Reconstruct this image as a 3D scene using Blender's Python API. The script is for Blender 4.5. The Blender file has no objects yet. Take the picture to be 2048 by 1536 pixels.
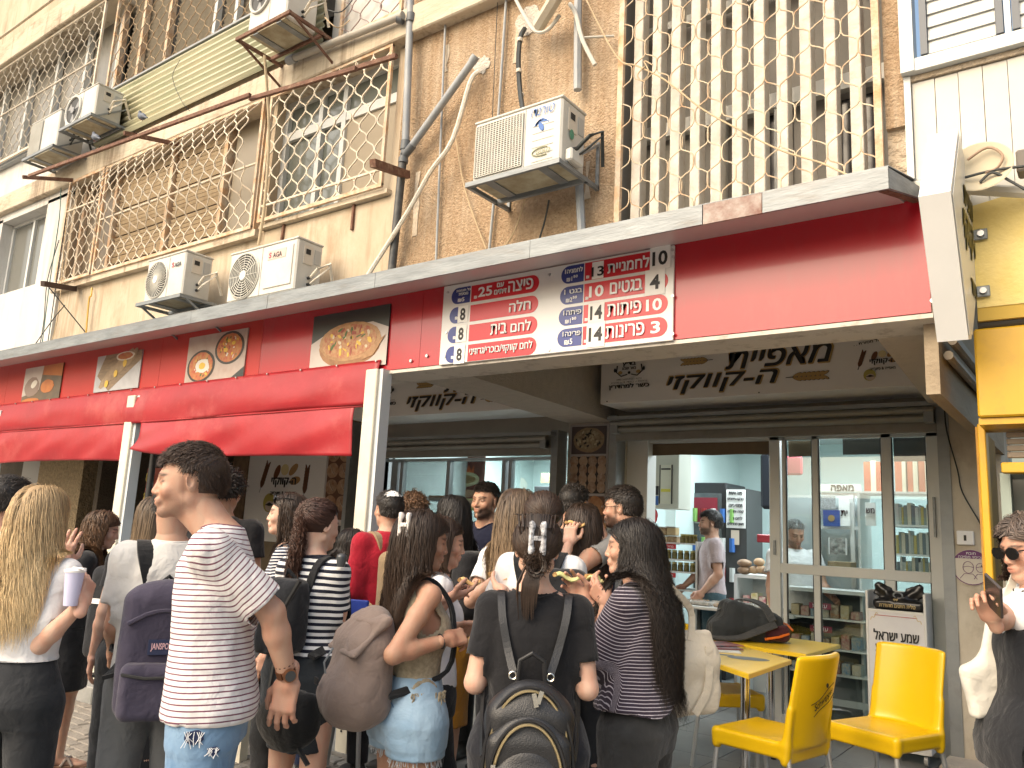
import bpy, math, random
import numpy as np
from mathutils import Vector, Matrix
R=math.radians
sc=bpy.context.scene
COL=sc.collection
rng=np.random.RandomState(7)
random.seed(7)
# ------------------------------------------------------------------ camera (calibrated from the facade's vanishing points)
F_PX=1620.0; CZ=1.58
def _n(v): v=np.array(v,float); return v/np.linalg.norm(v)
_X=_n((2224,-184,-F_PX)); _Z=_n((446,-8871,F_PX)); _Z=_n(_Z-_X*np.dot(_X,_Z)); _Y=np.cross(_Z,_X)
ROT=np.array([_X,_Y,_Z])            # rows: world axes in camera coords (right, down, forward)
cam_d=bpy.data.cameras.new('camera'); cam=bpy.data.objects.new('camera',cam_d); COL.objects.link(cam)
cam_d.sensor_width=36; cam_d.lens=F_PX/2048*36; cam_d.clip_start=.05; cam_d.clip_end=600
_rt=ROT[:,0]; _up=-ROT[:,1]; _bk=-ROT[:,2]
cam.matrix_world=Matrix(((_rt[0],_up[0],_bk[0],0),(_rt[1],_up[1],_bk[1],0),(_rt[2],_up[2],_bk[2],CZ),(0,0,0,1)))
sc.camera=cam
# ------------------------------------------------------------------ light: bright hazy day, soft sun over the street
w=bpy.data.worlds.new('World'); sc.world=w; w.use_nodes=True
nt=w.node_tree; nt.nodes.clear()
sky=nt.nodes.new('ShaderNodeTexSky'); sky.sky_type='NISHITA'; sky.sun_disc=False
SUN_EL,SUN_AZ=R(40),R(196)
sky.sun_elevation=SUN_EL; sky.sun_rotation=SUN_AZ; sky.air_density=1.6; sky.dust_density=7; sky.ozone_density=.6
bg=nt.nodes.new('ShaderNodeBackground'); bg.inputs['Strength'].default_value=.15
wo=nt.nodes.new('ShaderNodeOutputWorld'); nt.links.new(sky.outputs[0],bg.inputs[0]); nt.links.new(bg.outputs[0],wo.inputs[0])
sl=bpy.data.lights.new('sun','SUN'); sl.energy=1.2; sl.angle=R(75); sl.color=(1,.97,.91)
so=bpy.data.objects.new('sun',sl); COL.objects.link(so)
# sun direction: nishita rotation measured from +Y clockwise
sd=Vector((math.sin(SUN_AZ)*math.cos(SUN_EL),math.cos(SUN_AZ)*math.cos(SUN_EL),math.sin(SUN_EL)))
so.rotation_euler=sd.to_track_quat('Z','Y').to_euler()
sc.view_settings.view_transform='Standard'; sc.view_settings.look='None'; sc.view_settings.exposure=.85; sc.view_settings.gamma=1
sc.view_settings.use_curve_mapping=False
sc.cycles.max_bounces=7; sc.cycles.transparent_max_bounces=12
# ------------------------------------------------------------------ helpers
def ray(px,py): return ROT@np.array([px-1024.,py-768.,F_PX])
def P(px,py,Y):
    d=ray(px,py); t=Y/d[1]; return np.array([0,0,CZ])+d*t
def PD(px,py,dep):
    return np.array([0,0,CZ])+ray(px,py)*(dep/F_PX)
def GZ(px,py,z):
    d=ray(px,py); return np.array([0,0,CZ])+d*((z-CZ)/d[2])
_mats={}
# measured albedo trims
TRIM={'plaster_cream':.86,'pebble_dash':.9,'concrete_band':.86,'plaster_white':.86,'ac_casing':.86,'clad_panel':.88,'white_aluminium':.9,'fin_white':.88,'red_panel':.88,'red_tarpaulin':.74,'price_white':.9,'yellow_plastic':.92,'patch_plaster':.85,'grille_white_paint':.93,'corrugated_plastic':.86,'wire_cream':.9}
def mat(name,col=(.5,.5,.5),rough=.6,col2=None,scale=6,bump=0,bscale=40,metal=0,spec=.5,trans=0,emit=None,estr=0,stretch=(1,1,1),dirt=0,dirtcol=(.1,.07,.04),dscale=3,coat=0,alpha=1,sss=0,streak=0,streakcol=(.2,.14,.09)):
    if name in _mats: return _mats[name]
    tf=TRIM.get(name,1); col=tuple(c*tf for c in col); col2=None if col2 is None else tuple(c*tf for c in col2)
    m=bpy.data.materials.new(name); m.use_nodes=True; n=m.node_tree.nodes; l=m.node_tree.links
    b=n['Principled BSDF']; b.inputs['Roughness'].default_value=rough; b.inputs['Metallic'].default_value=metal
    b.inputs['Specular IOR Level'].default_value=spec
    b.inputs['Base Color'].default_value=(*col,1)
    if coat: b.inputs['Coat Weight'].default_value=coat; b.inputs['Coat Roughness'].default_value=.08
    if trans: b.inputs['Transmission Weight'].default_value=trans
    if alpha<1: b.inputs['Alpha'].default_value=alpha
    if emit: b.inputs['Emission Color'].default_value=(*emit,1); b.inputs['Emission Strength'].default_value=estr
    if sss: b.inputs['Subsurface Weight'].default_value=sss; b.inputs['Subsurface Radius'].default_value=(.012,.005,.003); b.inputs['Subsurface Scale'].default_value=.6
    tc=n.new('ShaderNodeTexCoord'); mp=n.new('ShaderNodeMapping'); mp.inputs['Scale'].default_value=stretch; l.new(tc.outputs['Object'],mp.inputs[0])
    out=None
    if col2 is not None:
        nz=n.new('ShaderNodeTexNoise'); nz.inputs['Scale'].default_value=scale; nz.inputs['Detail'].default_value=6; nz.inputs['Roughness'].default_value=.62; l.new(mp.outputs[0],nz.inputs[0])
        cr=n.new('ShaderNodeValToRGB'); cr.color_ramp.elements[0].position=.35; cr.color_ramp.elements[1].position=.68
        cr.color_ramp.elements[0].color=(*col,1); cr.color_ramp.elements[1].color=(*col2,1)
        l.new(nz.outputs[0],cr.inputs[0]); out=cr.outputs[0]
    if dirt:
        d1=n.new('ShaderNodeTexNoise'); d1.inputs['Scale'].default_value=dscale; d1.inputs['Detail'].default_value=8; d1.inputs['Roughness'].default_value=.7; l.new(mp.outputs[0],d1.inputs[0])
        c2=n.new('ShaderNodeValToRGB'); c2.color_ramp.elements[0].position=.52; c2.color_ramp.elements[1].position=.72
        c2.color_ramp.elements[0].color=(0,0,0,1); c2.color_ramp.elements[1].color=(dirt,dirt,dirt,1); l.new(d1.outputs[0],c2.inputs[0])
        mx=n.new('ShaderNodeMixRGB'); mx.inputs[1].default_value=(*col,1); mx.inputs[2].default_value=(*dirtcol,1); l.new(c2.outputs[0],mx.inputs[0])
        if out is not None: l.new(out,mx.inputs[1])
        out=mx.outputs[0]
    if streak:   # rain streaks and run marks running down the surface
        ms=n.new('ShaderNodeMapping'); ms.inputs['Scale'].default_value=(9,9,.55); l.new(tc.outputs['Object'],ms.inputs[0])
        d1=n.new('ShaderNodeTexNoise'); d1.inputs['Scale'].default_value=1.6; d1.inputs['Detail'].default_value=7; d1.inputs['Roughness'].default_value=.65; l.new(ms.outputs[0],d1.inputs[0])
        d3=n.new('ShaderNodeTexNoise'); d3.inputs['Scale'].default_value=1.1; d3.inputs['Detail'].default_value=3; l.new(tc.outputs['Object'],d3.inputs[0])
        ad=n.new('ShaderNodeMath'); ad.operation='MULTIPLY'; l.new(d1.outputs[0],ad.inputs[0]); l.new(d3.outputs[0],ad.inputs[1])
        c2=n.new('ShaderNodeValToRGB'); c2.color_ramp.elements[0].position=.27; c2.color_ramp.elements[1].position=.40; c2.color_ramp.elements[0].color=(0,0,0,1); c2.color_ramp.elements[1].color=(streak,streak,streak,1); l.new(ad.outputs[0],c2.inputs[0])
        mx=n.new('ShaderNodeMixRGB'); mx.inputs[1].default_value=(*col,1); mx.inputs[2].default_value=(*streakcol,1); l.new(c2.outputs[0],mx.inputs[0])
        if out is not None: l.new(out,mx.inputs[1])
        out=mx.outputs[0]
    if out is not None: l.new(out,b.inputs['Base Color'])
    if bump:
        bn=n.new('ShaderNodeTexNoise'); bn.inputs['Scale'].default_value=bscale; bn.inputs['Detail'].default_value=4; l.new(mp.outputs[0],bn.inputs[0])
        bp=n.new('ShaderNodeBump'); bp.inputs['Strength'].default_value=min(1,bump); bp.inputs['Distance'].default_value=.01*max(1,bump); l.new(bn.outputs[0],bp.inputs['Height']); l.new(bp.outputs[0],b.inputs['Normal'])
    _mats[name]=m; return m
def tag(o,label=None,cat=None,group=None,kind=None):
    if label: o['label']=label
    if cat: o['category']=cat
    if group: o['group']=group
    if kind: o['kind']=kind
    return o
def thing(name,label,cat,loc=(0,0,0),rz=0,group=None,rot=None):
    o=bpy.data.objects.new(name,None); COL.objects.link(o); o.location=Vector(loc); o.rotation_euler=rot if rot else (0,0,rz)
    o.empty_display_size=.1
    o.matrix_basis=Matrix.LocRotScale(Vector(loc),o.rotation_euler,None)
    return tag(o,label,cat,group)
def wm(o):
    m=o.matrix_basis.copy(); p=o.parent
    while p: m=p.matrix_basis@m; p=p.parent
    return m
def mkobj(name,me,parent=None,world=True,kind=None,label=None):
    o=bpy.data.objects.new(name,me); COL.objects.link(o)
    if parent is not None:
        o.parent=parent
        if world: o.matrix_basis=wm(parent).inverted()
    if kind: o['kind']=kind
    if label: o['label']=label
    return o
class MB:
    def __init__(s): s.v=[]; s.f=[]; s.m=[]; s.cur=0
    def add(s,vs,fs):
        b=len(s.v); s.v+= [tuple(map(float,x)) for x in vs]; s.f+=[tuple(b+i for i in f) for f in fs]; s.m+=[s.cur]*len(fs); return s
    def hexa(s,c):
        return s.add(c,[(0,3,2,1),(4,5,6,7),(0,1,5,4),(1,2,6,5),(2,3,7,6),(3,0,4,7)])
    def box(s,x0,x1,y0,y1,z0,z1,bev=0):
        x0,x1=sorted((x0,x1)); y0,y1=sorted((y0,y1)); z0,z1=sorted((z0,z1))
        if not bev: return s.hexa([(x0,y0,z0),(x1,y0,z0),(x1,y1,z0),(x0,y1,z0),(x0,y0,z1),(x1,y0,z1),(x1,y1,z1),(x0,y1,z1)])
        b=bev; vs=[];fs=[]
        # bevelled on all edges: 24 verts
        for xs,X in ((-1,x0),(1,x1)):
            for ys,Y in ((-1,y0),(1,y1)):
                for zs,Z in ((-1,z0),(1,z1)):
                    vs+=[(X,Y-ys*b,Z-zs*b),(X-xs*b,Y,Z-zs*b),(X-xs*b,Y-ys*b,Z)]
        me=bpy.data.meshes.new('t'); import bmesh
        bm=bmesh.new(); [bm.verts.new(v) for v in vs]; bmesh.ops.convex_hull(bm,input=bm.verts); bm.verts.index_update()
        s.add([v.co for v in bm.verts],[[v.index for v in f.verts] for f in bm.faces]); bm.free(); bpy.data.meshes.remove(me); return s
    def bar(s,p,q,w,h=None,up=(0,0,1)):
        p=np.array(p,float);q=np.array(q,float);h=h or w; d=_n(q-p); u=np.array(up,float)
        if abs(np.dot(d,u))>.95: u=np.array([0,1.,0])
        a=_n(np.cross(d,u)); c=np.cross(a,d)
        pts=[]
        for e in (p,q):
            for i,j in ((-1,-1),(1,-1),(1,1),(-1,1)): pts.append(e+a*i*w/2+c*j*h/2)
        return s.hexa(pts)
    def tube(s,pts,r,n=6,caps=True,closed=False):
        pts=[np.array(p,float) for p in pts]; N=len(pts); rr=r if hasattr(r,'__len__') else [r]*N
        vs=[];fs=[]; prev=None
        for i in range(N):
            if closed: d=_n(pts[(i+1)%N]-pts[i-1])
            else: d=_n(pts[min(i+1,N-1)]-pts[max(i-1,0)])
            if prev is None:
                u=np.array([0,0,1.]) if abs(d[2])<.9 else np.array([1.,0,0]); a=_n(np.cross(d,u))
            else: a=_n(prev-d*np.dot(prev,d))
            prev=a; c=np.cross(d,a)
            for k in range(n):
                t=2*math.pi*(k+.5)/n; vs.append(pts[i]+(a*math.cos(t)+c*math.sin(t))*rr[i])
        for i in range(N if closed else N-1):
            for k in range(n):
                j=(i+1)%N; fs.append((i*n+k,i*n+(k+1)%n,j*n+(k+1)%n,j*n+k))
        if caps and not closed: fs+=[tuple(range(n-1,-1,-1)),tuple((N-1)*n+k for k in range(n))]
        return s.add(vs,fs)
    def cyl(s,p,q,r,n=12,r2=None): return s.tube([p,q],[r,r if r2 is None else r2],n)
    def prism(s,poly,a,b):  # poly: list of 3d pts, extruded by vector b-a offset
        off=np.array(b,float)-np.array(a,float); p0=[np.array(p,float) for p in poly]; n=len(p0)
        return s.add(p0+[p+off for p in p0],[tuple(range(n-1,-1,-1)),tuple(range(n,2*n))]+[(i,(i+1)%n,n+(i+1)%n,n+i) for i in range(n)])
    def plate(s,poly2,Y,th):   # polygon in x,z at plane Y (front) with thickness behind
        return s.prism([(x,Y,z) for x,z in poly2],(0,0,0),(0,th,0))
    def disc(s,cx,cz,Y,rx,rz,th=.002,n=28,ang=0,jit=0):
        p=[]
        for k in range(n):
            t=2*math.pi*k/n; q=1+jit*random.uniform(-1,1); x=rx*math.cos(t)*q; z=rz*math.sin(t)*q
            p.append((cx+x*math.cos(ang)-z*math.sin(ang),cz+x*math.sin(ang)+z*math.cos(ang)))
        return s.plate(p,Y-th,th)
    def lathe(s,prof,c=(0,0,0),n=20):
        vs=[];fs=[]
        for r,z in prof:
            for k in range(n): t=2*math.pi*k/n; vs.append((c[0]+r*math.cos(t),c[1]+r*math.sin(t),c[2]+z))
        for i in range(len(prof)-1):
            for k in range(n): fs.append((i*n+k,i*n+(k+1)%n,(i+1)*n+(k+1)%n,(i+1)*n+k))
        fs+=[tuple(range(n-1,-1,-1)),tuple((len(prof)-1)*n+k for k in range(n))]
        return s.add(vs,fs)
    def xf(s,M):
        M=np.array(M); V=np.array(s.v); s.v=[tuple(x) for x in (V@M[:3,:3].T+M[:3,3])]; return s
    def mesh(s,name,mats,smooth=False):
        me=bpy.data.meshes.new(name); me.from_pydata(s.v,[],s.f)
        for m in (mats if isinstance(mats,(list,tuple)) else [mats]): me.materials.append(m)
        if any(s.m): me.polygons.foreach_set('material_index',s.m)
        if smooth: me.polygons.foreach_set('use_smooth',[True]*len(s.f))
        me.update()
        if smooth: me.set_sharp_from_angle(angle=R(40))
        return me
    def build(s,name,mats,parent=None,smooth=False,world=True,kind=None,label=None):
        return mkobj(name,s.mesh(name,mats,smooth),parent,world,kind,label)
def copy_tree(o,loc=None,rz=None,label=None,parent=None):
    c=o.copy(); COL.objects.link(c); c.parent=parent
    if loc is not None: c.location=loc; 
    if rz is not None: c.rotation_euler=(0,0,rz)
    if loc is not None or rz is not None: c.matrix_basis=Matrix.LocRotScale(c.location,c.rotation_euler,c.scale)
    if label: c['label']=label
    for ch in list(o.children): copy_tree(ch,parent=c)
    return c
def struct(mb,name,m,smooth=False): return mb.build(name,m,None,smooth,kind='structure')
def heb(s): return s[::-1]
def text_mesh(s,size,bold=0,shear=0,space=1,sx=1):
    cu=bpy.data.curves.new('t','FONT'); cu.body=s; cu.size=size; cu.offset=bold; cu.shear=shear; cu.space_character=space
    cu.align_x='CENTER'; cu.align_y='CENTER'; cu.resolution_u=3
    o=bpy.data.objects.new('t',cu); COL.objects.link(o)
    bpy.context.view_layer.update()
    me=bpy.data.meshes.new_from_object(o.evaluated_get(bpy.context.evaluated_depsgraph_get()))
    bpy.data.objects.remove(o); return me
def text(s,x,z,Y,size,m,parent,w=None,h=None,bold=0,shear=0,name='lettering',rot=0,frame=None):
    """flat print facing -Y (or in a given frame (origin,right,up)); scaled to width w / height h if given"""
    isheb=any('\u0590'<=ch<='\u05ff' for ch in s)
    me=text_mesh(s,size,0 if isheb else bold*size,shear); n=len(me.vertices)
    if n==0: return None
    c=np.zeros(n*3); me.vertices.foreach_get('co',c); c=c.reshape(-1,3); mn=c.min(0); mxx=c.max(0); c-= (mn+mxx)/2
    if w: c[:,0]*=w/(mxx[0]-mn[0])
    if h: c[:,1]*=h/(mxx[1]-mn[1])
    elif w: c[:,1]*=min(1.35,w/(mxx[0]-mn[0]))
    if rot: a=rot; c[:,0],c[:,1]=c[:,0]*math.cos(a)-c[:,1]*math.sin(a),c[:,0]*math.sin(a)+c[:,1]*math.cos(a)
    Fs=[tuple(p.vertices) for p in me.polygons]
    def place(c,dy):
        if frame is None: return np.stack([x+c[:,0],np.full(len(c),Y+dy),z+c[:,1]],1)
        o,r,u=[np.array(t,float) for t in frame]; nn=np.cross(u,r)*-1; return o+np.outer(c[:,0]+x,r)+np.outer(c[:,1]+z,u)+nn*(-dy)
    hh=(c[:,1].max()-c[:,1].min())
    offs=[(0,0)]
    if isheb and bold: e=bold*hh*.9; offs=[(0,0),(e,0),(-e,0),(0,e*.6),(0,-e*.6),(e*.8,e*.5),(-e*.8,-e*.5),(e*.8,-e*.5),(-e*.8,e*.5)]
    V=[];FF=[]
    for i,(ex,ez) in enumerate(offs):
        b0=len(V)*n if False else sum(len(v) for v in V); V.append(place(c+np.array([ex,ez,0]),-.0007*i)); FF+=[tuple(b0+k for k in f) for f in Fs]
    V=np.concatenate(V); bpy.data.meshes.remove(me); me=bpy.data.meshes.new(name); me.from_pydata([tuple(v) for v in V],[],FF); me.materials.append(m); me.update()
    return mkobj(name,me,parent)
# ------------------------------------------------------------------ implicit-surface modelling for people, clothes, bags
def smin(a,b,k):
    if k<=0: return np.minimum(a,b)
    h=np.clip(.5+.5*(b-a)/k,0,1); return b+(a-b)*h-k*h*(1-h)
def cone(a,b,ra,rb,k=.02,op='u',tag_=0):
    a=np.array(a,float);b=np.array(b,float)
    def f(p):
        ba=b-a; t=np.clip(((p-a)@ba)/max(1e-9,ba@ba),0,1)
        return np.sqrt(((p-a-t[...,None]*ba)**2).sum(-1))-(ra+t*(rb-ra))
    m=max(ra,rb); return (f,np.minimum(a,b)-m,np.maximum(a,b)+m,k,op,tag_)
def ell(c,r,k=.02,op='u',Rm=None,tag_=0):
    c=np.array(c,float); r=np.array(r,float)*np.ones(3)
    def f(p):
        q=p-c
        if Rm is not None: q=q@Rm
        k0=np.sqrt(((q/r)**2).sum(-1)); k1=np.sqrt(((q/(r*r))**2).sum(-1)); return k0*(k0-1)/np.maximum(k1,1e-6)
    m=r if Rm is None else np.ones(3)*r.max()
    return (f,c-m,c+m,k,op,tag_)
def loft(rows,k=.02,e=2.3,op='u',tag_=0,cap=.01):
    """rows: (z,w,d,cx,cy) stacked ellipses"""
    r=np.array(rows,float)
    def f(p):
        z=p[...,2]; w=np.interp(z,r[:,0],r[:,1]); d=np.interp(z,r[:,0],r[:,2]); cx=np.interp(z,r[:,0],r[:,3]); cy=np.interp(z,r[:,0],r[:,4])
        rho=((np.abs(p[...,0]-cx)/w)**e+(np.abs(p[...,1]-cy)/d)**e)**(1/e)
        s=(rho-1)*np.minimum(w,d)
        dz=np.maximum(r[0,0]-z,z-r[-1,0])+cap
        return np.maximum(s,dz)
    lo=np.array([(r[:,3]-r[:,1]).min(),(r[:,4]-r[:,2]).min(),r[0,0]]); hi=np.array([(r[:,3]+r[:,1]).max(),(r[:,4]+r[:,2]).max(),r[-1,0]])
    return (f,lo,hi,k,op,tag_)
def rbox(c,half,rad,Rm=None,k=.01,op='u',tag_=0):
    c=np.array(c,float);half=np.array(half,float)
    def f(p):
        q=p-c
        if Rm is not None: q=q@Rm
        q=np.abs(q)-(half-rad); return np.sqrt((np.maximum(q,0)**2).sum(-1))+np.minimum(q.max(-1),0)-rad
    m=np.ones(3)*np.linalg.norm(half) if Rm is not None else half
    return (f,c-m,c+m,k,op,tag_)
def sdf_mesh(prims,h,disp=None):
    us=[p for p in prims if p[4]=='u']
    lo=np.min([p[1] for p in us],0)-3*h; hi=np.max([p[2] for p in us],0)+3*h
    n=np.ceil((hi-lo)/h).astype(int)+1
    F=np.full(n,1.0,np.float32)
    ax=[lo[i]+h*np.arange(n[i]) for i in range(3)]
    for f,a,b,k,op,_ in prims:
        m=k+2.5*h; i0=np.maximum(0,np.floor((a-m-lo)/h).astype(int)); i1=np.minimum(n,np.ceil((b+m-lo)/h).astype(int)+1)
        if (i1<=i0).any(): continue
        sl=tuple(slice(i0[i],i1[i]) for i in range(3))
        g=np.stack(np.meshgrid(ax[0][sl[0]],ax[1][sl[1]],ax[2][sl[2]],indexing='ij'),-1)
        d=f(g)
        if op=='u': F[sl]=smin(F[sl],d,k)
        else: F[sl]=-smin(-F[sl],d,k)
    return surfnet(F,lo,h)
def surfnet(F,lo,h):
    S=F<0; nx,ny,nz=F.shape
    # cells
    C=[(i,j,k) for i in (0,1) for j in (0,1) for k in (0,1)]
    cnt=np.zeros((nx-1,ny-1,nz-1),np.int8)
    for i,j,k in C: cnt+=S[i:nx-1+i,j:ny-1+j,k:nz-1+k]
    act=(cnt>0)&(cnt<8); idx=np.argwhere(act)
    id_=np.full(act.shape,-1,np.int64); id_[act]=np.arange(len(idx))
    V=np.zeros((len(idx),3)); W=np.zeros(len(idx))
    for a in range(len(C)):
        for b in range(a+1,len(C)):
            ca=np.array(C[a]);cb=np.array(C[b])
            if abs(ca-cb).sum()!=1: continue
            fa=F[tuple((idx+ca).T)].astype(float); fb=F[tuple((idx+cb).T)].astype(float); x=(fa<0)!=(fb<0)
            t=np.where(x,fa/np.where(x,fa-fb,1),0); pt=ca+(cb-ca)*t[:,None]
            V+=pt*x[:,None]; W+=x
    V=(V/W[:,None]+idx)*h+lo
    Q=[]
    for axd in range(3):
        sl0=[slice(None)]*3; sl1=[slice(None)]*3; sl0[axd]=slice(0,-1); sl1[axd]=slice(1,None)
        A=S[tuple(sl0)]; B=S[tuple(sl1)]; e=np.argwhere(A!=B)
        u,v=[(1,2),(2,0),(0,1)][axd]
        ok=(e[:,u]>0)&(e[:,v]>0)&(e[:,u]<F.shape[u]-1)&(e[:,v]<F.shape[v]-1); e=e[ok]
        def off(du,dv):
            q=e.copy(); q[:,u]-=du; q[:,v]-=dv; return id_[tuple(q.T)]
        q=np.stack([off(0,0),off(1,0),off(1,1),off(0,1)],1)
        flip=A[tuple(e.T)]
        q[flip]=q[flip][:,::-1]
        Q.append(q[:,::-1])
    Q=np.concatenate(Q); Q=Q[(Q>=0).all(1)]
    return V,Q[:,::-1]
def vnormals(V,Q):
    a=V[Q[:,2]]-V[Q[:,0]]; b=V[Q[:,3]]-V[Q[:,1]]; n=np.cross(a,b); N=np.zeros_like(V)
    for i in range(4): np.add.at(N,Q[:,i],n)
    return N/np.maximum(1e-12,np.linalg.norm(N,axis=1))[:,None]
def lumps(V,freq,seed,n=7,stretch=(1,1,1)):
    r=np.random.RandomState(seed); o=np.zeros(len(V)); P_=V*np.array(stretch)
    for i in range(n):
        k=r.normal(size=3); k/=np.linalg.norm(k); f=freq*(1+.9*r.rand()); wv=.6*np.sin(P_@(r.normal(size=3)*freq*.5)+r.rand()*6)
        s=np.sin(P_@k*f+wv*2+r.rand()*6); o+= (1-np.abs(s))**1.5 if i%2 else s*.5
    return o/n
def clipmesh(V,Q,clips,h):
    """clips: functions V->(c,dir): c>0 is cut away; dir is the move direction that reduces c"""
    keep=np.ones(len(Q),bool)
    for fn in clips:
        c,dr=fn(V)
        near=np.abs(c)<h*.8; V=V.copy(); V[near]-= (dr*np.ones((len(V),3)))[near]*c[near,None]; c=np.where(near,0,c)
        keep&=~(c[Q].max(1)>h*.3)
    Q=Q[keep]; used=np.unique(Q); mp=np.full(len(V),-1); mp[used]=np.arange(len(used)); return V[used],mp[Q]
def npmesh(name,V,Q,mats,attrs=None,smooth=True):
    me=bpy.data.meshes.new(name); nv=len(V); k=Q.shape[1]
    me.vertices.add(nv); me.vertices.foreach_set('co',np.asarray(V,np.float32).ravel())
    me.loops.add(len(Q)*k); me.loops.foreach_set('vertex_index',Q.astype(np.int32).ravel())
    me.polygons.add(len(Q)); me.polygons.foreach_set('loop_start',np.arange(0,len(Q)*k,k,dtype=np.int32)); me.polygons.foreach_set('loop_total',np.full(len(Q),k,np.int32))
    for m in (mats if isinstance(mats,(list,tuple)) else [mats]): me.materials.append(m)
    if smooth: me.polygons.foreach_set('use_smooth',[True]*len(Q))
    for an,av in (attrs or {}).items():
        if av.ndim==1: a=me.attributes.new(an,'FLOAT','POINT'); a.data.foreach_set('value',av.astype(np.float32))
        else: a=me.attributes.new(an,'FLOAT_COLOR','POINT'); a.data.foreach_set('color',np.hstack([av,np.ones((len(av),1))]).astype(np.float32).ravel())
    me.update(calc_edges=True); me.validate(); return me
def join(parts):
    Vs,Qs=[],[];b=0
    for V,Q in parts: Vs.append(V);Qs.append(Q+b);b+=len(V)
    return np.concatenate(Vs),np.concatenate(Qs)
# ---- materials of people
def skin_mat(name,col):
    if name in _mats: return _mats[name]
    m=mat(name,col,.56,sss=.15,bump=.12,bscale=160,spec=.4); n=m.node_tree.nodes; l=m.node_tree.links; b=n['Principled BSDF']
    a=n.new('ShaderNodeAttribute'); a.attribute_name='mk'; sp=n.new('ShaderNodeSeparateColor'); l.new(a.outputs['Color'],sp.inputs[0])
    nz=n.new('ShaderNodeTexNoise'); nz.inputs['Scale'].default_value=14; nz.inputs['Detail'].default_value=5
    mr=n.new('ShaderNodeMapRange'); mr.inputs[1].default_value=.35; mr.inputs[2].default_value=.7; l.new(nz.outputs[0],mr.inputs[0])
    x0=n.new('ShaderNodeMixRGB'); x0.inputs[1].default_value=(*col,1); x0.inputs[2].default_value=(col[0]*.97,col[1]*.8,col[2]*.76,1); l.new(mr.outputs[0],x0.inputs[0])
    x1=n.new('ShaderNodeMixRGB'); l.new(x0.outputs[0],x1.inputs[1]); x1.inputs[2].default_value=(col[0]*.82,col[1]*.42,col[2]*.42,1); l.new(sp.outputs[0],x1.inputs[0])
    x2=n.new('ShaderNodeMixRGB'); l.new(x1.outputs[0],x2.inputs[1]); x2.inputs[2].default_value=(.035,.022,.017,1); l.new(sp.outputs[1],x2.inputs[0])
    l.new(x2.outputs[0],b.inputs['Base Color']); return m
def cloth_mat(name,col=(.5,.5,.5),col2=None,period=0,duty=.5,rough=.9,weave=900,wb=.25,noise=None,nscale=5):
    """stripes follow the per-vertex attribute 'st' (metres along the garment)"""
    if name in _mats: return _mats[name]
    m=mat(name,col,rough,spec=.2); n=m.node_tree.nodes; l=m.node_tree.links; b=n['Principled BSDF']
    b.inputs['Sheen Weight'].default_value=.15
    tc=n.new('ShaderNodeTexCoord'); last=None
    nz=n.new('ShaderNodeTexNoise'); nz.inputs['Scale'].default_value=nscale; nz.inputs['Detail'].default_value=5; l.new(tc.outputs['Object'],nz.inputs[0])
    mr=n.new('ShaderNodeMapRange'); mr.inputs[1].default_value=.3; mr.inputs[2].default_value=.7; l.new(nz.outputs[0],mr.inputs[0])
    x0=n.new('ShaderNodeMixRGB'); x0.inputs[1].default_value=(*col,1); x0.inputs[2].default_value=(*(noise or tuple(c*.86 for c in col)),1); l.new(mr.outputs[0],x0.inputs[0]); last=x0.outputs[0]
    if period:
        a=n.new('ShaderNodeAttribute'); a.attribute_name='st'
        d=n.new('ShaderNodeMath'); d.operation='DIVIDE'; d.inputs[1].default_value=period; l.new(a.outputs['Fac'],d.inputs[0])
        f=n.new('ShaderNodeMath'); f.operation='FRACT'; l.new(d.outputs[0],f.inputs[0])
        g=n.new('ShaderNodeMath'); g.operation='LESS_THAN'; g.inputs[1].default_value=duty; l.new(f.outputs[0],g.inputs[0])
        x=n.new('ShaderNodeMixRGB'); l.new(last,x.inputs[1]); x.inputs[2].default_value=(*col2,1); l.new(g.outputs[0],x.inputs[0]); last=x.outputs[0]
    l.new(last,b.inputs['Base Color'])
    wv=n.new('ShaderNodeTexNoise'); wv.inputs['Scale'].default_value=weave; wv.inputs['Detail'].default_value=2; l.new(tc.outputs['Object'],wv.inputs[0])
    fo=n.new('ShaderNodeTexNoise'); fo.inputs['Scale'].default_value=13; fo.inputs['Detail'].default_value=3; fo.inputs['Distortion'].default_value=.45; l.new(tc.outputs['Object'],fo.inputs[0])
    b1=n.new('ShaderNodeBump'); b1.inputs['Strength'].default_value=.7; b1.inputs['Distance'].default_value=.02; l.new(fo.outputs[0],b1.inputs['Height'])
    b2=n.new('ShaderNodeBump'); b2.inputs['Strength'].default_value=wb; b2.inputs['Distance'].default_value=.002; l.new(wv.outputs[0],b2.inputs['Height']); l.new(b1.outputs[0],b2.inputs['Normal']); l.new(b2.outputs[0],b.inputs['Normal'])
    return m
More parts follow.
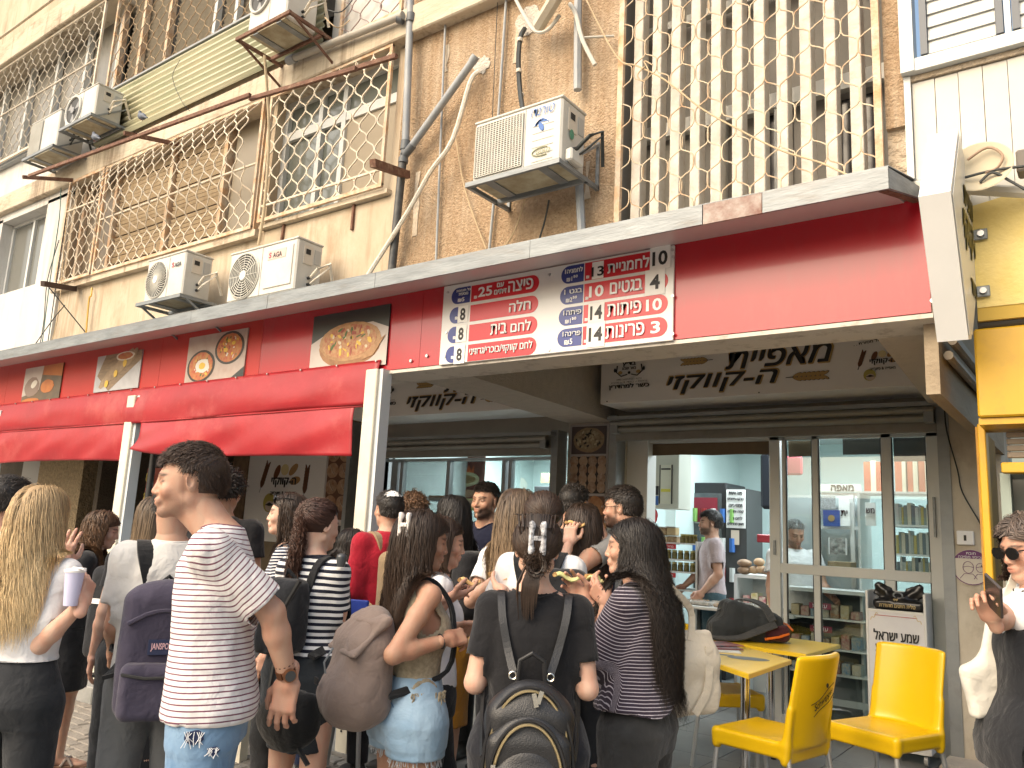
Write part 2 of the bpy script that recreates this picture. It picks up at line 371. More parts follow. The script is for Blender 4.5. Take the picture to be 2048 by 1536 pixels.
def hair_mat(name,col,tip=None,rough=.38):
    if name in _mats: return _mats[name]
    m=mat(name,col,.46,spec=.32); n=m.node_tree.nodes; l=m.node_tree.links; b=n['Principled BSDF']
    g=n.new('ShaderNodeNewGeometry'); a=n.new('ShaderNodeAttribute'); a.attribute_name='ht'
    x=n.new('ShaderNodeMixRGB'); x.inputs[1].default_value=(*col,1); x.inputs[2].default_value=(*(tip or tuple(c*1.5 for c in col)),1); l.new(a.outputs['Fac'],x.inputs[0])
    hsv=n.new('ShaderNodeHueSaturation'); l.new(x.outputs[0],hsv.inputs['Color'])
    mr=n.new('ShaderNodeMapRange'); mr.inputs[3].default_value=.6; mr.inputs[4].default_value=1.45; l.new(g.outputs['Random Per Island'],mr.inputs[0]); l.new(mr.outputs[0],hsv.inputs['Value'])
    l.new(hsv.outputs[0],b.inputs['Base Color']); b.inputs['Anisotropic'].default_value=.4
    return m
def rotm(yaw=0,pitch=0,roll=0):
    cy,sy=math.cos(yaw),math.sin(yaw); cp,sp=math.cos(pitch),math.sin(pitch); cr,sr=math.cos(roll),math.sin(roll)
    Z=np.array([[cy,-sy,0],[sy,cy,0],[0,0,1]]); X=np.array([[1,0,0],[0,cp,-sp],[0,sp,cp]]); Y=np.array([[cr,0,sr],[0,1,0],[-sr,0,cr]])
    return Z@X@Y
def hand_mesh(side,curl=.5,h=.003,scale=1,thumb=.5,spread=.1):
    """local: wrist at 0, fingers along +Y, palm facing -Z, thumb on +X*side"""
    s=side; pr=[rbox((0,.045,0),(.038,.048,.014),.013,k=.012),cone((0,-.04,0),(0,.01,0),.025,.026,k=.02)]
    pr.append(ell((.02*s,.03,-.008),(.018,.032,.014),k=.015))
    L=[(-.03,.078,.068,.0085),(-.0105,.086,.082,.0092),(.0105,.088,.088,.0094),(.031,.082,.078,.0092)]
    for i,(x,y,ln,r) in enumerate(L):
        x*=s; p=np.array([x,y,0.]); an=0; cu=curl*(1.15-.1*i); seg=[.45,.3,.25]
        for j in range(3):
            an+=cu*(.85,1.0,.7)[j]; d=np.array([math.sin(spread*(i-1.5)*s)*.8,math.cos(an),-math.sin(an)]); d=_n(d); q=p+d*ln*seg[j]
            pr.append(cone(p,q,r*(1-.08*j),r*(.92-.08*j),k=.004 if j else .009)); p=q
    a=np.array([.028*s,.018,-.006]); b=a+np.array([.024*s,.026,-.014-.02*thumb]); c=b+np.array([.008*s*(1-thumb),.03,-.006-.016*thumb]); d=c+np.array([-.006*s*thumb,.022,-.004-.01*thumb])
    pr+=[cone(a,b,.014,.012,k=.012),cone(b,c,.011,.0098,k=.004),cone(c,d,.0098,.0075,k=.003)]
    V,Q=sdf_mesh(pr,h); return V*scale,Q
def head_prims(S,male,jaw=1,nose=1,beard=0,neck=None):
    q=S
    pr=[ell((0,-.018*q,.032*q),(.077*q,.097*q,.086*q),k=.02),
        ell((0,.028*q,-.015*q),(.062*q,.062*q,.082*q),k=.03),
        cone((-.045*q,-.0*q,-.055*q),(-.012*q,.066*q,-.088*q),.021*q,.018*q,k=.02),cone((.045*q,-.0*q,-.055*q),(.012*q,.066*q,-.088*q),.021*q,.018*q,k=.02),
        ell((0,.073*q,-.09*q),(.021*q,.019*q,.018*q),k=.016),
        cone((-.03*q,.076*q,.024*q),(.03*q,.076*q,.024*q),(.012+.002*male)*q,(.012+.002*male)*q,k=.012),
        ell((-.04*q,.062*q,-.025*q),(.02*q,.018*q,.018*q),k=.018),ell((.04*q,.062*q,-.025*q),(.02*q,.018*q,.018*q),k=.018),
        ell((-.032*q,.094*q,.002*q),(.017*q,.014*q,.012*q),k=.014,op='s'),ell((.032*q,.094*q,.002*q),(.017*q,.014*q,.012*q),k=.014,op='s'),
        cone((0,.086*q,.012*q),(0,(.097+.004*nose)*q,-.026*q),.007*q,.0108*q,k=.012),
        ell((-.011*q,.092*q,-.031*q),(.0075*q,.0095*q,.007*q),k=.006),ell((.011*q,.092*q,-.031*q),(.0075*q,.0095*q,.007*q),k=.006),
        ell((0,.084*q,-.058*q),(.026*q,.016*q,.018*q),k=.012),
        ell((0,.0945*q,-.052*q),(.017*q,.0072*q,.0052*q),k=.004),ell((0,.093*q,-.0635*q),(.0155*q,.0075*q,.0062*q),k=.004),
        cone((-.022*q,.1*q,-.0578*q),(.022*q,.1*q,-.0578*q),.0016*q,.0016*q,k=.004,op='s')]
    for s in (-1,1):
        pr+=[ell((s*.074*q,-.012*q,-.002*q),(.007*q,.018*q,.031*q),k=.006,Rm=rotm(s*-.45,-.15)),
             ell((s*.0815*q,-.008*q,.002*q),(.0055*q,.0095*q,.017*q),k=.003,op='s',Rm=rotm(s*-.45,-.15)),
             ell((s*.031*q,.0715*q,.003*q),(.0135*q,.0135*q,.0105*q),k=.004)]
    return pr
def marks(V,S,stub=0):
    q=V/S; mk=np.zeros((len(V),3))
    def g(c,r): return np.exp(-((((q-np.array(c))/np.array(r))**2).sum(1)))
    lip=np.maximum(g((0,.1,-.052),(.018,.014,.0062)),g((0,.099,-.0635),(.016,.014,.007)))
    mk[:,0]=np.clip(lip*1.3,0,1)*.6+.18*(g((.045,.07,-.03),(.02,.03,.02))+g((-.045,.07,-.03),(.02,.03,.02)))+.25*g((0,.11,-.03),(.02,.02,.012))
    br=0
    for s in (-1,1):
        for t in (0,.33,.66,1): br=np.maximum(br,g((s*(.016+.032*t),.088-.014*t*t,.024+.005*math.sin(t*3)),(.009,.02,.0042)))
        br=np.maximum(br,.95*g((s*.044,.074,.005),(.007,.009,.0036))); br=np.maximum(br,.9*g((s*.046,.078,.024),(.010,.012,.0048)))
        # lashes / lid line, iris
        for t in (0,.5,1): br=np.maximum(br,.9*g((s*(.02+.022*t),.088,.0085+.003*math.sin(t*3)),(.007,.012,.0028)))
        br=np.maximum(br,.95*g((s*.031,.086,.003),(.0062,.012,.0058)))
    if stub:
        z=q[:,2]; y=q[:,1]
        m=np.clip((-.035-z)/.02,0,1)*np.clip((y-.0)/.02,0,1)*np.clip((z+.125)/.02,0,1)
        m=np.maximum(m*np.clip((abs(q[:,0])-.012)/.01+ (z<-.072),0,1), np.clip((.03-z)/.02,0,1)*np.clip(1-abs(y-.012)/.016,0,1)*(abs(q[:,0])>.05)*(z<.02)*.9)
        mus=g((0,.1,-.041),(.022,.02,.006)); br=np.maximum(br,stub*np.maximum(m*(1-lip),mus))
    mk[:,1]=np.clip(br,0,1); return mk
def pushout(p,C,r,Rm=None):
    """push points out of ellipsoids"""
    q=p-C
    if Rm is not None: q=q@Rm
    k=np.sqrt(((q/r)**2).sum(1)); m=k<1
    q[m]/=np.maximum(k[m],1e-3)[:,None]
    if Rm is not None: q=q@Rm.T
    return q+C
def strands(S,Hd,Rh,style,n,L,seed,wave=0,wl=.09,width=.006,bulge=.0,obst=None,tie=None,part=0,front=.0,nseg=12,spreadz=0,bang=0,vol=.018,tilt=None):
    """hair locks grown from the scalp. Returns V,Q,ht. Hd head centre, Rh head rotation (local->figure)"""
    r=np.random.RandomState(seed); rad=np.array([.078,.098,.087])*S; c0=np.array([0,-.018,.032])*S
    u=r.normal(size=(n*5,3)); u/=np.linalg.norm(u,axis=1)[:,None]
    x,y,z=u.T
    # hairline: higher over the face, sideburns before the ears, down to the nape at the back
    line=np.where(y>.35,.42+front,np.where(y>0,.0+ (y/.35)*(.35+front),-.62+.35*np.clip(y+1,0,1)))
    if style=='short': line=np.where((y>-.16)&(y<.22)&(line<.3),.16,np.where((y>=.22)&(y<.42),np.maximum(line,.1),line)) if True else line
    ok=z>line; u=u[ok][:n]; n=len(u)
    if style=='long':
        k_=(u[:,2]>.3)&(r.rand(n)<.6); u[k_,0]=u[k_,0]*.3-part*.3; u/=np.linalg.norm(u,axis=1)[:,None]
    lay=r.rand(n); p=c0+u*(rad*(1.0+.03*lay[:,None])); 
    if style=='short': d=u*.12+np.array([0,.8,.0])*np.clip(u[:,2:3]+.1,0,1)+np.array([0,-.25,-1])*np.clip(.6-u[:,2:3],0,1.2)+r.normal(size=(n,3))*.12; nseg=4
    elif style=='curly': d=u+r.normal(size=(n,3))*.5
    else:
        sgn=np.where(u[:,0]+part*.3>0,1,-1)
        d=np.stack([sgn*.9*np.clip(u[:,2],0,1),-.55*np.ones(n),-.35-.6*(1-u[:,2])],1)+r.normal(size=(n,3))*.07
    d/=np.linalg.norm(d,axis=1)[:,None]
    # to figure space
    p=p@Rh.T+Hd; d=d@Rh.T; c=Hd+Rh@c0; 
    Ls=L*(.72+.36*r.rand(n)) ; step=Ls/nseg; ph=r.rand(n)*6.28; ph2=r.rand(n)*6.28
    T=[p.copy()]; grav=np.array([0,0,-1.]); lr=rad*(1.0+.03*0)+vol*lay[:,None]*(np.clip(.35+u[:,2:3],.3,1.2) if style=='short' else 1)
    for i in range(nseg):
        s=(i+1)/nseg
        if style=='short': d=d+grav*.12
        elif style=='curly': d=d+r.normal(size=(n,3))*.45+grav*.15
        elif style in('tail','bun'):
            t=np.array(tie)-p; dist=np.linalg.norm(t,axis=1)[:,None]; tn=t/np.maximum(dist,1e-4)
            near=(dist<.03*S); 
            d=np.where(near|(np.zeros((n,1),bool)),d,d*.3+tn)
            if style=='tail': pass
        else: d=d*.55+grav*.5
        if style in('tail','bun'):
            if i==0: passed=np.zeros(n,bool)
            dist1=np.linalg.norm(np.array(tie)-p,axis=1)
            passed|=dist1<.028*S
            gd=grav+np.array([0,-.12,0])+.35*(r.normal(size=(n,3))*.35)
            d=np.where(passed[:,None],d*.45+gd*(1 if style=='tail' else .0)+(0 if style=='tail' else r.normal(size=(n,3))),d)
        d/=np.linalg.norm(d,axis=1)[:,None]
        p=p+d*step[:,None]
        q=(p-c)@Rh; k=np.sqrt(((q/lr)**2).sum(1)); m=k<1; q[m]/=np.maximum(k[m],1e-3)[:,None]; p=q@Rh.T+c
        if style!='short':
            q=(p-c)@Rh+c0; fz=(q[:,1]>.0)&(q[:,2]<.06*S)&(q[:,2]>-.2*S)
            q[fz,0]=np.sign(q[fz,0]+1e-6)*np.maximum(abs(q[fz,0]),(.076+.012*lay[fz])*S); q[fz,1]=np.minimum(q[fz,1],(.012+.02*lay[fz])*S); p=(q-c0)@Rh.T+c
        if obst and i>2:
            mg=.006+bulge*lay+.012*lay; e=.004
            for _ in range(2):
                f0=obst(p); 
                m=f0<mg
                if m.any():
                    pm=p[m]; gr=np.stack([obst(pm+np.array(x))-f0[m] for x in ((e,0,0),(0,e,0),(0,0,e))],1); gr/=np.maximum(1e-6,np.linalg.norm(gr,axis=1))[:,None]
                    p[m]=pm+gr*(mg[m]-f0[m])[:,None]
        T.append(p.copy())
    width*=.62 if style!='curly' else .8
    T=np.array(T) # (m,n,3)
    if style in('tail','bun') :
        pass
    fz=.0016+.004*r.rand(n)**4
    for i in range(1,nseg+1): T[i]+=r.normal(size=(n,3))*(fz*i/nseg)[:,None]
    if wave:
        for i in range(1,nseg+1):
            s=i/nseg; a=wave*min(1,s*1.8); t=Ls*s/wl*6.28
            T[i]+=np.stack([np.cos(t+ph),np.sin(t+ph),.3*np.sin(t+ph2)],1)*a
    m=len(T); wd=width*(.6+.8*r.rand(n))
    tang=np.gradient(T,axis=0); tang/=np.maximum(1e-6,np.linalg.norm(tang,axis=2))[...,None]
    outd=T-c; outd/=np.maximum(1e-6,np.linalg.norm(outd,axis=2))[...,None]
    a=np.cross(tang,outd); a/=np.maximum(1e-6,np.linalg.norm(a,axis=2))[...,None]; b=np.cross(a,tang)
    prof=np.array([.55]+[1]*(m-2)+[.12]) if m>2 else np.array([1,.1]); prof=np.interp(np.linspace(0,1,m),[0,.15,.75,1],[.6,1,.8,.12])
    W_=wd[None,:,None]*prof[:,None,None]
    ring=[T+a*W_*.5,T+b*W_*.28,T-a*W_*.5]
    V=np.stack(ring,2) # m,n,3,3
    V=V.transpose(1,0,2,3).reshape(-1,3)
    base=np.arange(n)[:,None,None]*m*3; ii=np.arange(m-1)[None,:,None]*3; kk=np.array([0,1])[None,None,:]; k2=np.array([1,2])[None,None,:]
    Q=np.stack([base+ii+kk,base+ii+k2,base+ii+3+k2,base+ii+3+kk],-1).reshape(-1,4)
    ht=np.repeat(np.tile(np.linspace(0,1,m),n),3)
    return V,Q,ht
def hair_cap(S,Hd,Rh,h,front=0,thick=.006,short=False):
    pr=[ell((0,-.021*S,.035*S),np.array([.079,.098,.087])*S+thick,k=.01)]
    V,Q=sdf_mesh(pr,h)
    def cl(V):
        y=V[:,1]/S; z=V[:,2]/S
        line=np.where(y>.03,.064+front*.08,np.where(y>-.005,.005+(y+.005)/.035*(.059+front*.08),-.03-.035*np.clip((-y)/.09,0,1)))
        if short: line=np.where((y>-.028),np.maximum(line,.036),line)
        return (line-z)*S,np.array([0,0,-1.])
    V,Q=clipmesh(V,Q,[cl],h); return V@Rh.T+Hd,Q
def ik(sh,wr,l1,l2,pole):
    sh=np.array(sh);wr=np.array(wr,float); d=wr-sh; D=np.linalg.norm(d); mx=(l1+l2)*.995
    if D>mx: wr=sh+d/D*mx; d=wr-sh; D=mx
    u=d/D; a=(l1*l1-l2*l2+D*D)/(2*D); hh=math.sqrt(max(0,l1*l1-a*a)); p=np.array(pole,float); p=p-u*(p@u); p=_n(p); return sh+u*a+p*hh,wr
SKIN={'l':(.56,.375,.285),'m':(.48,.30,.215),'t':(.41,.25,.17)}
def person(label,px,py,dep,face,H=None,z0=0.,male=0,skin='m',lean=0,head=(0,0,0),arms=None,hair=None,top=None,bottom=None,far=False,beard=0,bulk=1,shoes=None,glasses=None,hips=1,group=None,stance=.1,kids=True,legs=None,hand_h=None,twist=0,hfwd=0.):
    """px,py: head centre in the photograph, dep: distance ahead of the camera; face: 0 = back to the camera, 90 = facing left"""
    C_=PD(px,py,dep); 
    v=ray(px,py)[:2]; base=math.atan2(v[1],v[0])-math.pi/2; yaw=base+R(face)
    S=((C_[2]-z0)/.935)/1.7 if H is None else H/1.7
    hf=lean*.6*S
    hx=hfwd
    root_xy=C_[:2]-np.array([-math.sin(yaw),math.cos(yaw)])*(math.sin(R(lean))*.62*S+.02+hx)
    G=thing('person',label,'person',(root_xy[0],root_xy[1],z0),yaw,group)
    Mi=np.linalg.inv(np.array(wm(G)))
    def toL(p): return (Mi@np.append(np.array(p,float),1))[:3]
    Hd=toL(C_); zs=S
    ln=math.sin(R(lean))
    def yy(z): return ln*max(0,z-.93*S) +.3*hx*min(1,max(0,(z-.93*S)/(.62*S)))
    dz=Hd[2]-1.59*S    # stoop lowers the upper body
    def sh_z(z): return z+dz*min(1,max(0,(z/S-.93)/.6))
    wS=(.172 if male else .148)*S*bulk**.5; shz=sh_z((1.388 if male else 1.378)*S)
    tw=R(twist)
    shL=[np.array([s*wS*math.cos(tw),yy(shz)+s*wS*math.sin(tw),shz]) for s in (-1,1)]
    hg=(.010 if far else .0075)
    skm=skin_mat('skin_'+skin,SKIN[skin])
    Rh=rotm(R(head[0]),R(head[1]),R(head[2]))
    # --- torso rows
    B=bulk
    def row(z,w,d,cy=0): z_=sh_z(z*S); return (z_,w*S*B,d*S*B,0,yy(z_)+cy*S)
    hp=hips
    if male: body=[row(.80,.165,.11),row(.92,.172,.115,-.005),row(1.02,.158,.105),row(1.12,.155,.1),row(1.24,.17,.108),row(1.33,.168,.105),row(1.385,.138,.085,-.005),row(1.43,.085,.062,-.01),row(1.465,.05,.05,-.01)]
    else: body=[row(.80,.165*hp,.11*hp),row(.89,.18*hp,.122*hp,-.012),row(.98,.16*hp,.108*hp,-.005),row(1.07,.128,.09),row(1.18,.137,.095),row(1.29,.14,.094),row(1.365,.12,.076,-.006),row(1.415,.07,.055,-.01),row(1.455,.045,.045,-.01)]
    trunk=[loft(body,k=.02)]
    neckb=np.array([0,yy(sh_z(1.42*S))-.008*S,sh_z(1.42*S)]); hn=Hd+Rh@np.array([0,-.022*S,-.04*S]); nr=(.053 if male else .0465)*S
    chest=[]
    if not male: chest=[ell((s*.07*S,yy(sh_z(1.235*S))+.075*S,sh_z(1.235*S)),(.06*S,.055*S,.062*S),k=.04) for s in (-1,1)]
    shp=[cone(neckb+np.array([0,0,.005]),shL[i]+np.array([0,0,.0]),.042*S,.046*S*(1.06 if male else .9),k=.035) for i in (0,1)]
    # --- arms
    l1,l2=.272*S,.238*S; AR=[]
    ra=[(.049,.041,.04,.026),(.041,.035,.034,.0225)][0 if male else 1]; ra=[a*S*(B**.8) for a in ra]
    arms=arms or {}
    for i,s in ((0,-1),(1,1)):
        a=arms.get('L' if s<0 else 'R')
        if a is None: a=dict(rel=(s*.06,.03,-.52),pole=(s*.3,-1,0),curl=.4)
        if 'px' in a: wr=toL(PD(*a['px']))
        else: wr=shL[i]+np.array(a['rel'])*S
        el,wr=ik(shL[i],wr,l1,l2,a.get('pole',(s*.6,-.3,-1)))
        AR.append((shL[i],el,wr,a))
    armp=[]
    for i,(s_,e_,w_,a) in enumerate(AR):
        m1=s_+(e_-s_)*.35; m2=e_+(w_-e_)*.3
        armp+=[cone(s_,m1,ra[0],ra[0]*.98,k=.02),cone(m1,e_,ra[0]*.98,ra[1],k=.015),cone(e_,m2,ra[1],ra[2]*1.05,k=.015),cone(m2,w_,ra[2]*1.05,ra[3],k=.015)]
    # --- legs
    legs=legs or {}
    LG=[]; kh=.49*S; 
    for s in (-1,1):
        hpj=np.array([s*.088*S*hp,0,.88*S]); off=legs.get('L' if s<0 else 'R',(s*stance,0)); an=np.array([off[0]*S,off[1]*S-.02*S,.085*S])
        kn=(hpj+an)/2+np.array([s*.005,.02+.25*abs(off[1]),.02])*S; LG.append((hpj,kn,an))
    lr=(.092,.056,.05,.036) if not male else (.092,.06,.052,.038)
    lr=[x*S*B**.7*(hp**.8) for x in lr]
    legp=[]
    for (a,b,c) in LG:
        legp+=[cone(a,b,lr[0],lr[1],k=.03),cone(b,b+(c-b)*.35+np.array([0,-.012*S,0]),lr[1]*.93,lr[2]*1.08,k=.02),cone(b+(c-b)*.35+np.array([0,-.012*S,0]),c,lr[2]*1.08,lr[3],k=.02)]
        legp+=[cone(c+np.array([0,-.02*S,-.045*S]),c+np.array([0,.11*S,-.06*S]),.032*S,.026*S,k=.025),ell(c+np.array([0,.13*S,-.065*S]),(.042*S,.05*S,.018*S),k=.015)]
    V1,Q1=sdf_mesh(trunk+chest+shp+armp+legp+[cone(neckb,hn,nr*1.1,nr,k=.03)],hg)
    # --- head
    V2,Q2=sdf_mesh(head_prims(S,male)+[cone((0,-.028*S,-.05*S),Rh.T@(neckb-Hd)*.92+np.array([0,0,.0]),nr,nr*1.02,k=.028),cone((0,.02*S,-.075*S),Rh.T@(neckb-Hd)*.9+np.array([0,.02*S,0]),nr*.6,nr*.9,k=.03)],.0034 if not far else .0048)
    mk2=marks(V2,S,beard); V2=V2@Rh.T+Hd
    parts=[(V1,Q1),(V2,Q2)]; mks=[np.zeros((len(V1),3)),mk2]
    HM=[]
    for i,(s_,e_,w_,a) in enumerate(AR):
        s=(-1,1)[i]; fd=_n(np.array(a['dir'],float) if 'dir' in a else (w_-e_)); 
        pn=np.array(a.get('palm',(-s,0,-.3)),float); pn=_n(pn-fd*(pn@fd)); sx=np.cross(fd,-pn)
        Mh=np.stack([sx,fd,-pn],1)
        if hand_h!=0:
            V3,Q3=hand_mesh(-s,a.get('curl',.5),hand_h or (.0034 if not far else .0055),S*(1.03 if male else .93),a.get('thumb',.6))
            V3=V3@Mh.T+w_; parts.append((V3,Q3)); mks.append(np.tile([.12,0,0],(len(V3),1)))
        HM.append((Mh,w_))
    V,Q=join(parts)
    bo=mkobj('body',npmesh('body',V,Q,skm,{'mk':np.concatenate(mks)}),G,False)
    info=dict(G=G,S=S,Hd=Hd,Rh=Rh,AR=AR,LG=LG,sh=shL,yy=yy,sh_z=sh_z,toL=toL,HM=HM,M=np.array(wm(G)))
    hc=hg*.95
    # --- garments
    def garment(name,prims,clips,m,wr=.006,wf=22,seed=1,th=.0035,st=None,drape=(1,1,.55)):
        V,Q=sdf_mesh(prims,hc)
        N=vnormals(V,Q); amp=1.25*lumps(V,wf,seed,8,drape)+.7*lumps(V+.3,wf*2.3,seed+9,8,(1,1,.7))
        V=V+N*(amp*wr)[:,None]
        V,Q=clipmesh(V,Q,clips,hc)
        at={}
        if st is not None: at['st']=st(V)
        else: at['st']=V[:,2]
        o=mkobj(name,npmesh(name,V,Q,m,at),G,False)
        md=o.modifiers.new('thickness','SOLIDIFY'); md.thickness=th; md.offset=-1; md.use_rim=True
        return o
    if bottom:
        b=bottom; kd=b.get('kind','pants'); inf=b.get('loose',.012)*S; wz=sh_z(b.get('waist',1.0)*S)
        rows=[(z,w_+inf*.7,d_+inf*.7,cx,cy) for z,w_,d_,cx,cy in body if z<sh_z(1.13*S)]
        pr=[loft(rows,k=.03)]; hem=b.get('hem',.1)*S
        if kd in('pants','shorts'):
            fl=b.get('flare',0)*S
            for (h_,k_,a_) in LG:
                pr+=[cone(h_,k_,lr[0]+inf,lr[1]+inf*1.4+(fl*.3),k=.03),cone(k_,a_,lr[1]+inf*1.4+fl*.3,lr[3]+inf*1.8+fl,k=.02)]
        else:
            hw=b.get('w',.2)*S; r0=body[1]
            rows2=[(hem-.03,hw,hw*.75,0,0),(hem+.1,hw*.98,hw*.73,0,0),(.75*S,max(hw*.93,r0[1]*1.02),.15*S,0,0),(.89*S,r0[1]+inf,r0[2]+inf,0,-.01*S),(1.0*S,body[2][1]+inf,body[2][2]+inf,0,0)]
            pr=[loft(rows2,k=.02),loft(rows,k=.02)]
        cl=[lambda V:(V[:,2]-wz,np.array([0,0,1.])),lambda V:(hem-V[:,2],np.array([0,0,-1.]))]
        bt=garment(b.get('name','trousers'),pr,cl,b['mat'],b.get('wr',.005),b.get('wf',20),b.get('seed',3),drape=(1,1,.8)); info['bottom']=bt
    if top:
        t=top; inf=t.get('loose',.014)*S; hem=sh_z(t.get('hem',.93)*S); 
        fl=t.get('flare',.0)*S
        rows=[]
        for z,w_,d_,cx,cy in body:
            if z<hem-.1: continue
            q=np.clip((sh_z(1.3*S)-z)/(.4*S),0,1); ww=w_; dd=d_
            if t.get('boxy'): ww=max(w_,body[5][1]*t['boxy']) if z<sh_z(1.36*S) else w_; dd=max(d_,body[5][2]*t['boxy']*.95) if z<sh_z(1.36*S) else d_
            rows.append((z,ww+inf+fl*q,dd+inf+fl*q,cx,cy))
        sl=t.get('sleeve',.55); pr=[loft(rows,k=.03)]+[(c[0],c[1],c[2],.05,c[4],c[5]) for c in chest]
        if not t.get('vest'):
            pr+=[cone(neckb+np.array([0,0,-.01]),shL[i]+np.array([0,0,-.01*S]),.046*S,.046*S*(1.08 if male else .95)+inf*.6,k=.035) for i in (0,1)]
            for i,(s_,e_,w_,a) in enumerate(AR):
                d1=_n(e_-s_); e2=s_+d1*l1*min(1,sl)*1.1
                pr.append(cone(s_,e2,ra[0]+inf*.8,ra[0]*.97+inf*1.15+t.get('sflare',0)*S,k=.035))
                if sl>1: pr.append(cone(e_,e_+(w_-e_)*(sl-1+.06),ra[1]+inf*1.3,ra[3]+inf*1.2,k=.02))
        clips=[lambda V:(hem-V[:,2]+t.get('wavy',0)*np.sin(V[:,0]*18+1),np.array([0,0,-1.]))]
        if not t.get('vest'):
            for i,(s_,e_,w_,a) in enumerate(AR):
                if sl<=1: o_,d1,LL=s_,_n(e_-s_),l1*sl
                else: o_,d1,LL=e_,_n(w_-e_),l2*(sl-1)
                def cf(V,o_=o_,d1=d1,LL=LL,inf=inf+fl):
                    q=V-o_; tt=q@d1; rr=np.linalg.norm(q-tt[:,None]*d1,axis=1); tsd=trunk[0][0](V); return np.where((rr<.12*S)&(tt>LL*.6)&(tsd>.02*S+inf),tt-LL,-1.),d1
                clips.append(cf)
        else:
            for i in (0,1):
                s=(-1,1)[i]; o_=shL[i]
                clips.append(lambda V,o_=o_,s=s:(np.where(abs(V[:,0])>.06*S,(s*(V[:,0]-o_[0])+.018*S)-.12*(o_[2]-V[:,2]).clip(0,.2),-1.),np.array([s,0,0.])))
        nk=np.array([0,neckb[1]+.01*S,neckb[2]]); nrd=t.get('neck',.072)*S; nd=t.get('ndrop',.02)*S
        def ncf(V):
            q=V-nk; rr=np.sqrt(q[:,0]**2+(q[:,1]*1.0)**2); c=np.minimum(nrd-rr,.05); zc=q[:,2]+nd+.5*q[:,1].clip(-.02,1)
            r_=np.maximum(rr,1e-5)[:,None]; dr=-np.stack([q[:,0],q[:,1],0*rr],1)/r_
            return np.where(q[:,2]>-.06*S-nd,c,-1.) ,dr
        clips.append(ncf)
        def st(V):
            s_=V[:,2].copy()+.006*np.sin(V[:,0]*7+1)+.005*np.sin(V[:,1]*9)
            for i,(a_,e_,w_,_) in enumerate(AR):
                d1=_n(e_-a_); q=V-a_; tt=q@d1; rr=np.linalg.norm(q-tt[:,None]*d1,axis=1)
                wq=np.clip((trunk[0][0](V)-.006*S)/.05,0,1)*np.clip((.13*S-rr)/.03,0,1)*np.clip((tt+.02)/.09,0,1); wq=wq*wq*(3-2*wq)
                s_=s_*(1-wq)+wq*(-tt+a_[2])
            return s_
        tp=garment(t.get('name','shirt'),pr,clips,t['mat'],t.get('wr',.007),t.get('wf',20),t.get('seed',5),st=st); info['top']=tp
        if not t.get('vest') and not far:
            rg=[]
            for k in range(24):
                aa=2*math.pi*k/24; rg.append((nk[0]+(nrd+.001)*math.cos(aa),nk[1]+(nrd+.001)*math.sin(aa),0))
            Vt=np.array([v.co[:] for v in tp.data.vertices]) if len(tp.data.vertices) else None
            pts=[]
            nearneck=Vt[np.abs(Vt[:,2]-nk[2])<.09*S]
            for (x,y,_) in rg:
                d=(nearneck[:,0]-x)**2+(nearneck[:,1]-y)**2; j=np.argsort(d)[:3]; pts.append((x,y,nearneck[j,2].mean()+.001))
            z_=np.array([p_[2] for p_ in pts]); z_=(z_+np.roll(z_,1)+np.roll(z_,-1))/3
            MB().tube([(p_[0],p_[1],q_) for p_,q_ in zip(pts,z_)],.006,6,closed=True).build('collar',t.get('cmat',t['mat']),G,True,world=False)
    # --- shoes
    sm=shoes or mat('shoe_dark',(.03,.03,.03),.6)
    if shoes!='none':
        for (h_,k_,a_) in LG:
            c=a_; V,Q=sdf_mesh([cone(c+np.array([0,-.025,-.045])*S,c+np.array([0,.12,-.058])*S,.042*S,.034*S,k=.02),ell(c+np.array([0,.12,-.06])*S,(.048*S,.07*S,.028*S),k=.02),cone(c+np.array([0,-.01,-.02])*S,c+np.array([0,0,.02])*S,.044*S,.042*S,k=.02),rbox(c+np.array([0,.06,-.076])*S,(.044*S,.135*S,.014*S),.012*S,k=.008)],.008)
            V[:,2]=np.maximum(V[:,2],.004); mkobj('shoe',npmesh('shoe',V,Q,sm),G,False)
    # --- hair
    if hair:
        hh=dict(hair); hm=hh.pop('mat'); st_=hh.pop('style'); n=int(hh.pop('n',700)*(1.7 if st_!='curly' else 1.3)); L=hh.pop('L',.3)*S; fr=hh.get('front',0)
        capth=hh.pop('cap',.006)
        if hh.get('tie') is not None: hh['tie']=Hd+Rh@(np.array(hh['tie'])*S)
        bust=sh_z(1.25*S)
        ob=[((0,yy(bust)-.0,sh_z(1.2*S)),(.15*S*B+.01,.115*S*B+.012,.245*S)),((0,yy(shz)-.005,shz-.045*S),(.19*S,.085*S,.075*S))] if 0 else []
        hh.pop('noob',None)
        if st_ not in('short','curly'):
            opr=list(trunk)+list(shp)+list(chest)+armp[:2]+armp[4:6]+[cone(neckb,hn,nr*1.1,nr,k=.03)]; gi=((top or {}).get('loose',.014)*S+ (top or {}).get('flare',0)*S*.6 if top else 0)+hh.pop('lift',0)
            def ob(p,opr=opr,gi=gi):
                r_=opr[0][0](p)
                for q_ in opr[1:]: r_=smin(r_,q_[0](p),q_[3])
                return r_-gi
        V,Q,ht=strands(S,Hd,Rh,st_,n,L,hh.pop('seed',abs(hash(label))%999 if False else len(label)*7),obst=ob,**hh)
        Vc,Qc=hair_cap(S,Hd,Rh,.008 if far else .006,fr,capth,st_=='short'); 
        ht=np.concatenate([ht,np.zeros(len(Vc))]); V,Q=join([(V,Q),(Vc,Qc)])
        ho=mkobj('hair',npmesh('hair',V,Q,hm,{'ht':ht},smooth=True),G,False); info['hair']=ho
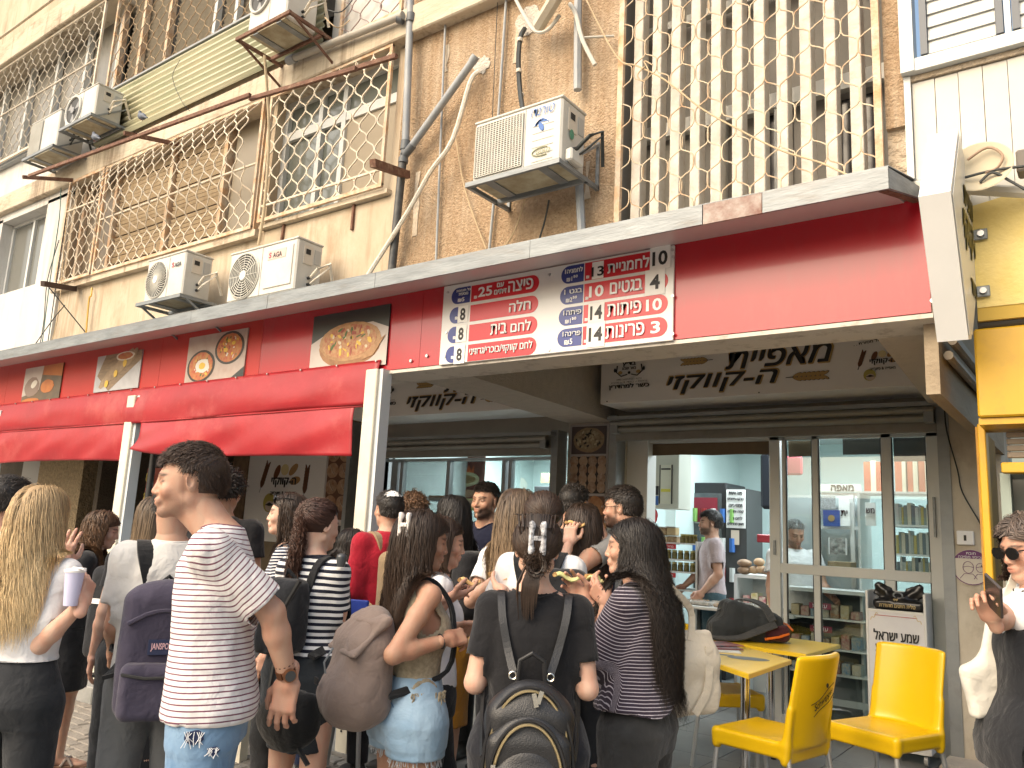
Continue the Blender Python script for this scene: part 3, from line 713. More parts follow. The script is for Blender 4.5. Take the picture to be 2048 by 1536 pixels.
    if glasses:
        gm=mat('glasses_black',(.012,.012,.012),.25); q=S
        def H3(x,y,z): return Hd+Rh@(np.array([x,y,z])*q)
        mb=MB()
        if glasses=='specs':
            for s in (-1,1):
                mb.tube([H3(s*.034+.024*math.cos(t),.1,.003+.017*math.sin(t)) for t in np.linspace(0,2*math.pi,17)[:-1]],.0016,5,closed=True)
                mb.tube([H3(s*.058,.098,.008),H3(s*.075,.05,.01),H3(s*.08,-.005,.012)],.0017,5)
            mb.tube([H3(-.01,.104,.006),H3(.01,.104,.006)],.0016,5)
        else:
            zz,yo=(.004,.0) if glasses=='sun' else (.085,-.03)
            for s in (-1,1):
                pl=[H3(s*.035+.031*math.cos(t)*(1 if abs(math.cos(t))<.8 else 1.0),.1+yo-.002*abs(math.cos(t)),zz+.022*math.sin(t)*(1.05)) for t in np.linspace(0,2*math.pi,15)[:-1]]
                off=Rh@np.array([0,.006*q,0]); mb.prism(pl,(0,0,0),off)
                mb.tube([H3(s*.066,.098+yo,zz+.01),H3(s*.08,.05+yo,zz+.008),H3(s*.084,-.01+yo,zz+.004)],.0028,5)
            mb.tube([H3(-.01,.105+yo,zz+.006),H3(.01,.105+yo,zz+.006)],.003,5)
        mb.build('glasses',gm,G,False,world=False)
    return info
def L2W(info,p): return (info['M']@np.append(np.array(p,float),1))[:3]
# ------------------------------------------------------------------ materials of the street
def PX(px,py,X):
    d=ray(px,py); t=X/d[0]; return np.array([0,0,CZ])+d*t
M_cream=mat('plaster_cream',(.50,.40,.28),.92,(.62,.535,.41),2.2,bump=.5,bscale=30,dirt=.55,dirtcol=(.27,.17,.09),dscale=2.6,stretch=(1,1,.45),streak=.55,streakcol=(.25,.16,.09))
M_peb=mat('pebble_dash',(.34,.225,.13),.95,(.50,.36,.23),38,bump=2.2,bscale=75,dirt=.4,dirtcol=(.62,.5,.36),dscale=1.6,streak=.35,streakcol=(.62,.52,.40))
M_band=mat('concrete_band',(.55,.46,.34),.9,(.66,.58,.45),3,bump=.6,bscale=25,dirt=.7,dirtcol=(.22,.14,.08),dscale=4,stretch=(.6,1,1.6),streak=.7,streakcol=(.16,.11,.07))
M_white=mat('plaster_white',(.62,.60,.56),.9,(.70,.69,.66),2,bump=.3,bscale=40,dirt=.35,dirtcol=(.36,.33,.28),dscale=1.8,stretch=(1,1,.4),streak=.5,streakcol=(.30,.26,.21))
M_conc=mat('arcade_concrete',(.50,.44,.37),.95,(.57,.51,.43),5,bump=.8,bscale=70,dirt=.4,dirtcol=(.25,.2,.15),dscale=5)
M_roughc=mat('rough_concrete',(.42,.33,.23),1,(.55,.46,.36),9,bump=5,bscale=26,dirt=.5,dirtcol=(.3,.2,.12),dscale=7)
M_galv=mat('galvanised_steel',(.17,.185,.195),.5,(.26,.28,.29),7,metal=.35,dirt=.55,dirtcol=(.17,.15,.13),dscale=9,stretch=(.5,1,3),bump=.2,bscale=30)
M_rust=mat('rusty_steel',(.11,.05,.03),.85,(.20,.10,.065),18,bump=.6,bscale=80,dirt=.5,dirtcol=(.4,.3,.2),dscale=15)
M_rustw=mat('rusty_white_paint',(.60,.53,.42),.8,(.52,.30,.15),9,bump=.6,bscale=60,dirt=.5,dirtcol=(.3,.12,.05),dscale=14)
M_red=mat('red_panel',(.47,.012,.024),.24,(.41,.012,.022),1.5,spec=.5,coat=.25,dirt=.22,dirtcol=(.30,.06,.06),dscale=5,stretch=(1,1,.35),streak=.22,streakcol=(.22,.03,.035))
M_red2=mat('red_panel_faded',(.46,.03,.025),.4,(.40,.025,.02),1.5,spec=.4)
M_soff=mat('soffit_panel',(.62,.55,.55),.24,spec=.22)
M_pvc=mat('red_tarpaulin',(.46,.018,.028),.42,(.38,.015,.024),3,spec=.45,dirt=.5,dirtcol=(.50,.13,.11),dscale=1.6,streak=.25,streakcol=(.30,.03,.03),bump=.35,bscale=7)
M_post=mat('cream_post_paint',(.68,.65,.54),.5,(.60,.56,.46),4,dirt=.3,dirtcol=(.4,.35,.27),dscale=6)
M_gw=mat('grille_white_paint',(.70,.65,.55),.7,(.60,.49,.35),10,dirt=.35,dirtcol=(.33,.15,.06),dscale=12)
M_alu=mat('white_aluminium',(.62,.63,.61),.38,(.55,.56,.54),2,spec=.5)
M_fin=mat('fin_white',(.66,.63,.57),.7,(.58,.52,.43),14,bump=.4,bscale=50,dirt=.35,dirtcol=(.36,.2,.1),dscale=10)
M_glassd=mat('window_glass',(.05,.06,.055),.06,spec=.6)
M_glass=mat('clear_glass',(.9,.95,.94),.02,trans=.0,alpha=.14,spec=.5)
M_dark=mat('dark_void',(.03,.028,.025),.9)
M_grey=mat('grey_steel_frame',(.24,.255,.26),.5,(.30,.31,.31),5,metal=.2,dirt=.3,dirtcol=(.12,.1,.08),dscale=8)
M_shut=mat('shutter_steel',(.235,.225,.20),.5,(.28,.27,.24),2,metal=.25,dirt=.35,dirtcol=(.1,.08,.06),dscale=5)
M_ac=mat('ac_casing',(.66,.65,.60),.5,(.58,.56,.50),3,dirt=.25,dirtcol=(.35,.3,.23),dscale=5)
M_acg=mat('ac_guard',(.52,.51,.46),.55,(.45,.43,.37),6)
M_blk=mat('black_rubber',(.02,.02,.02),.6)
M_greyp=mat('grey_pvc_pipe',(.25,.27,.29),.5,(.33,.34,.34),6,dirt=.4,dirtcol=(.45,.4,.33),dscale=12)
M_whp=mat('white_pipe_wrap',(.68,.64,.55),.75,(.6,.53,.42),9,bump=.8,bscale=45)
M_wire=mat('cable_beige',(.48,.36,.22),.7)
M_wb=mat('cable_black',(.025,.03,.03),.6)
M_sign=mat('sign_white',(.72,.70,.68),.4,(.68,.66,.64),1.2)
M_ink=mat('ink_black',(.012,.012,.014),.5); M_gold=mat('ink_gold',(.42,.27,.10),.5); M_wprint=mat('print_white',(.75,.75,.75),.4)
M_pw=mat('price_white',(.72,.71,.70),.3,(.68,.67,.66),2,coat=.2); M_blue=mat('price_blue',(.02,.035,.2),.3); M_pred=mat('price_red',(.52,.008,.02),.28)
M_paper=mat('paper_sticker',(.76,.75,.73),.6)
M_screw=mat('screw_head',(.5,.5,.5),.35,metal=.8)
M_yel=mat('yellow_wall_paint',(.70,.53,.17),.8,(.76,.61,.26),3,bump=.4,bscale=40,dirt=.2,dirtcol=(.5,.36,.1),dscale=6)
M_yel2=mat('yellow_metal',(.58,.33,.012),.4,(.50,.28,.01),2.5,spec=.5,dirt=.4,dirtcol=(.3,.17,.03),dscale=6)
M_tile=mat('terrace_tile',(.17,.175,.175),.42,(.215,.22,.22),3,dirt=.4,dirtcol=(.11,.105,.1),dscale=7)
M_pav=mat('street_paver',(.20,.175,.145),.9,(.29,.26,.22),10,bump=1,bscale=50,dirt=.5,dirtcol=(.1,.085,.065),dscale=9)
M_asph=mat('street_ground',(.27,.25,.22),.95,(.32,.3,.27),8,bump=.5,bscale=90)
YW=4.03; YS=6.9
# ------------------------------------------------------------------ ground
gb=MB(); gb.box(-60,40,-30,3.72,-.3,-.045); struct(gb,'street',M_asph)
cur=[]
pm=MB(); pm.box(-.098,.098,-.048,.048,-.05,0,bev=.007); pme=pm.mesh('paver',M_pav)
base=MB(); base.box(-9.2,-3.0,1.1,3.72,-.046,-.02); pvp=struct(base,'pavement',mat('paver_joint',(.12,.1,.08),1))
k=0
for j in range(26):
    for i in range(30):
        x=-8.8+i*.204+(j%2)*.102; y=3.66-j*.101
        px_=None
        c=np.linalg.solve(ROT.T@np.eye(3),np.array([0,0,0])) if False else None
        v=ROT.T@np.array([x,y,-CZ]); u,vv=1024+F_PX*v[0]/v[2],768+F_PX*v[1]/v[2]
        if v[2]>0 and -20<u<700 and 1290<vv<1590 and k<300:
            o=mkobj('paver',pme,pvp,True); o.matrix_basis=Matrix.Translation((x,y,random.uniform(-.004,.004)))@Matrix.Rotation(random.uniform(-.02,.02),4,'Z'); k+=1
# raised terrace with kerb and tiles
tb=MB(); tb.box(-14,-.2,3.86,12,-.2,.105); ter=struct(tb,'terrace_floor',mat('terrace_grout',(.09,.09,.088),.9))
for i in range(14):
    o=MB().box(-14+i,-14+i+.985,3.74,3.857,-.15,.118,bev=.008).build('kerb_stone',mat('kerb_stone',(.24,.24,.225),.85,(.3,.29,.27),7,bump=.6,bscale=50,dirt=.4,dirtcol=(.12,.11,.09)),ter)
tm=MB(); tm.box(-.297,.297,-.297,.297,-.01,.012,bev=.002); tme=tm.mesh('floor_tile',M_tile)
k=0
for i in range(23):
    for j in range(10):
        x=-13.4+.6*i; y=4.17+.6*j
        if x>-.6: continue
        v=ROT.T@np.array([x,y,.12-CZ]); u,vv=1024+F_PX*v[0]/v[2],768+F_PX*v[1]/v[2]
        if v[2]<0 or vv>1700: continue
        o=mkobj('floor_tile',tme,ter,True); o.matrix_basis=Matrix.Translation((x,y,.108+random.uniform(-.0008,.0008)))
# ramp of chequer plate at the step
rp_=MB(); c=[GZ(745,1470,.118),GZ(905,1515,.118)]
rp_.prism([(-4.75,3.25,.0),(-4.75,3.87,.125),(-4.75,3.87,.105),(-4.75,3.25,-.02)],(0,0,0),(1.25,0,0))
M_chk=mat('chequer_steel',(.19,.18,.165),.5,(.25,.24,.22),20,metal=.4,dirt=.5,dirtcol=(.1,.085,.07),dscale=12)
t=thing('access_ramp','grey chequer plate ramp up to the tiled terrace beside the cream post','ramp',(-4.1,3.5,0)); rp_.build('ramp_plate',M_chk,t)
st=MB()
for i in range(30):
    for j in range(14):
        x=-4.72+i*.041; y=3.28+j*.042; z=(y-3.25)/.62*.125+.002; d=.012*(1 if (i+j)%2 else -1)
        st.bar((x-.011,y-d,z+ (-d)/.62*.125),(x+.011,y+d,z+d/.62*.125),.005,.004)
st.build('raised_stud',M_chk,t,kind='stuff')
# ------------------------------------------------------------------ upper building
bd=thing('apartment_building','old beige apartment block with stained plaster and pebble dash above the bakery','building',(-6,YW,3))
def wallbox(n,m,x0,x1,z0,z1,y0=YW,y1=YW+.22): return MB().box(x0,x1,y0,y1,z0,z1).build(n,m,bd)
wallbox('pebble_wall',M_peb,-4.18,-2.27,3.2,9.6)
wallbox('pebble_pier',M_peb,-.775,-.69,3.62,9.6,YW-.01)
wallbox('broken_pier',M_roughc,-.775,-.69,3.2,3.62,YW+.02)
wallbox('plaster_wall',M_cream,-9.42,-4.18,3.2,4.02)
wallbox('plaster_wall',M_cream,-9.42,-9.36,4.02,5.28); wallbox('plaster_wall',M_cream,-5.8,-5.745,4.02,5.28); wallbox('plaster_wall',M_cream,-4.25,-4.18,4.02,5.24)
MB().box(-9.5,-5.78,YW-.07,YW+.05,3.97,4.03).build('window_sill',M_band,bd)
MB().box(-5.76,-4.22,YW-.05,YW+.05,4.03,4.065).build('window_sill',M_band,bd)
MB().box(-14,-2.62,YW-.1,YW+.2,5.26,5.50,bev=.01).build('floor_band',M_band,bd)
wallbox('plaster_wall',M_cream,-9.4,-5.1,5.5,5.62,YW-.02); wallbox('plaster_wall',M_white,-5.12,-4.18,5.5,9.6,YW+.02)
# second floor left part and third-floor slab
MB().box(-16,-9.0,YW-.16,YW+.3,7.52,7.86,bev=.01).build('floor_band',M_band,bd)
wallbox('plaster_wall',M_cream,-16,-8.9,7.86,9.6,YW-.02)
MB().tube([(-16,YW-.2,7.93),(-9.2,YW-.2,7.93)],.018,6).build('pipe_rail',M_band,bd)
wallbox('plaster_wall',M_white,-16,-9.0,5.5,6.0,YW)
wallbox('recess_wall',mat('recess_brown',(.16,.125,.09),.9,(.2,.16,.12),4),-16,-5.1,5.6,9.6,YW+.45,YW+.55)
MB().box(-16,-.6,YW+.02,YW+.5,8.4,9.6).build('upper_wall',M_cream,bd) if False else None
# white building to the left
wb=thing('white_building','white plastered building left of the beige block, with a sliding window','building',(-11,YW,3))
def wbox(n,m,x0,x1,z0,z1,y0=YW-.03,y1=YW+.3): return MB().box(x0,x1,y0,y1,z0,z1).build(n,m,wb)
wbox('wall',M_white,-16,-9.42,3.0,4.16); wbox('wall',M_white,-10.02,-9.42,4.16,5.2); wbox('wall',M_white,-16,-11.25,4.16,5.2); wbox('lintel',M_white,-16,-9.42,5.16,5.26,YW-.03,YW+.3)
fr=MB()
for a,b,c,d in((-11.25,-10.02,4.16,4.2),(-11.25,-10.02,5.12,5.16)): fr.box(a,b,YW+.1,YW+.16,c,d)
for a in(-11.25,-10.66,-10.07): fr.box(a,a+.05,YW+.095,YW+.165,4.2,5.12)
wd=fr.build('window',M_alu,wb); MB().box(-11.2,-10.03,YW+.125,YW+.135,4.2,5.12).build('pane',mat('grey_pane',(.16,.16,.145),.1),wd)
MB().box(-11.2,-10.05,YW+.28,YW+.3,4.2,5.12).build('curtain',mat('curtain_grey',(.3,.29,.26),.9,(.22,.21,.19),2,stretch=(12,1,.3)),wd)
# ------------------------------------------------------------------ windows behind grilles
w1=thing('window','white framed window behind the grille right of the rusty beam end','window',(-5,YW+.12,4.07))
fb=MB(); 
fb.box(-5.745,-4.25,YW+.1,YW+.16,4.065,4.12); fb.box(-5.745,-4.25,YW+.1,YW+.16,5.2,5.26); fb.box(-5.745,-4.25,YW+.095,YW+.165,4.88,4.96)
for x in(-5.745,-5.28,-4.98,-4.3): fb.box(x,x+.05,YW+.09,YW+.17,4.12,5.2)
fb.build('frame',M_alu,w1); MB().box(-5.72,-4.27,YW+.13,YW+.14,4.1,5.22).build('pane',mat('green_grey_pane',(.115,.125,.11),.12,(.15,.16,.14),1),w1)
MB().box(-4.93,-4.31,YW+.115,YW+.125,4.12,4.88).build('blind_panel',mat('blind_beige',(.33,.28,.21),.8),w1)
w2=thing('window','long louvred window behind the bulging wavy grille','window',(-7.5,YW+.12,4.03))
lv=MB().box(-.5,.5,0,.012,-.016,.016).xf(Matrix.Rotation(.5,4,'X')).mesh('louvre',mat('louvre_wood',(.50,.40,.27),.7,(.42,.31,.19),9,dirt=.3,dirtcol=(.2,.12,.06)))
MB().box(-9.36,-5.8,YW+.2,YW+.22,4.03,5.26).build('backing',mat('warm_dark',(.10,.07,.045),.9),w2)
for (xa,xb) in((-8.55,-7.55),(-7.45,-6.62)):
    for k in range(27):
        o=mkobj('louvre',lv,w2,True); o.matrix_basis=wm(w2).inverted()@Matrix.Translation(((xa+xb)/2,YW+.1,4.08+k*.0445+ (.01 if k%7==3 else 0)))@Matrix.Rotation(random.uniform(-.006,.006),4,'Y')@Matrix.Diagonal((xb-xa,1,1,1))
pst=MB()
for x in(-9.33,-8.62,-7.53,-6.6,-6.05,-5.86): MB().box(x,x+.055,YW+.06,YW+.15,4.03,5.26).build('post',M_rustw,w2)
MB().box(-9.3,-8.6,YW+.12,YW+.13,4.03,5.26).build('pane',mat('brown_pane',(.16,.125,.085),.3,(.11,.085,.06),2),w2); MB().box(-6.5,-5.85,YW+.12,YW+.13,4.03,5.26).build('pane',mat('olive_pane',(.25,.21,.15),.35),w2)
# upper louvred windows (second floor)
w3=thing('window','rusty framed louvred windows on the second floor above the corrugated panel','window',(-7,YW,6.2))
M_lvd=mat('louvre_grey',(.30,.26,.20),.7,(.22,.19,.14),9)
lv2=MB().box(-.5,.5,0,.012,-.02,.02).xf(Matrix.Rotation(.6,4,'X')).mesh('louvre',M_lvd)
MB().box(-9.1,-5.15,YW+.28,YW+.3,6.15,9.4).build('backing',M_dark,w3)
for (xa,xb) in((-8.95,-8.05),(-7.95,-7.15),(-7.05,-6.1),(-6.0,-5.2)):
    for k in range(40):
        o=mkobj('louvre',lv2,w3,True); o.matrix_basis=wm(w3).inverted()@Matrix.Translation(((xa+xb)/2,YW+.16,6.25+k*.058))@Matrix.Diagonal((xb-xa,1,1,1))
for x in(-9.08,-8.6,-8.03,-7.12,-6.75,-6.08,-5.6,-5.17): MB().box(x,x+.05,YW+.08,YW+.14,6.2,9.4).build('post',M_alu if x>-8 else M_rustw,w3)
MB().box(-9.1,-5.15,YW+.05,YW+.1,6.17,6.22).build('rail',M_alu,w3)
w4=thing('window','grey glazed balcony windows behind the far left grille','window',(-12,YW,6.2))
MB().box(-16,-9.15,YW+.2,YW+.22,6.0,7.52).build('pane',mat('dusty_pane',(.20,.19,.165),.25,(.28,.26,.22),1.5,stretch=(3,1,.5)),w4)
for i in range(9): MB().box(-15.6+i*.8,-15.54+i*.8,YW+.12,YW+.18,6.0,7.52).build('post',M_alu,w4)
MB().box(-16,-9.15,YW-.07,YW+.0,5.98,6.04).build('rail',M_greyp,w4)
# corrugated panel
cp=MB(); n=9
prof=[]
for k in range(n*4+1):
    z=5.56+(6.17-5.56)*k/(n*4); prof.append((YW-.10+.018*math.sin(k*math.pi/2+.6),z))
vs=[];fs=[]
for (y,z) in prof: vs+=[(-8.9,y,z),(-5.1,y,z)]
for i in range(len(prof)-1): fs.append((2*i,2*i+1,2*i+3,2*i+2))
cp.add(vs,fs)
M_corr=mat('corrugated_plastic',(.42,.44,.29),.5,(.62,.57,.40),1.8,dirt=.5,dirtcol=(.45,.36,.2),dscale=3,stretch=(.5,1,6))
o=cp.build('corrugated_panel',M_corr,None,True); tag(o,'pale green corrugated plastic panel under the second-floor windows','panel'); mo=o.modifiers.new('t','SOLIDIFY'); mo.thickness=.004
MB().box(-8.95,-5.1,YW-.13,YW-.02,6.17,6.19).build('cap_strip',M_grey,o)
# ------------------------------------------------------------------ wavy security grilles
def wavewire(z0,z1,p,amp,phase,sharp,per=14,bulge=None,r=.004):
    n=int((z1-z0)/p*per); pts=[]
    for k in range(n+1):
        z=z0+(z1-z0)*k/n; t=(z/p+phase)*2*math.pi; s=math.sin(t); s=math.tanh(sharp*s)/math.tanh(sharp)
        y=0 if bulge is None else bulge((z-z0)/(z1-z0)); pts.append((amp*s,-y,z))
    return MB().tube(pts,r,4)
def grille(label,x0,x1,z0,z1,Y,dx,p,m,sharp=2.2,r=.004,bulge=None,frame=M_rustw,fw=.03,zf=None,group=None,hb=()):
    g=thing('window_grille',label,'grille',((x0+x1)/2,Y,z0),group=group)
    n=int(round((x1-x0)/dx)); dx=(x1-x0)/n
    ms=[wavewire(z0,z1,p,dx*.5,ph,sharp,r=r,bulge=bulge).mesh('wire',m,True) for ph in(0,.5)]
    for i in range(n):
        if i%2: mm=ms[1]
        else: mm=ms[0]
        o=mkobj('wire',mm,g,True); o.matrix_basis=wm(g).inverted()@Matrix.Translation((x0+dx*(i+.5)+random.uniform(-.004,.004),Y+random.uniform(-.006,.006),random.uniform(-.006,.006)))@Matrix.Shear('XY',4,(random.uniform(-.002,.002),0))
    if fw:
        for a in(x0,x1): MB().box(a-fw/2,a+fw/2,Y-fw*.3,Y+fw*.5,z0,z1).build('frame_bar',frame,g)
        for a in((z0,z1) if zf is None else zf): MB().box(x0-fw/2,x1+fw/2,Y-fw*.35,Y+fw*.45,a-fw/2,a+fw/2).build('frame_bar',frame,g)
    for a in hb: MB().box(x0,x1,Y-.006,Y+.01,a-.008,a+.008).build('cross_bar',m,g)
    return g
bigm=mat('wire_cream',(.60,.52,.38),.65,(.44,.28,.15),9,dirt=.3,dirtcol=(.25,.1,.04),dscale=9)
bg_=grille('tall wavy wire grille over white vertical fins right of the branded outdoor unit',-2.25,-.80,3.25,6.2,YW-.05,.0785,.268,bigm,sharp=2.4,r=.0042,fw=.035,zf=(3.25,),frame=M_rustw)
grille('white diamond grille over the sliding window left of the grey drainpipes',-5.74,-4.27,4.09,5.25,YW-.07,.098,.235,M_gw,sharp=.8,r=.007,hb=(4.22,))
def bul(t): return .16*max(0,math.sin(max(0,min(1,(1-t)/.75))*math.pi))**.8 if t<1 else 0
grille('bulging cream wire grille over the louvred window, rusty at its lower left',-8.55,-5.84,4.05,5.25,YW-.08,.085,.21,M_gw,sharp=.8,r=.006,bulge=bul,hb=(4.65,))
grille('flat rusty wire grille at the left end of the louvred window',-9.36,-8.6,4.05,5.25,YW-.09,.085,.21,M_gw,sharp=.8,r=.0045,hb=(4.9,))
grille('rusty wire grille over the second-floor louvred windows',-9.0,-5.2,6.18,8.9,YW-.02,.1,.23,mat('wire_brown',(.36,.27,.16),.8,(.25,.15,.08),8),sharp=.8,r=.0045,frame=M_rustw)
grille('grey wire grille across the balcony at the far upper left',-14.8,-9.15,6.02,7.5,YW-.1,.1,.23,mat('wire_greyish',(.48,.44,.37),.8,(.38,.32,.24),8),sharp=.8,r=.0048,frame=M_gw,hb=(6.75,))
grille('white wire grille on the narrow wall beside the upper drainpipe',-4.95,-4.25,5.56,6.8,YW-.03,.12,.25,mat('wire_purplish',(.3,.23,.21),.8),sharp=.8,r=.005,frame=M_rustw)
# fins and window behind the tall grille
fn=thing('fin_screen','white vertical concrete fins behind the tall wavy grille','screen',(-1.5,YW,3.2))
xs=[-2.17+.1255*i for i in range(12)]
fme=MB().box(-.03,.03,0,.085,0,3.0,bev=.004).mesh('fin',M_fin)
for x in xs:
    if x>-.82: continue
    o=mkobj('fin',fme,fn,True); o.matrix_basis=wm(fn).inverted()@Matrix.Translation((x,YW+.015,3.2))
w5=thing('window','dark mesh-covered window behind the white fins','window',(-1.5,YW+.3,3.2))
MB().box(-2.27,-.77,YW+.3,YW+.32,3.2,6.2).build('backing',mat('window_dark_grey',(.22,.205,.18),.5,(.28,.26,.235),2),w5)
fb=MB(); fb.box(-2.27,-.77,YW+.2,YW+.25,4.02,4.11); fb.box(-2.27,-.77,YW+.2,YW+.25,4.75,4.8)
for x in(-1.72,-1.4,-1.1): fb.box(x,x+.035,YW+.21,YW+.25,3.2,4.02)
fb.build('frame',M_alu,w5)
MB().box(-1.5,-1.32,YW+.28,YW+.29,3.2,4.02).build('pane',mat('pane_dark',(.02,.02,.025),.15),w5); MB().box(-1.05,-.85,YW+.28,YW+.29,3.2,4.0).build('pane',mat('pane_dark'),w5)
MB().box(-2.25,-1.9,YW+.27,YW+.28,3.2,4.0).build('mesh_curtain',mat('curtain_pale',(.33,.31,.27),.9),w5)
# side reveal of the recess
MB().box(-2.275,-2.255,YW,YW+.3,3.2,6.2).build('reveal',mat('reveal_grey',(.2,.19,.17),.9),w5)
# ------------------------------------------------------------------ white cladding and shutter on the right
cl=thing('clad_bay','white panelled bay with a louvred shutter above the projecting sign','wall',(-.1,YW,3.3))
x=-.685
MB().box(-.685,-.655,YW-.03,YW+.05,2.95,3.86).build('edge_trim',M_alu,cl)
for i in range(14):
    MB().box(-.652+i*.1,-.652+i*.1+.097,YW-.005+.002*(i%2),YW+.04,2.95,3.83).build('panel',mat('clad_panel',(.60,.585,.53),.5,(.56,.54,.48),2,dirt=.2,dirtcol=(.4,.33,.25),dscale=3),cl)
MB().box(-.685,1.0,YW-.02,YW+.05,3.835,3.862).build('edge_trim',M_roughc,cl)
sh=thing('window_shutter','closed white louvred shutter with dark rails above the panelled bay','shutter',(0,YW,3.9))
MB().box(-.69,-.63,YW-.07,YW+.03,3.865,5.2).build('frame_bar',M_alu,sh); MB().box(-.63,1,YW-.06,YW+.03,3.865,3.93).build('frame_bar',M_alu,sh)
MB().box(-.60,-.57,YW-.06,YW,3.94,5.2).build('rail',mat('rail_dark',(.10,.11,.125),.5),sh); MB().box(-.285,-.255,YW-.06,YW,3.94,5.2).build('rail',mat('rail_dark'),sh); MB().box(-.25,-.225,YW-.055,YW,3.93,5.2).build('frame_bar',M_alu,sh); MB().box(-.22,-.19,YW-.06,YW,3.94,5.2).build('rail',mat('rail_dark'),sh)
sm_=MB().prism([(-.14,.012,0),(-.14,-.012,.0),(-.14,-.0,.068),(-.14,.012,.068)],(0,0,0),(.28,0,0)).mesh('slat',M_alu)
for k in range(18):
    o=mkobj('slat',sm_,sh,True); o.matrix_basis=wm(sh).inverted()@Matrix.Translation((-.428,YW-.03,3.945+k*.07))
    o=mkobj('slat',sm_,sh,True); o.matrix_basis=wm(sh).inverted()@Matrix.Translation((-.05,YW-.03,3.945+k*.07))
# ------------------------------------------------------------------ canopy with fascia
cn=thing('canopy','galvanised canopy edge running above the red bakery fascia','canopy',(-5,3.8,3.2))
js=[-14,-9.05,-6.0,-5.0,-3.86,-2.6,-1.55,-1.25,-.69]
for i in range(len(js)-1):
    m=M_galv if i!=6 else mat('rust_patch',(.2,.10,.075),.8,(.45,.4,.36),9,bump=.4)
    d=random.uniform(-.003,.003); MB().box(js[i]+.002,js[i+1]-.002,3.6+d,3.614+d,3.13,3.235).build('edge_flashing',m,cn)
for i,(a,b) in enumerate(zip([-14,-11.5,-9,-7.3,-5.6,-3.9,-2.2],[-11.5,-9,-7.3,-5.6,-3.9,-2.2,-.70])):
    MB().hexa([(a+.002,3.615,3.137),(b-.002,3.615,3.137),(b-.002,4.0,3.21),(a+.002,4.0,3.21),(a+.002,3.615,3.145),(b-.002,3.615,3.145),(b-.002,4.0,3.222),(a+.002,4.0,3.222)]).build('soffit_panel',M_soff,cn)
MB().hexa([(-14,3.6,3.233),(-.69,3.6,3.233),(-.62,4.02,3.30),(-14,4.02,3.30),(-14,3.6,3.238),(-.69,3.6,3.238),(-.62,4.02,3.305),(-14,4.02,3.305)]).build('top_sheet',M_galv,cn)
MB().hexa([(-.698,3.612,3.13),(-.688,3.6,3.13),(-.6,4.0,3.205),(-.61,4.01,3.205),(-.698,3.612,3.225),(-.688,3.6,3.225),(-.6,4.0,3.25),(-.61,4.01,3.25)]).build('end_flashing',M_galv,cn)
MB().hexa([(-.74,3.63,3.134),(-.7,3.63,3.134),(-.615,3.995,3.2),(-.66,3.995,3.2),(-.74,3.63,3.137),(-.7,3.63,3.137),(-.615,3.995,3.206),(-.66,3.995,3.206)]).build('end_trim',M_rust,cn)
fs_=thing('fascia','red panelled shop fascia under the canopy','fascia',(-5,3.99,2.9))
jf=[-14,-10.3,-9.0,-7.05,-5.55,-3.77,-3.575,-.605]
for i in range(len(jf)-1):
    MB().box(jf[i]+.0015,jf[i+1]-.0015,3.985,4.0,2.66,3.215).build('panel',M_red if i>=4 else M_red2,fs_)
for (x,y) in((823,722),(855,712),(1866,602),(100,0)):
    if y: p=P(x,y,3.984); MB().cyl((p[0],3.984,p[2]),(p[0],3.972,p[2]),.011,12).build('screw',M_screw,fs_,True)
MB().box(-14,-.60,3.99,4.3,2.635,2.657).build('lower_edge',mat('white_edge',(.6,.56,.5),.8,dirt=.6,dscale=9),fs_)
struct(MB().box(-14,-.60,4.004,4.35,2.66,3.32),'edge_beam',M_conc)
# ------------------------------------------------------------------ arcade: ceiling, beams, walls
struct(MB().box(-18,-.3,4.3,12,3.34,3.5),'arcade_ceiling',M_conc)
def skewbox(mb,a,b,zb,zt,y0=4.02,y1=6.9):
    return mb.hexa([(a[0],y0,zb),(a[1],y0,zb),(b[1],y1,zb+.03),(b[0],y1,zb+.03),(a[0],y0,zt),(a[1],y0,zt),(b[1],y1,zt),(b[0],y1,zt)])
struct(skewbox(MB(),(-4.08,-3.6),(-4.37,-3.87),2.655,3.34),'ceiling_beam',mat('beam_plaster',(.50,.45,.39),.95,(.43,.39,.34),14,bump=1.6,bscale=90))
struct(skewbox(MB(),(-.90,-.655),(-1.07,-.79),2.65,3.34),'ceiling_beam',M_conc)
struct(MB().box(-18,-.3,6.95,7.15,2.6,3.34),'arcade_wall',mat('arcade_wall_paint',(.40,.35,.29),.9,(.35,.31,.26),3))
struct(MB().box(-4.38,-3.85,6.88,7.2,.1,2.7),'arcade_pillar',M_conc)
pil=MB().box(-1.0,-.62,6.72,7.3,.05,2.72); struct(pil,'arcade_pillar',mat('pillar_peeling',(.60,.54,.44),.85,(.46,.40,.31),3,bump=.5,bscale=20,dirt=.45,dirtcol=(.26,.2,.14),dscale=5,stretch=(1,1,.7)))
struct(MB().box(-1.05,-.58,6.4,6.72,.05,.2,bev=.02),'step',M_conc)
# projecting party wall right of the beam (old timber/pipes)
pw=MB(); pw.box(-.66,-.60,4.1,6.8,2.3,3.3); struct(pw,'party_wall',mat('old_timber',(.38,.31,.22),.9,(.3,.24,.17),8,stretch=(1,.2,1),bump=.6))
for k,(x,z) in enumerate(((-.585,2.62),(-.555,2.55),(-.575,2.48))):
    o=MB().tube([(x,4.2,z+.02),(x,6.6,z+.06)],.022,8).build('conduit',mat('conduit_taupe',(.36,.31,.25),.6),None,True); tag(o,['taupe conduit under the projecting sign, topmost of three','taupe conduit under the projecting sign, middle of three','taupe conduit under the projecting sign, lowest of three'][k],'pipe','conduits beside the right beam')
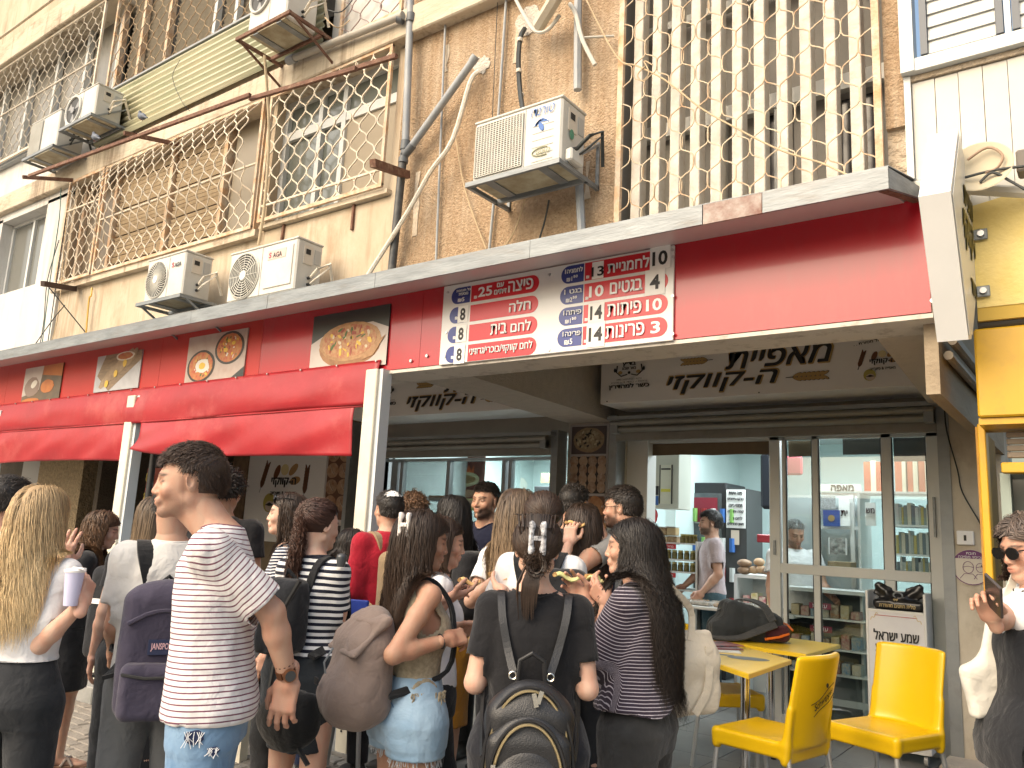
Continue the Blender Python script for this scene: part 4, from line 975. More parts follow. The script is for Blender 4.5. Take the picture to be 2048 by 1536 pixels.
# ------------------------------------------------------------------ cream posts
for k,(x,l,w_) in enumerate(((-4.13,'cream steel post right of the red awning',.075),(-7.32,'cream steel post between the two awning flaps',.085),(-10.28,'cream steel post at the far left end of the awning',.085))):
    t=thing('post',l,'post',(x,3.95,.12),group='cream posts carrying the awning')
    MB().box(x-w_,x+w_*.55,3.905,3.985,.02,2.66,bev=.006).build('shaft',M_post,t)
    MB().box(x+w_*.55,x+w_,3.93,4.02,.02,2.66).build('side_profile',mat('grey_white_profile',(.55,.58,.60),.5),t)
    MB().cyl((x-.02,3.906,.25),(x-.02,3.9,.25),.008,8).build('bolt',M_ink,t)
t=thing('post','short pale post stub behind the curly-haired woman in stripes','post',(-4.62,3.5,0)); MB().box(-4.66,-4.6,3.47,3.53,0,.4).build('shaft',M_post,t)
t=thing('drain_pipe','black upright standing in for the dark gap behind the middle cream post','pipe',(-7.1,4.05,1)); MB().cyl((-7.13,4.08,.12),(-7.13,4.08,2.6),.03,10).build('shaft',M_blk,t,True)  # black cylinder put in for the shade of the gap behind the post
# ------------------------------------------------------------------ red awning
def sheet(f,nu,nv,m,name,parent,th=.004):
    vs=[f(i/nu,j/nv) for i in range(nu+1) for j in range(nv+1)]; fs=[(i*(nv+1)+j,(i+1)*(nv+1)+j,(i+1)*(nv+1)+j+1,i*(nv+1)+j+1) for i in range(nu) for j in range(nv)]
    o=MB().add(vs,fs).build(name,m,parent,True); md=o.modifiers.new('t','SOLIDIFY'); md.thickness=th; return o
aw=thing('awning','red tarpaulin awning rolled below the food pictures','awning',(-7,3.9,2.7))
def nz(a,b,s=0): return math.sin(a*1.7+s)*math.sin(b*2.3+s*2)+.5*math.sin(a*4.1+b*1.9+s*3)
def band(u,v):
    x=-10.4+(6.28)*u; z=2.735-.33*v+ (.012*math.sin(u*9) if v>.9 else 0)
    return (x,3.965-.030*math.sin(v*2.6)-.012*v-.006*nz(x*1.6,v*3)*v-.004*math.sin(x*7+v*6)*v - (.03 if abs(x+7.3)<.12 else 0)*v,z)
sheet(band,120,14,M_pvc,'upper_band',aw)
MB().tube([(-10.4,3.944,2.407),(-7.3,3.935,2.407),(-4.12,3.944,2.407)],.009,8).build('seam_roll',M_pvc,aw,True)
def flap(x0,x1,seed,cl0):
    def f(u,v):
        x=x0+(x1-x0)*u; e=(1-u)**6*cl0
        z=2.415-.365*v+ .02*math.sin(u*3.1)*v + e*.10*v
        dg=.008*math.sin((x*2.2+v*2.5)*2+seed)*v+.010*nz(x*2.4+v,v*2,seed)*v+.02*math.exp(-((u-.88)/.07)**2)*v
        return (x+e*.10*math.sin(v*3)+.03*v*(u-.5),3.948-dg-.02*math.sin(v*3)-e*.07*v,z)
    return f
sheet(flap(-10.15,-7.42,1.0,0),90,16,M_pvc,'lower_flap',aw); sheet(flap(-7.18,-4.33,2.2,1),90,16,M_pvc,'lower_flap',aw)
for k in range(16):
    MB().cyl((-10.3+k*.41,3.95,2.725),(-10.3+k*.41,3.94,2.725),.007,8).build('rivet',M_screw,aw)
# ------------------------------------------------------------------ outdoor units, pipes, cables
M_fan=mat('fan_dark',(.035,.035,.035),.6); M_pink=mat('ink_red',(.5,.03,.06),.5); M_inkb=mat('ink_blue',(.03,.12,.38),.5); M_inkgr=mat('ink_green',(.05,.22,.14),.5); M_lbl=mat('label_grey',(.38,.38,.36),.5)
def acunit(label,tl,tr,bl,Yf,depth,style,split=.5,brk=None,brk_label='',brk_m=None,sag=0):
    a=P(*tl,Yf);b=P(*tr,Yf);c=P(*bl,Yf); x0,x1=a[0],b[0]; z1=(a[2]+b[2])/2; z0=c[2]; Yb=Yf+depth
    t=thing('outdoor_unit',label,'air conditioner',((x0+x1)/2,Yf,z0),group='outdoor units on the facade')
    h=z1-z0; w_=x1-x0; xs=x0+w_*split
    MB().box(x0,x1,Yf,Yb,z0,z1,bev=.012).build('casing',M_ac,t)
    MB().box(x0-.004,x1+.004,Yf-.004,Yb+.004,z1-.004,z1+.012,bev=.004).build('lid',M_ac,t)
    MB().box(xs-.004,xs+.002,Yf-.003,Yf+.002,z0+.01,z1-.01).build('seam',M_lbl,t)
    cx=(x0+xs)/2; cz=(z0+z1)/2-.005; rr=min(xs-x0,h)/2*.9
    fr=MB(); g=MB()
    if style=='slots':
        MB().box(x0+.02,xs-.015,Yf-.004,Yf+.003,z0+.03,z1-.03).build('guard_back',M_fan,t)
        nx=16; nz_=26; W=xs-x0-.035; H_=h-.06
        for i in range(nx+1): g.box(x0+.02+W*i/nx-.0035,x0+.02+W*i/nx+.0035,Yf-.012,Yf-.004,z0+.03,z1-.03)
        for j in range(nz_+1): g.box(x0+.02,xs-.015,Yf-.010,Yf-.005,z0+.03+H_*j/nz_-.0028,z0+.03+H_*j/nz_+.0028)
        g.build('guard',M_acg,t)
    elif style=='open':
        MB().disc(cx,cz,Yf-.001,rr,rr,.003,32).build('fan_opening',M_fan,t)
        MB().tube([(cx+rr*math.cos(k*math.pi/16),Yf-.008,cz+rr*math.sin(k*math.pi/16)) for k in range(32)],.014,6,closed=True).build('rim',M_ac,t,True)
        f=MB()
        for k in range(3):
            an=k*2.09+.5; f.plate([(cx+.02*math.cos(an),cz+.02*math.sin(an)),(cx+rr*.8*math.cos(an-.35),cz+rr*.8*math.sin(an-.35)),(cx+rr*.85*math.cos(an+.3),cz+rr*.85*math.sin(an+.3))],Yf-.006,.004)
        f.build('fan_blade',mat('fan_grey',(.25,.25,.25),.5),t,kind='stuff')
        MB().cyl((cx,Yf-.02,cz),(cx,Yf,cz),rr*.22,14).build('hub',mat('fan_grey'),t,True)
    else:
        MB().disc(cx,cz,Yf-.002,rr,rr,.003,32).build('guard_back',M_fan,t)
        if style=='rings':
            for k in range(1,10):
                r_=rr*k/9.2; g.tube([(cx+r_*math.cos(j*math.pi/14),Yf-.012,cz+r_*math.sin(j*math.pi/14)) for j in range(28)],.0042,4,closed=True)
            for k in range(12): an=k*math.pi/6; g.tube([(cx,Yf-.012,cz),(cx+rr*math.cos(an),Yf-.012,cz+rr*math.sin(an))],.003,4)
        else:
            for k in range(36):
                an=k*math.pi/18; g.tube([(cx+rr*s*math.cos(an+.7*s),Yf-.012,cz+rr*s*math.sin(an+.7*s)) for s in (.18,.45,.75,1)],.0038,4)
        g.build('guard',M_acg,t); MB().disc(cx,cz,Yf-.014,rr*.2,rr*.2,.006,20).build('hub',mat('hub_white',(.7,.7,.68),.4),t)
        MB().tube([(cx+rr*1.02*math.cos(k*math.pi/14),Yf-.004,cz+rr*1.02*math.sin(k*math.pi/14)) for k in range(28)],.008,5,closed=True).build('rim',M_ac,t)
    # service panel on the right side
    MB().box(x1,x1+.006,Yf+depth*.25,Yf+depth*.6,z0+h*.55,z1-.04).build('service_panel',mat('ac_label',(.55,.5,.42),.5),t)
    MB().box(x1+.004,x1+.009,Yf+depth*.32,Yf+depth*.5,z0+h*.74,z0+h*.84).build('recess',M_dark,t)
    MB().box(x1,x1+.004,Yf+depth*.68,Yf+depth*.9,z0+h*.6,z1-.05).build('rating_label',M_lbl,t)
    for k in(0,1): MB().cyl((x1,Yf+depth*.5,z0+.07+.05*k),(x1+.035,Yf+depth*.5,z0+.07+.05*k),.012,8).build('valve',M_blk,t)
    p_=MB()
    for k in(0,1): p_.tube([(x1+.03,Yf+depth*.5,z0+.07+.05*k),(x1+.12,Yf+depth*.45,z0+.10+.07*k),(x1+.15,Yf+depth*.8,z0+.2+.03*k),(x1+.10,Yb+.05,z0+.06)],.008+.004*k,6)
    p_.build('refrigerant_hose',M_whp if style!='slots' else M_wb,t,True,kind='stuff')
    if brk:
        b_=thing('unit_bracket',brk_label,'bracket',((x0+x1)/2,Yf,z0-.02)); m=brk_m or M_galv; e=brk
        MB().bar((x0-e,Yf-.03,z0-.02),(x1+e,Yf-.03,z0-.02),.022,.03).build('front_bar',m,b_); MB().bar((x0-e,Yb+.01,z0-.02),(x1+e,Yb+.01,z0-.02),.022,.03).build('rear_bar',m,b_)
        for x in(x0-e+.01,x1+e-.01):
            MB().bar((x,Yf-.03,z0-.022),(x,YW,z0-.022),.022,.026).build('arm',m,b_)
            MB().bar((x,YW-.01,z0-.03),(x,YW-.01,z0+.28),.022,.012).build('wall_plate',m,b_) if sag==0 else None
            MB().bar((x,Yf+.02,z0-.015),(x,YW-.015,z0+.26),.016,.016).build('strut',m,b_) if sag==0 else MB().bar((x,Yf+.02,z0-.03),(x,YW-.015,z0-.25),.016,.016).build('strut',m,b_)
    else: b_=None
    for xx in(x0+.12*w_/.6,x1-.12*w_/.6): MB().box(xx-.03,xx+.03,Yf+.01,Yb-.01,z0-.018,z0-.001).build('foot',M_galv,t)
    MB().box(x0+.02,x1-.02,Yf+.01,Yb-.01,z0-.010,z0+.001).build('base_pan',mat('ac_pan_dirty',(.42,.38,.27),.7,(.25,.2,.12),8),t)
    return t,x0,x1,z0,z1
t,x0,x1,z0,z1=acunit('outdoor unit with blue swirl logo, slotted guard and gold badge on the pebbled wall',(951,251),(1126,190),(947,367),3.62,.26,'slots',.6,brk=.02,brk_label='galvanised triangular bracket under the outdoor unit with the blue swirl')
xm=x0+(x1-x0)*.8
text(heb('טורנדו'),xm-.005,z1-.055,3.612,.07,M_inkb,t,w=.17,h=.05,shear=.25)
for k in range(3):
    r_=.055-.012*k; pts=[]
    for j in range(14): an=.3+j*.22+k*.4; pts.append((xm-.01+r_*math.cos(an),z1-.145+.012*k+r_*.62*math.sin(an)))
    for j in range(13,-1,-1): an=.3+j*.22+k*.4; q=.72 if 2<j<12 else .95; pts.append((xm-.012+r_*q*math.cos(an),z1-.148+.012*k+r_*.62*q*math.sin(an)))
    MB().plate(pts,3.6175,.002).build('logo_swirl',M_inkb,t)
MB().disc(xm-.012,z1-.155,3.617,.016,.03,.002,16,.5).build('logo_swirl',M_inkb,t)
for k in range(6): MB().box(xm-.075,xm+.075,3.6175,3.619,z0+.03+.045*k,z0+.0325+.045*k).build('groove',M_lbl,t)
text('GOLD',xm+.01,z0+.085,3.6125,.05,mat('ink_olive',(.2,.2,.08),.5),t,w=.1,h=.028,bold=.01,shear=.2)
MB().tube([(xm-.0+.07*math.cos(a),3.615,z0+.085+.026*math.sin(a)) for a in np.linspace(1.0,5.2,14)],.003,4).build('logo_ring',mat('ink_olive'),t)
MB().prism([(x1+.007,3.62+.1+.022*math.cos(a),z1-.2+.032*math.sin(a)) for a in np.linspace(0,2*math.pi,16)[:-1]],(0,0,0),(.002,0,0)).build('round_sticker',M_inkgr,t)
MB().box(x1,x1+.05,3.66,3.8,z0+.01,z0+.09,bev=.01).build('valve_cover',M_ac,t)
t,x0,x1,z0,z1=acunit('outdoor unit with radial swirl guard standing on a grey bracket left of its larger neighbour',(297,527),(374,497),(288,606),3.6,.26,'swirl',.6,brk=.05,brk_label='grey steel bracket frame under the radial-guard unit',sag=1)
x0_,x1_=x0,x1
text('S',x0+(x1-x0)*.7,z1-.10,3.594,.08,M_pink,t,w=.03,h=.045,bold=.03); text('AGA',x0+(x1-x0)*.83,z1-.105,3.594,.08,M_ink,t,w=.1,h=.04,bold=.03)
t,x0,x1,z0,z1=acunit('outdoor unit with concentric ring guard standing on the canopy',(463,507),(597,478),(470,603),3.63,.24,'rings',.5)
MB().box(x0+(x1-x0)*.56,x1-.04,3.622,3.63,z0+.05,z1-.04,bev=.004).build('front_panel',M_ac,t); MB().box(x0+(x1-x0)*.6,x1-.12,3.619,3.623,z1-.13,z1-.06).build('badge',mat('badge_pinkish',(.6,.42,.36),.5),t)
text('S',x0+(x1-x0)*.635,z1-.095,3.6175,.08,M_pink,t,w=.03,h=.045,bold=.03); text('AGA',x0+(x1-x0)*.74,z1-.1,3.6175,.08,M_ink,t,w=.11,h=.042,bold=.03)
t,x0,x1,z0,z1=acunit('outdoor unit with an open fan hole, right-hand one of the stepped pair at upper left',(137,200),(197,166),(130,258),3.6,.28,'open',.55,brk=.03,brk_label='grey bracket under the open-fan unit at upper left',sag=0)
t,x0,x1,z0,z1=acunit('plain outdoor unit left of and below the open-fan unit, at far upper left',(66,246),(122,222),(60,316),3.6,.28,'slots',.45,brk=.03,brk_label='grey bracket under the far left outdoor unit',sag=0)
t,x0,x1,z0,z1=acunit('outdoor unit with an open black fan hole at the top edge on a rusty frame',(510,-62),(585,-92),(512,62),3.5,.3,'open',.55,brk=.10,brk_label='rusty open bracket frame under the top unit',brk_m=M_rust,sag=1)
def ptube(name,label,cat,pts,r,m,group=None,n=7):
    """pts: (px,py,Y) along the run"""
    q=[P(a,b,c) for a,b,c in pts]
    # smooth
    if len(q)>2:
        out=[q[0]]
        for i in range(len(q)-1):
            p0=q[max(0,i-1)];p1=q[i];p2=q[i+1];p3=q[min(len(q)-1,i+2)]
            for s in (.25,.5,.75,1): out.append(.5*((2*p1)+(p2-p0)*s+(2*p0-5*p1+4*p2-p3)*s*s+(3*p1-p0-3*p2+p3)*s**3))
        q=out
    o=MB().tube(q,r,n).build(name,m,None,True); return tag(o,label,cat,group)
dp=thing('drain_pipe','grey vertical drainpipe with black lower length right of the white grille window','pipe',P(812,200,3.93))
def seg(p,q,r,m,name='pipe_length',par=None): return MB().cyl(P(*p),P(*q),r,12).build(name,m,par,True)
seg((823,-40,3.93),(811,284,3.93),.028,M_greyp,par=dp); seg((806,318,3.93),(783,545,3.95),.030,mat('black_pipe',(.04,.042,.045),.5,(.09,.09,.085),20),par=dp)
for a,b in(((812,282,3.93),(810,300,3.93)),((807,316,3.93),(806,326,3.93)),((823,28,3.93),(821,44,3.93))): seg(a,b,.036,mat('collar_dark',(.10,.11,.12),.5),'collar',dp)
seg((810,300,3.93),(807,318,3.93),.03,mat('collar_dark'),'collar',dp); seg((808,312,3.93),(826,290,3.93),.03,mat('collar_dark'),'collar',dp)
seg((818,300,3.93),(950,116,3.93),.027,M_greyp,par=dp); seg((944,124,3.93),(952,112,3.93),.031,M_greyp,'collar',dp)
dp2=thing('drain_pipe','grey horizontal pipe running down-left along the floor band','pipe',P(700,70,3.9)); seg((806,30,3.88),(580,120,3.88),.03,mat('grey_beige_pipe',(.36,.34,.30),.6,(.42,.38,.32),9),par=dp2); seg((590,116,3.88),(576,122,3.88),.038,M_greyp,'collar',dp2); seg((806,40,3.9),(795,38,3.88),.034,mat('collar_dark'),'collar',dp2)
ptube('hose','white taped hose slanting down the pebbled wall to the canopy','hose',[(958,143,3.95),(940,165,3.93),(905,280,3.9),(860,345,3.9),(815,425,3.9),(735,552,3.9)],.017,M_whp)
ptube('conduit','grey conduit left of the branded unit, full height','pipe',[(893,-10,4.0),(885,190,4.0),(872,522,4.0)],.009,M_greyp)
ptube('conduit','grey conduit ending behind the branded unit','pipe',[(1013,-10,4.0),(1001,170,4.0),(996,240,4.0)],.010,M_greyp)
ptube('conduit','short grey conduit below the branded unit','pipe',[(988,400,4.0),(978,505,4.0)],.010,M_greyp)
ptube('cable','thin black cable beside the conduit at the top of the pebbled wall','cable',[(996,-10,4.0),(992,70,4.0),(984,250,4.0)],.003,M_wb)
ptube('drain_pipe','grey round pipe rising behind the branded unit','pipe',[(1156,-20,3.96),(1155,180,3.96)],.027,M_greyp)
ptube('drain_pipe','grey pipe length below the branded unit','pipe',[(1158,360,3.96),(1163,462,3.96)],.027,M_greyp)
ptube('hose','black insulated hose dropping into the top of the branded unit','hose',[(1049,58,4.0),(1041,75,3.94),(1037,120,3.93),(1040,180,3.93),(1046,222,3.86)],.017,M_wb)
for k,(x,y) in enumerate(((1040,80),(1038,142),(1042,190))): tag(MB().cyl(P(x,y-3,3.93),P(x,y+3,3.93),.020,10).build('cable_tie',M_whp,None,True),['white tie around the black hose, topmost','white tie around the black hose, middle one','white tie around the black hose, lowest'][k],'tie','ties on the black hose')
ptube('hose','pale bent pipe looping near the top of the pebbled wall','hose',[(1022,-20,3.95),(1048,30,3.93),(1070,62,3.92),(1095,60,3.9),(1120,30,3.9)],.012,mat('pale_pipe',(.52,.50,.44),.6))
ptube('dish_arm','thick white arm of the satellite dish at the top edge','antenna',[(1078,52,3.92),(1128,-30,3.75)],.045,mat('arm_white',(.58,.54,.45),.7,(.45,.38,.28),7))
ptube('bracket_pipe','bent white antenna pipe strutted to the grille frame','bracket',[(1140,8,3.9),(1152,30,3.88),(1165,80,3.88),(1190,130,3.9)],.014,mat('pale_pipe'))
ptube('strut','short pale strut from the antenna pipe to the wall','bracket',[(1168,75,3.89),(1228,72,3.99)],.008,mat('pale_pipe'))
o=MB(); c=P(1044,55,4.02); 
for (cx,cy,s) in((1055,40,.10),(962,130,.07)):
    c=P(cx,cy,4.02); pl=[(c[0]+s*(.8+.4*random.random())*math.cos(a),c[2]+s*(.8+.5*random.random())*math.sin(a)) for a in np.linspace(0,2*math.pi,26)[:-1]]; MB().plate(pl,4.022,.012).build('patch',mat('patch_plaster',(.66,.60,.52),.95,bump=2,bscale=60),bd)
ptube('cable','cream cable drooping across the tall wavy grille','cable',[(1168,-10,3.95),(1232,112,3.93),(1275,132,3.92),(1330,160,3.92),(1400,215,3.92),(1470,255,3.92),(1560,300,3.92),(1640,325,3.9),(1695,350,3.85)],.005,M_wire)
ptube('cable','loops of spare cream cable knotted on the tall grille','cable',[(1290,132,3.91),(1275,150,3.91),(1285,162,3.91),(1298,145,3.91),(1288,122,3.91),(1305,130,3.91)],.004,M_wire)
ptube('hose','beige hose hanging between the two grilles','hose',[(529,110,3.6),(538,260,3.78),(530,400,3.85),(517,490,3.88)],.012,mat('hose_beige',(.50,.40,.26),.7))
ptube('cable','beige wire curving down the pebbled wall left of the branded unit','cable',[(910,265,4.0),(930,380,4.0),(972,498,4.0)],.005,M_wire)
ptube('cable','beige wire from the branded unit to the canopy','cable',[(1050,400,3.95),(1030,460,3.98),(1008,495,4.0)],.005,M_wire)
ptube('cable','black wire from the branded unit to the canopy','cable',[(1098,400,3.95),(1090,440,3.98),(1078,480,4.0)],.006,M_wb)
def bars(label,name,cat,segs,w_,m,group=None):
    mb=MB()
    for p,q in segs: mb.bar(P(*p),P(*q),w_,w_*1.2)
    return tag(mb.build(name,m),label,cat,group)
bars('long rusty square bar running along the facade above the left grilles','clothes_rail','rail',[((58,352,3.45),(500,190,3.45)),],.026,M_rust)
bars('rusty bar continuing right to the white grille window','clothes_rail','rail',[((500,198,3.5),(712,137,3.5))],.026,M_rust)
bars('rusty bar with bent end at the upper right of the white grille','clothes_rail','rail',[((640,158,3.55),(793,112,3.55))],.026,M_rust)
bars('short rusty arm holding the long rail at far left','bracket','bracket',[((45,354,3.45),(155,361,3.98))],.03,M_rust)
bars('short rusty arm holding the long rail near the pigeons','bracket','bracket',[((248,266,3.45),(357,289,3.98))],.03,M_rust)
bars('rusty channel bracket right of the white grille','bracket','bracket',[((745,326,3.5),(815,350,3.98))],.045,M_rust)
bars('dark channel bracket low at the white building corner','bracket','bracket',[((85,567,3.55),(150,578,3.98))],.045,mat('dark_rust',(.07,.045,.035),.8))
bars('thin diagonal stay below the dark bracket','stay','bracket',[((98,575,3.6),(172,666,3.98))],.008,M_wb)
bars('rusty flat strip on the plaster below the white grille','strip','strip',[((709,402,4.02),(704,460,4.02))],.02,M_rust)
bars('rusty flat strip above the ring-guard unit','strip','strip',[((569,445,4.02),(564,480,4.02))],.02,M_rust)
ptube('gas_pipe','short yellow pipe on the cream plaster at left','pipe',[(184,576,4.0),(182,592,3.98),(178,600,3.98),(172,668,3.98)],.009,mat('yellow_pipe',(.6,.36,.06),.5))
for k,pts in enumerate(([(122,375,3.96),(118,440,3.9),(100,560,3.9),(84,690,3.9)],[(140,385,3.95),(125,480,3.93),(112,570,3.9),(95,690,3.88)],[(143,380,3.95),(128,490,3.92),(118,620,3.9),(102,688,3.88)],[(118,480,3.95),(95,560,3.9),(88,640,3.88),(78,700,3.86)])):
    ptube('cable',['green cable down the white building corner','black cable down the white building corner','pale cable tangled at the white building corner','dark cable sagging over the white wall'][k],'cable',pts,.005,[mat('cable_green',(.04,.12,.11),.6),M_wb,M_wire,M_wb][k])
ptube('cable','black cable sagging from the corner to the canopy','cable',[(130,610,3.9),(105,640,3.86),(68,692,3.75)],.005,M_wb)
ptube('cable','grey wires curving over the corrugated panel','cable',[(360,120,3.85),(345,155,3.82),(365,205,3.85),(380,222,3.9)],.003,M_wb)
for k,(pp,q,l) in enumerate((((655,20),(712,-10),'loose black cables from the top unit'),((650,35),(700,40),'looping pale cable near the top unit'))):
    ptube('cable',l,'cable',[(*pp,3.7),((pp[0]+q[0])/2,(pp[1]+q[1])/2+18,3.75),(*q,3.95)],.005,M_wb if k==0 else M_wire)
# pigeons
def pigeon(px,py,Y,label,flip=1):
    c=P(px,py,Y); t=thing('pigeon',label,'pigeon',c,group='pigeons on the rusty rail')
    f=flip
    V,Q=sdf_mesh([ell((0,0,.045),(.055,.03,.034),k=.02,Rm=rotm(0,0,.35*f)),cone((-.035*f,0,.06),(-.05*f,0,.095),.02,.015,k=.02),ell((-.052*f,0,.105),(.016,.014,.014),k=.008),cone((.03*f,0,.03),(.1*f,0,.005),.016,.006,k=.02),cone((-.066*f,0,.104),(-.076*f,0,.1),.004,.002,k=.004)],.005)
    mkobj('body',npmesh('pigeon_body',V,Q,mat('pigeon_grey',(.13,.15,.19),.6,(.05,.06,.08),30)),t,False)
    for s in(-1,1): MB().tube([(0,s*.01,.0),(0,s*.01,.03)],.003,4).build('leg',mat('pigeon_leg',(.3,.08,.06),.6),t,world=False)
pigeon(283,242,3.45,'grey pigeon perched at the right end of the bracket, on the rail',1); pigeon(190,283,3.45,'grey pigeon below the open-fan unit, left of the other',1)
# ------------------------------------------------------------------ food pictures on the fascia
def board(label,tl,br,m,name='food_picture'):
    a=P(*tl,3.975); b=P(*br,3.975); t=thing(name,label,'picture',((a[0]+b[0])/2,3.98,b[2]),group='food pictures on the fascia'); MB().box(a[0],b[0],3.972,3.984,b[2],a[2]).build('backing',m,t); return t,a[0],b[0],b[2],a[2]
def blob(t,name,m,cx,cz,rx,rz,layer,ang=0,jit=.05,n=22): return MB().disc(cx,cz,3.9715-.0012*layer,rx,rz,.001,n,ang,jit).build(name,m,t)
M_dkg=mat('photo_dark',(.03,.035,.035),.35); M_lt=mat('photo_plate',(.52,.46,.42),.35,(.46,.40,.37),6); M_crust=mat('photo_crust',(.34,.17,.07),.4,(.22,.10,.04),14); M_piz=mat('photo_pizza',(.36,.10,.05),.4,(.48,.32,.14),26)
M_yolk=mat('photo_yolk',(.65,.42,.05),.35); M_grn=mat('photo_green',(.07,.13,.03),.4); M_pan=mat('photo_pan',(.03,.025,.022),.3); M_shk=mat('photo_stew',(.42,.08,.035),.4,(.5,.26,.08),22); M_egg=mat('photo_egg',(.66,.62,.55),.35); M_wood=mat('photo_wood',(.27,.19,.12),.45,(.17,.12,.075),9,stretch=(1,1,6)); M_oran=mat('photo_orange',(.5,.17,.04),.4,(.4,.12,.03),8)
t,x0,x1,z0,z1=board('picture of a round pizza with one slice pulled out, largest and rightmost food picture',(629,634),(772,729),M_dkg)
w_,h=x1-x0,z1-z0; cx,cz=x0+w_*.52,z0+h*.42
MB().plate([(x0,z0+h*.0),(x1,z0),(x1,z0+h*.62),(x0+w_*.8,z0+h*.75),(x0+w_*.3,z0+h*.72),(x0,z0+h*.5)],3.971,.001).build('plate',M_lt,t)
blob(t,'crust',M_crust,cx,cz-.015,w_*.40,h*.36,1,0,.01); blob(t,'crust',mat('photo_crust2',(.45,.26,.12),.4,(.3,.15,.06),18),cx,cz+.02,w_*.40,h*.33,2,0,.012); blob(t,'topping',M_piz,cx-.005,cz+.022,w_*.355,h*.285,3,0,.02,30)
for k in range(46):
    a=random.random()*6.28; r_=math.sqrt(random.random())*.9; blob(t,'topping',[M_yolk,M_grn,mat('photo_cheese',(.6,.5,.36),.4),mat('photo_meat',(.3,.06,.035),.4)][k%4 if k%9 else 0],cx+w_*.33*r_*math.cos(a),cz+.02+h*.26*r_*math.sin(a),.012+.02*random.random(),.006+.009*random.random(),4+.2*(k%3),random.random()*3,.25,9)
MB().plate([(x1-w_*.30,z0+h*.12),(x1-w_*.16,z0+h*.18),(x1-w_*.02,z0+h*.50),(x1-w_*.10,z0+h*.42),(x1-w_*.30,z0+h*.2)],3.9650,.001).build('slice',mat('photo_crust2'),t)
t,x0,x1,z0,z1=board('picture of two dark pans of egg stew, second food picture from the right',(380,676),(486,758),mat('photo_cloth',(.45,.38,.34),.4,(.38,.28,.24),7))
w_,h=x1-x0,z1-z0
MB().plate([(x1-w_*.25,z0),(x1,z0),(x1,z0+h*.25)],3.9705,.001).build('napkin',M_dkg,t)
for (fx,fz,ey) in((.27,.36,((.3,.36,.1),)),(.73,.66,((.68,.62,.06),(.8,.74,.055),(.72,.8,.05)))):
    blob(t,'pan',M_pan,x0+w_*fx,z0+h*fz,w_*.24,h*.33,1,0,.005,30); blob(t,'stew',M_shk,x0+w_*fx,z0+h*fz,w_*.205,h*.285,2,0,.02,30)
    for k in range(26): a=random.random()*6.28; r_=math.sqrt(random.random())*.88; blob(t,'topping',[M_grn,M_egg,mat('photo_meat'),M_yolk][k%4],x0+w_*(fx+.19*r_*math.cos(a)),z0+h*(fz+.26*r_*math.sin(a)),.008+.012*random.random(),.006+.007*random.random(),3,random.random()*3,.3,8)
    for (ax,az,r_) in ey: blob(t,'egg',M_egg,x0+w_*ax,z0+h*az,w_*(r_+.03),h*(r_+.04),4,0,.12,14) if r_>.08 else None; blob(t,'yolk',M_yolk,x0+w_*ax,z0+h*az,w_*r_*.55,h*r_*.7,5)
t,x0,x1,z0,z1=board('picture of flatbread on a wooden board, second food picture from the left',(197,714),(276,775),mat('photo_slate',(.45,.45,.47),.4,(.36,.36,.38),8))
w_,h=x1-x0,z1-z0
MB().plate([(x0+w_*.05,z0+h*.45),(x0+w_*.35,z0+h*.0),(x1,z0+h*.75),(x1,z1),(x0+w_*.2,z1)],3.9705,.001).build('board_print',M_wood,t)
for k in range(7): blob(t,'bread',mat('photo_bread',(.35,.26,.17),.5,(.22,.15,.09),16),x0+w_*(.25+.09*k),z0+h*(.3+.09*k+.1*(k%2)),w_*.15,h*.13,1+.2*k,.6,.1)
blob(t,'bowl',M_egg,x0+w_*.65,z0+h*.9,w_*.2,h*.12,3); blob(t,'stew',M_shk,x0+w_*.65,z0+h*.9,w_*.16,h*.09,4)
for k in range(3): blob(t,'garnish',M_yolk,x0+w_*(.3+.18*k),z0+h*(.2+.25*k),w_*.04,h*.1,5,-.4)
t,x0,x1,z0,z1=board('picture of pastries in warm brown tones, leftmost food picture',(53,738),(117,800),mat('photo_brown',(.09,.07,.05),.4,(.15,.1,.06),8))
w_,h=x1-x0,z1-z0
MB().plate([(x0,z0+h*.2),(x0+w_*.45,z0+h*.35),(x0+w_*.5,z1),(x0,z1)],3.9705,.001).build('plate',M_lt,t); blob(t,'pan',mat('photo_dish',(.25,.18,.15),.4),x0+w_*.25,z0+h*.45,w_*.2,h*.27,1); blob(t,'butter',M_egg,x0+w_*.3,z0+h*.52,w_*.08,h*.1,2,.3)
MB().plate([(x0+w_*.5,z0+h*.75),(x1,z0+h*.65),(x1,z1),(x0+w_*.5,z1)],3.9705,.001).build('glow',M_oran,t); blob(t,'bread',M_oran,x0+w_*.66,z0+h*.42,w_*.17,h*.18,1); blob(t,'bread',M_oran,x0+w_*.25,z0+h*.06,w_*.24,h*.08,1)
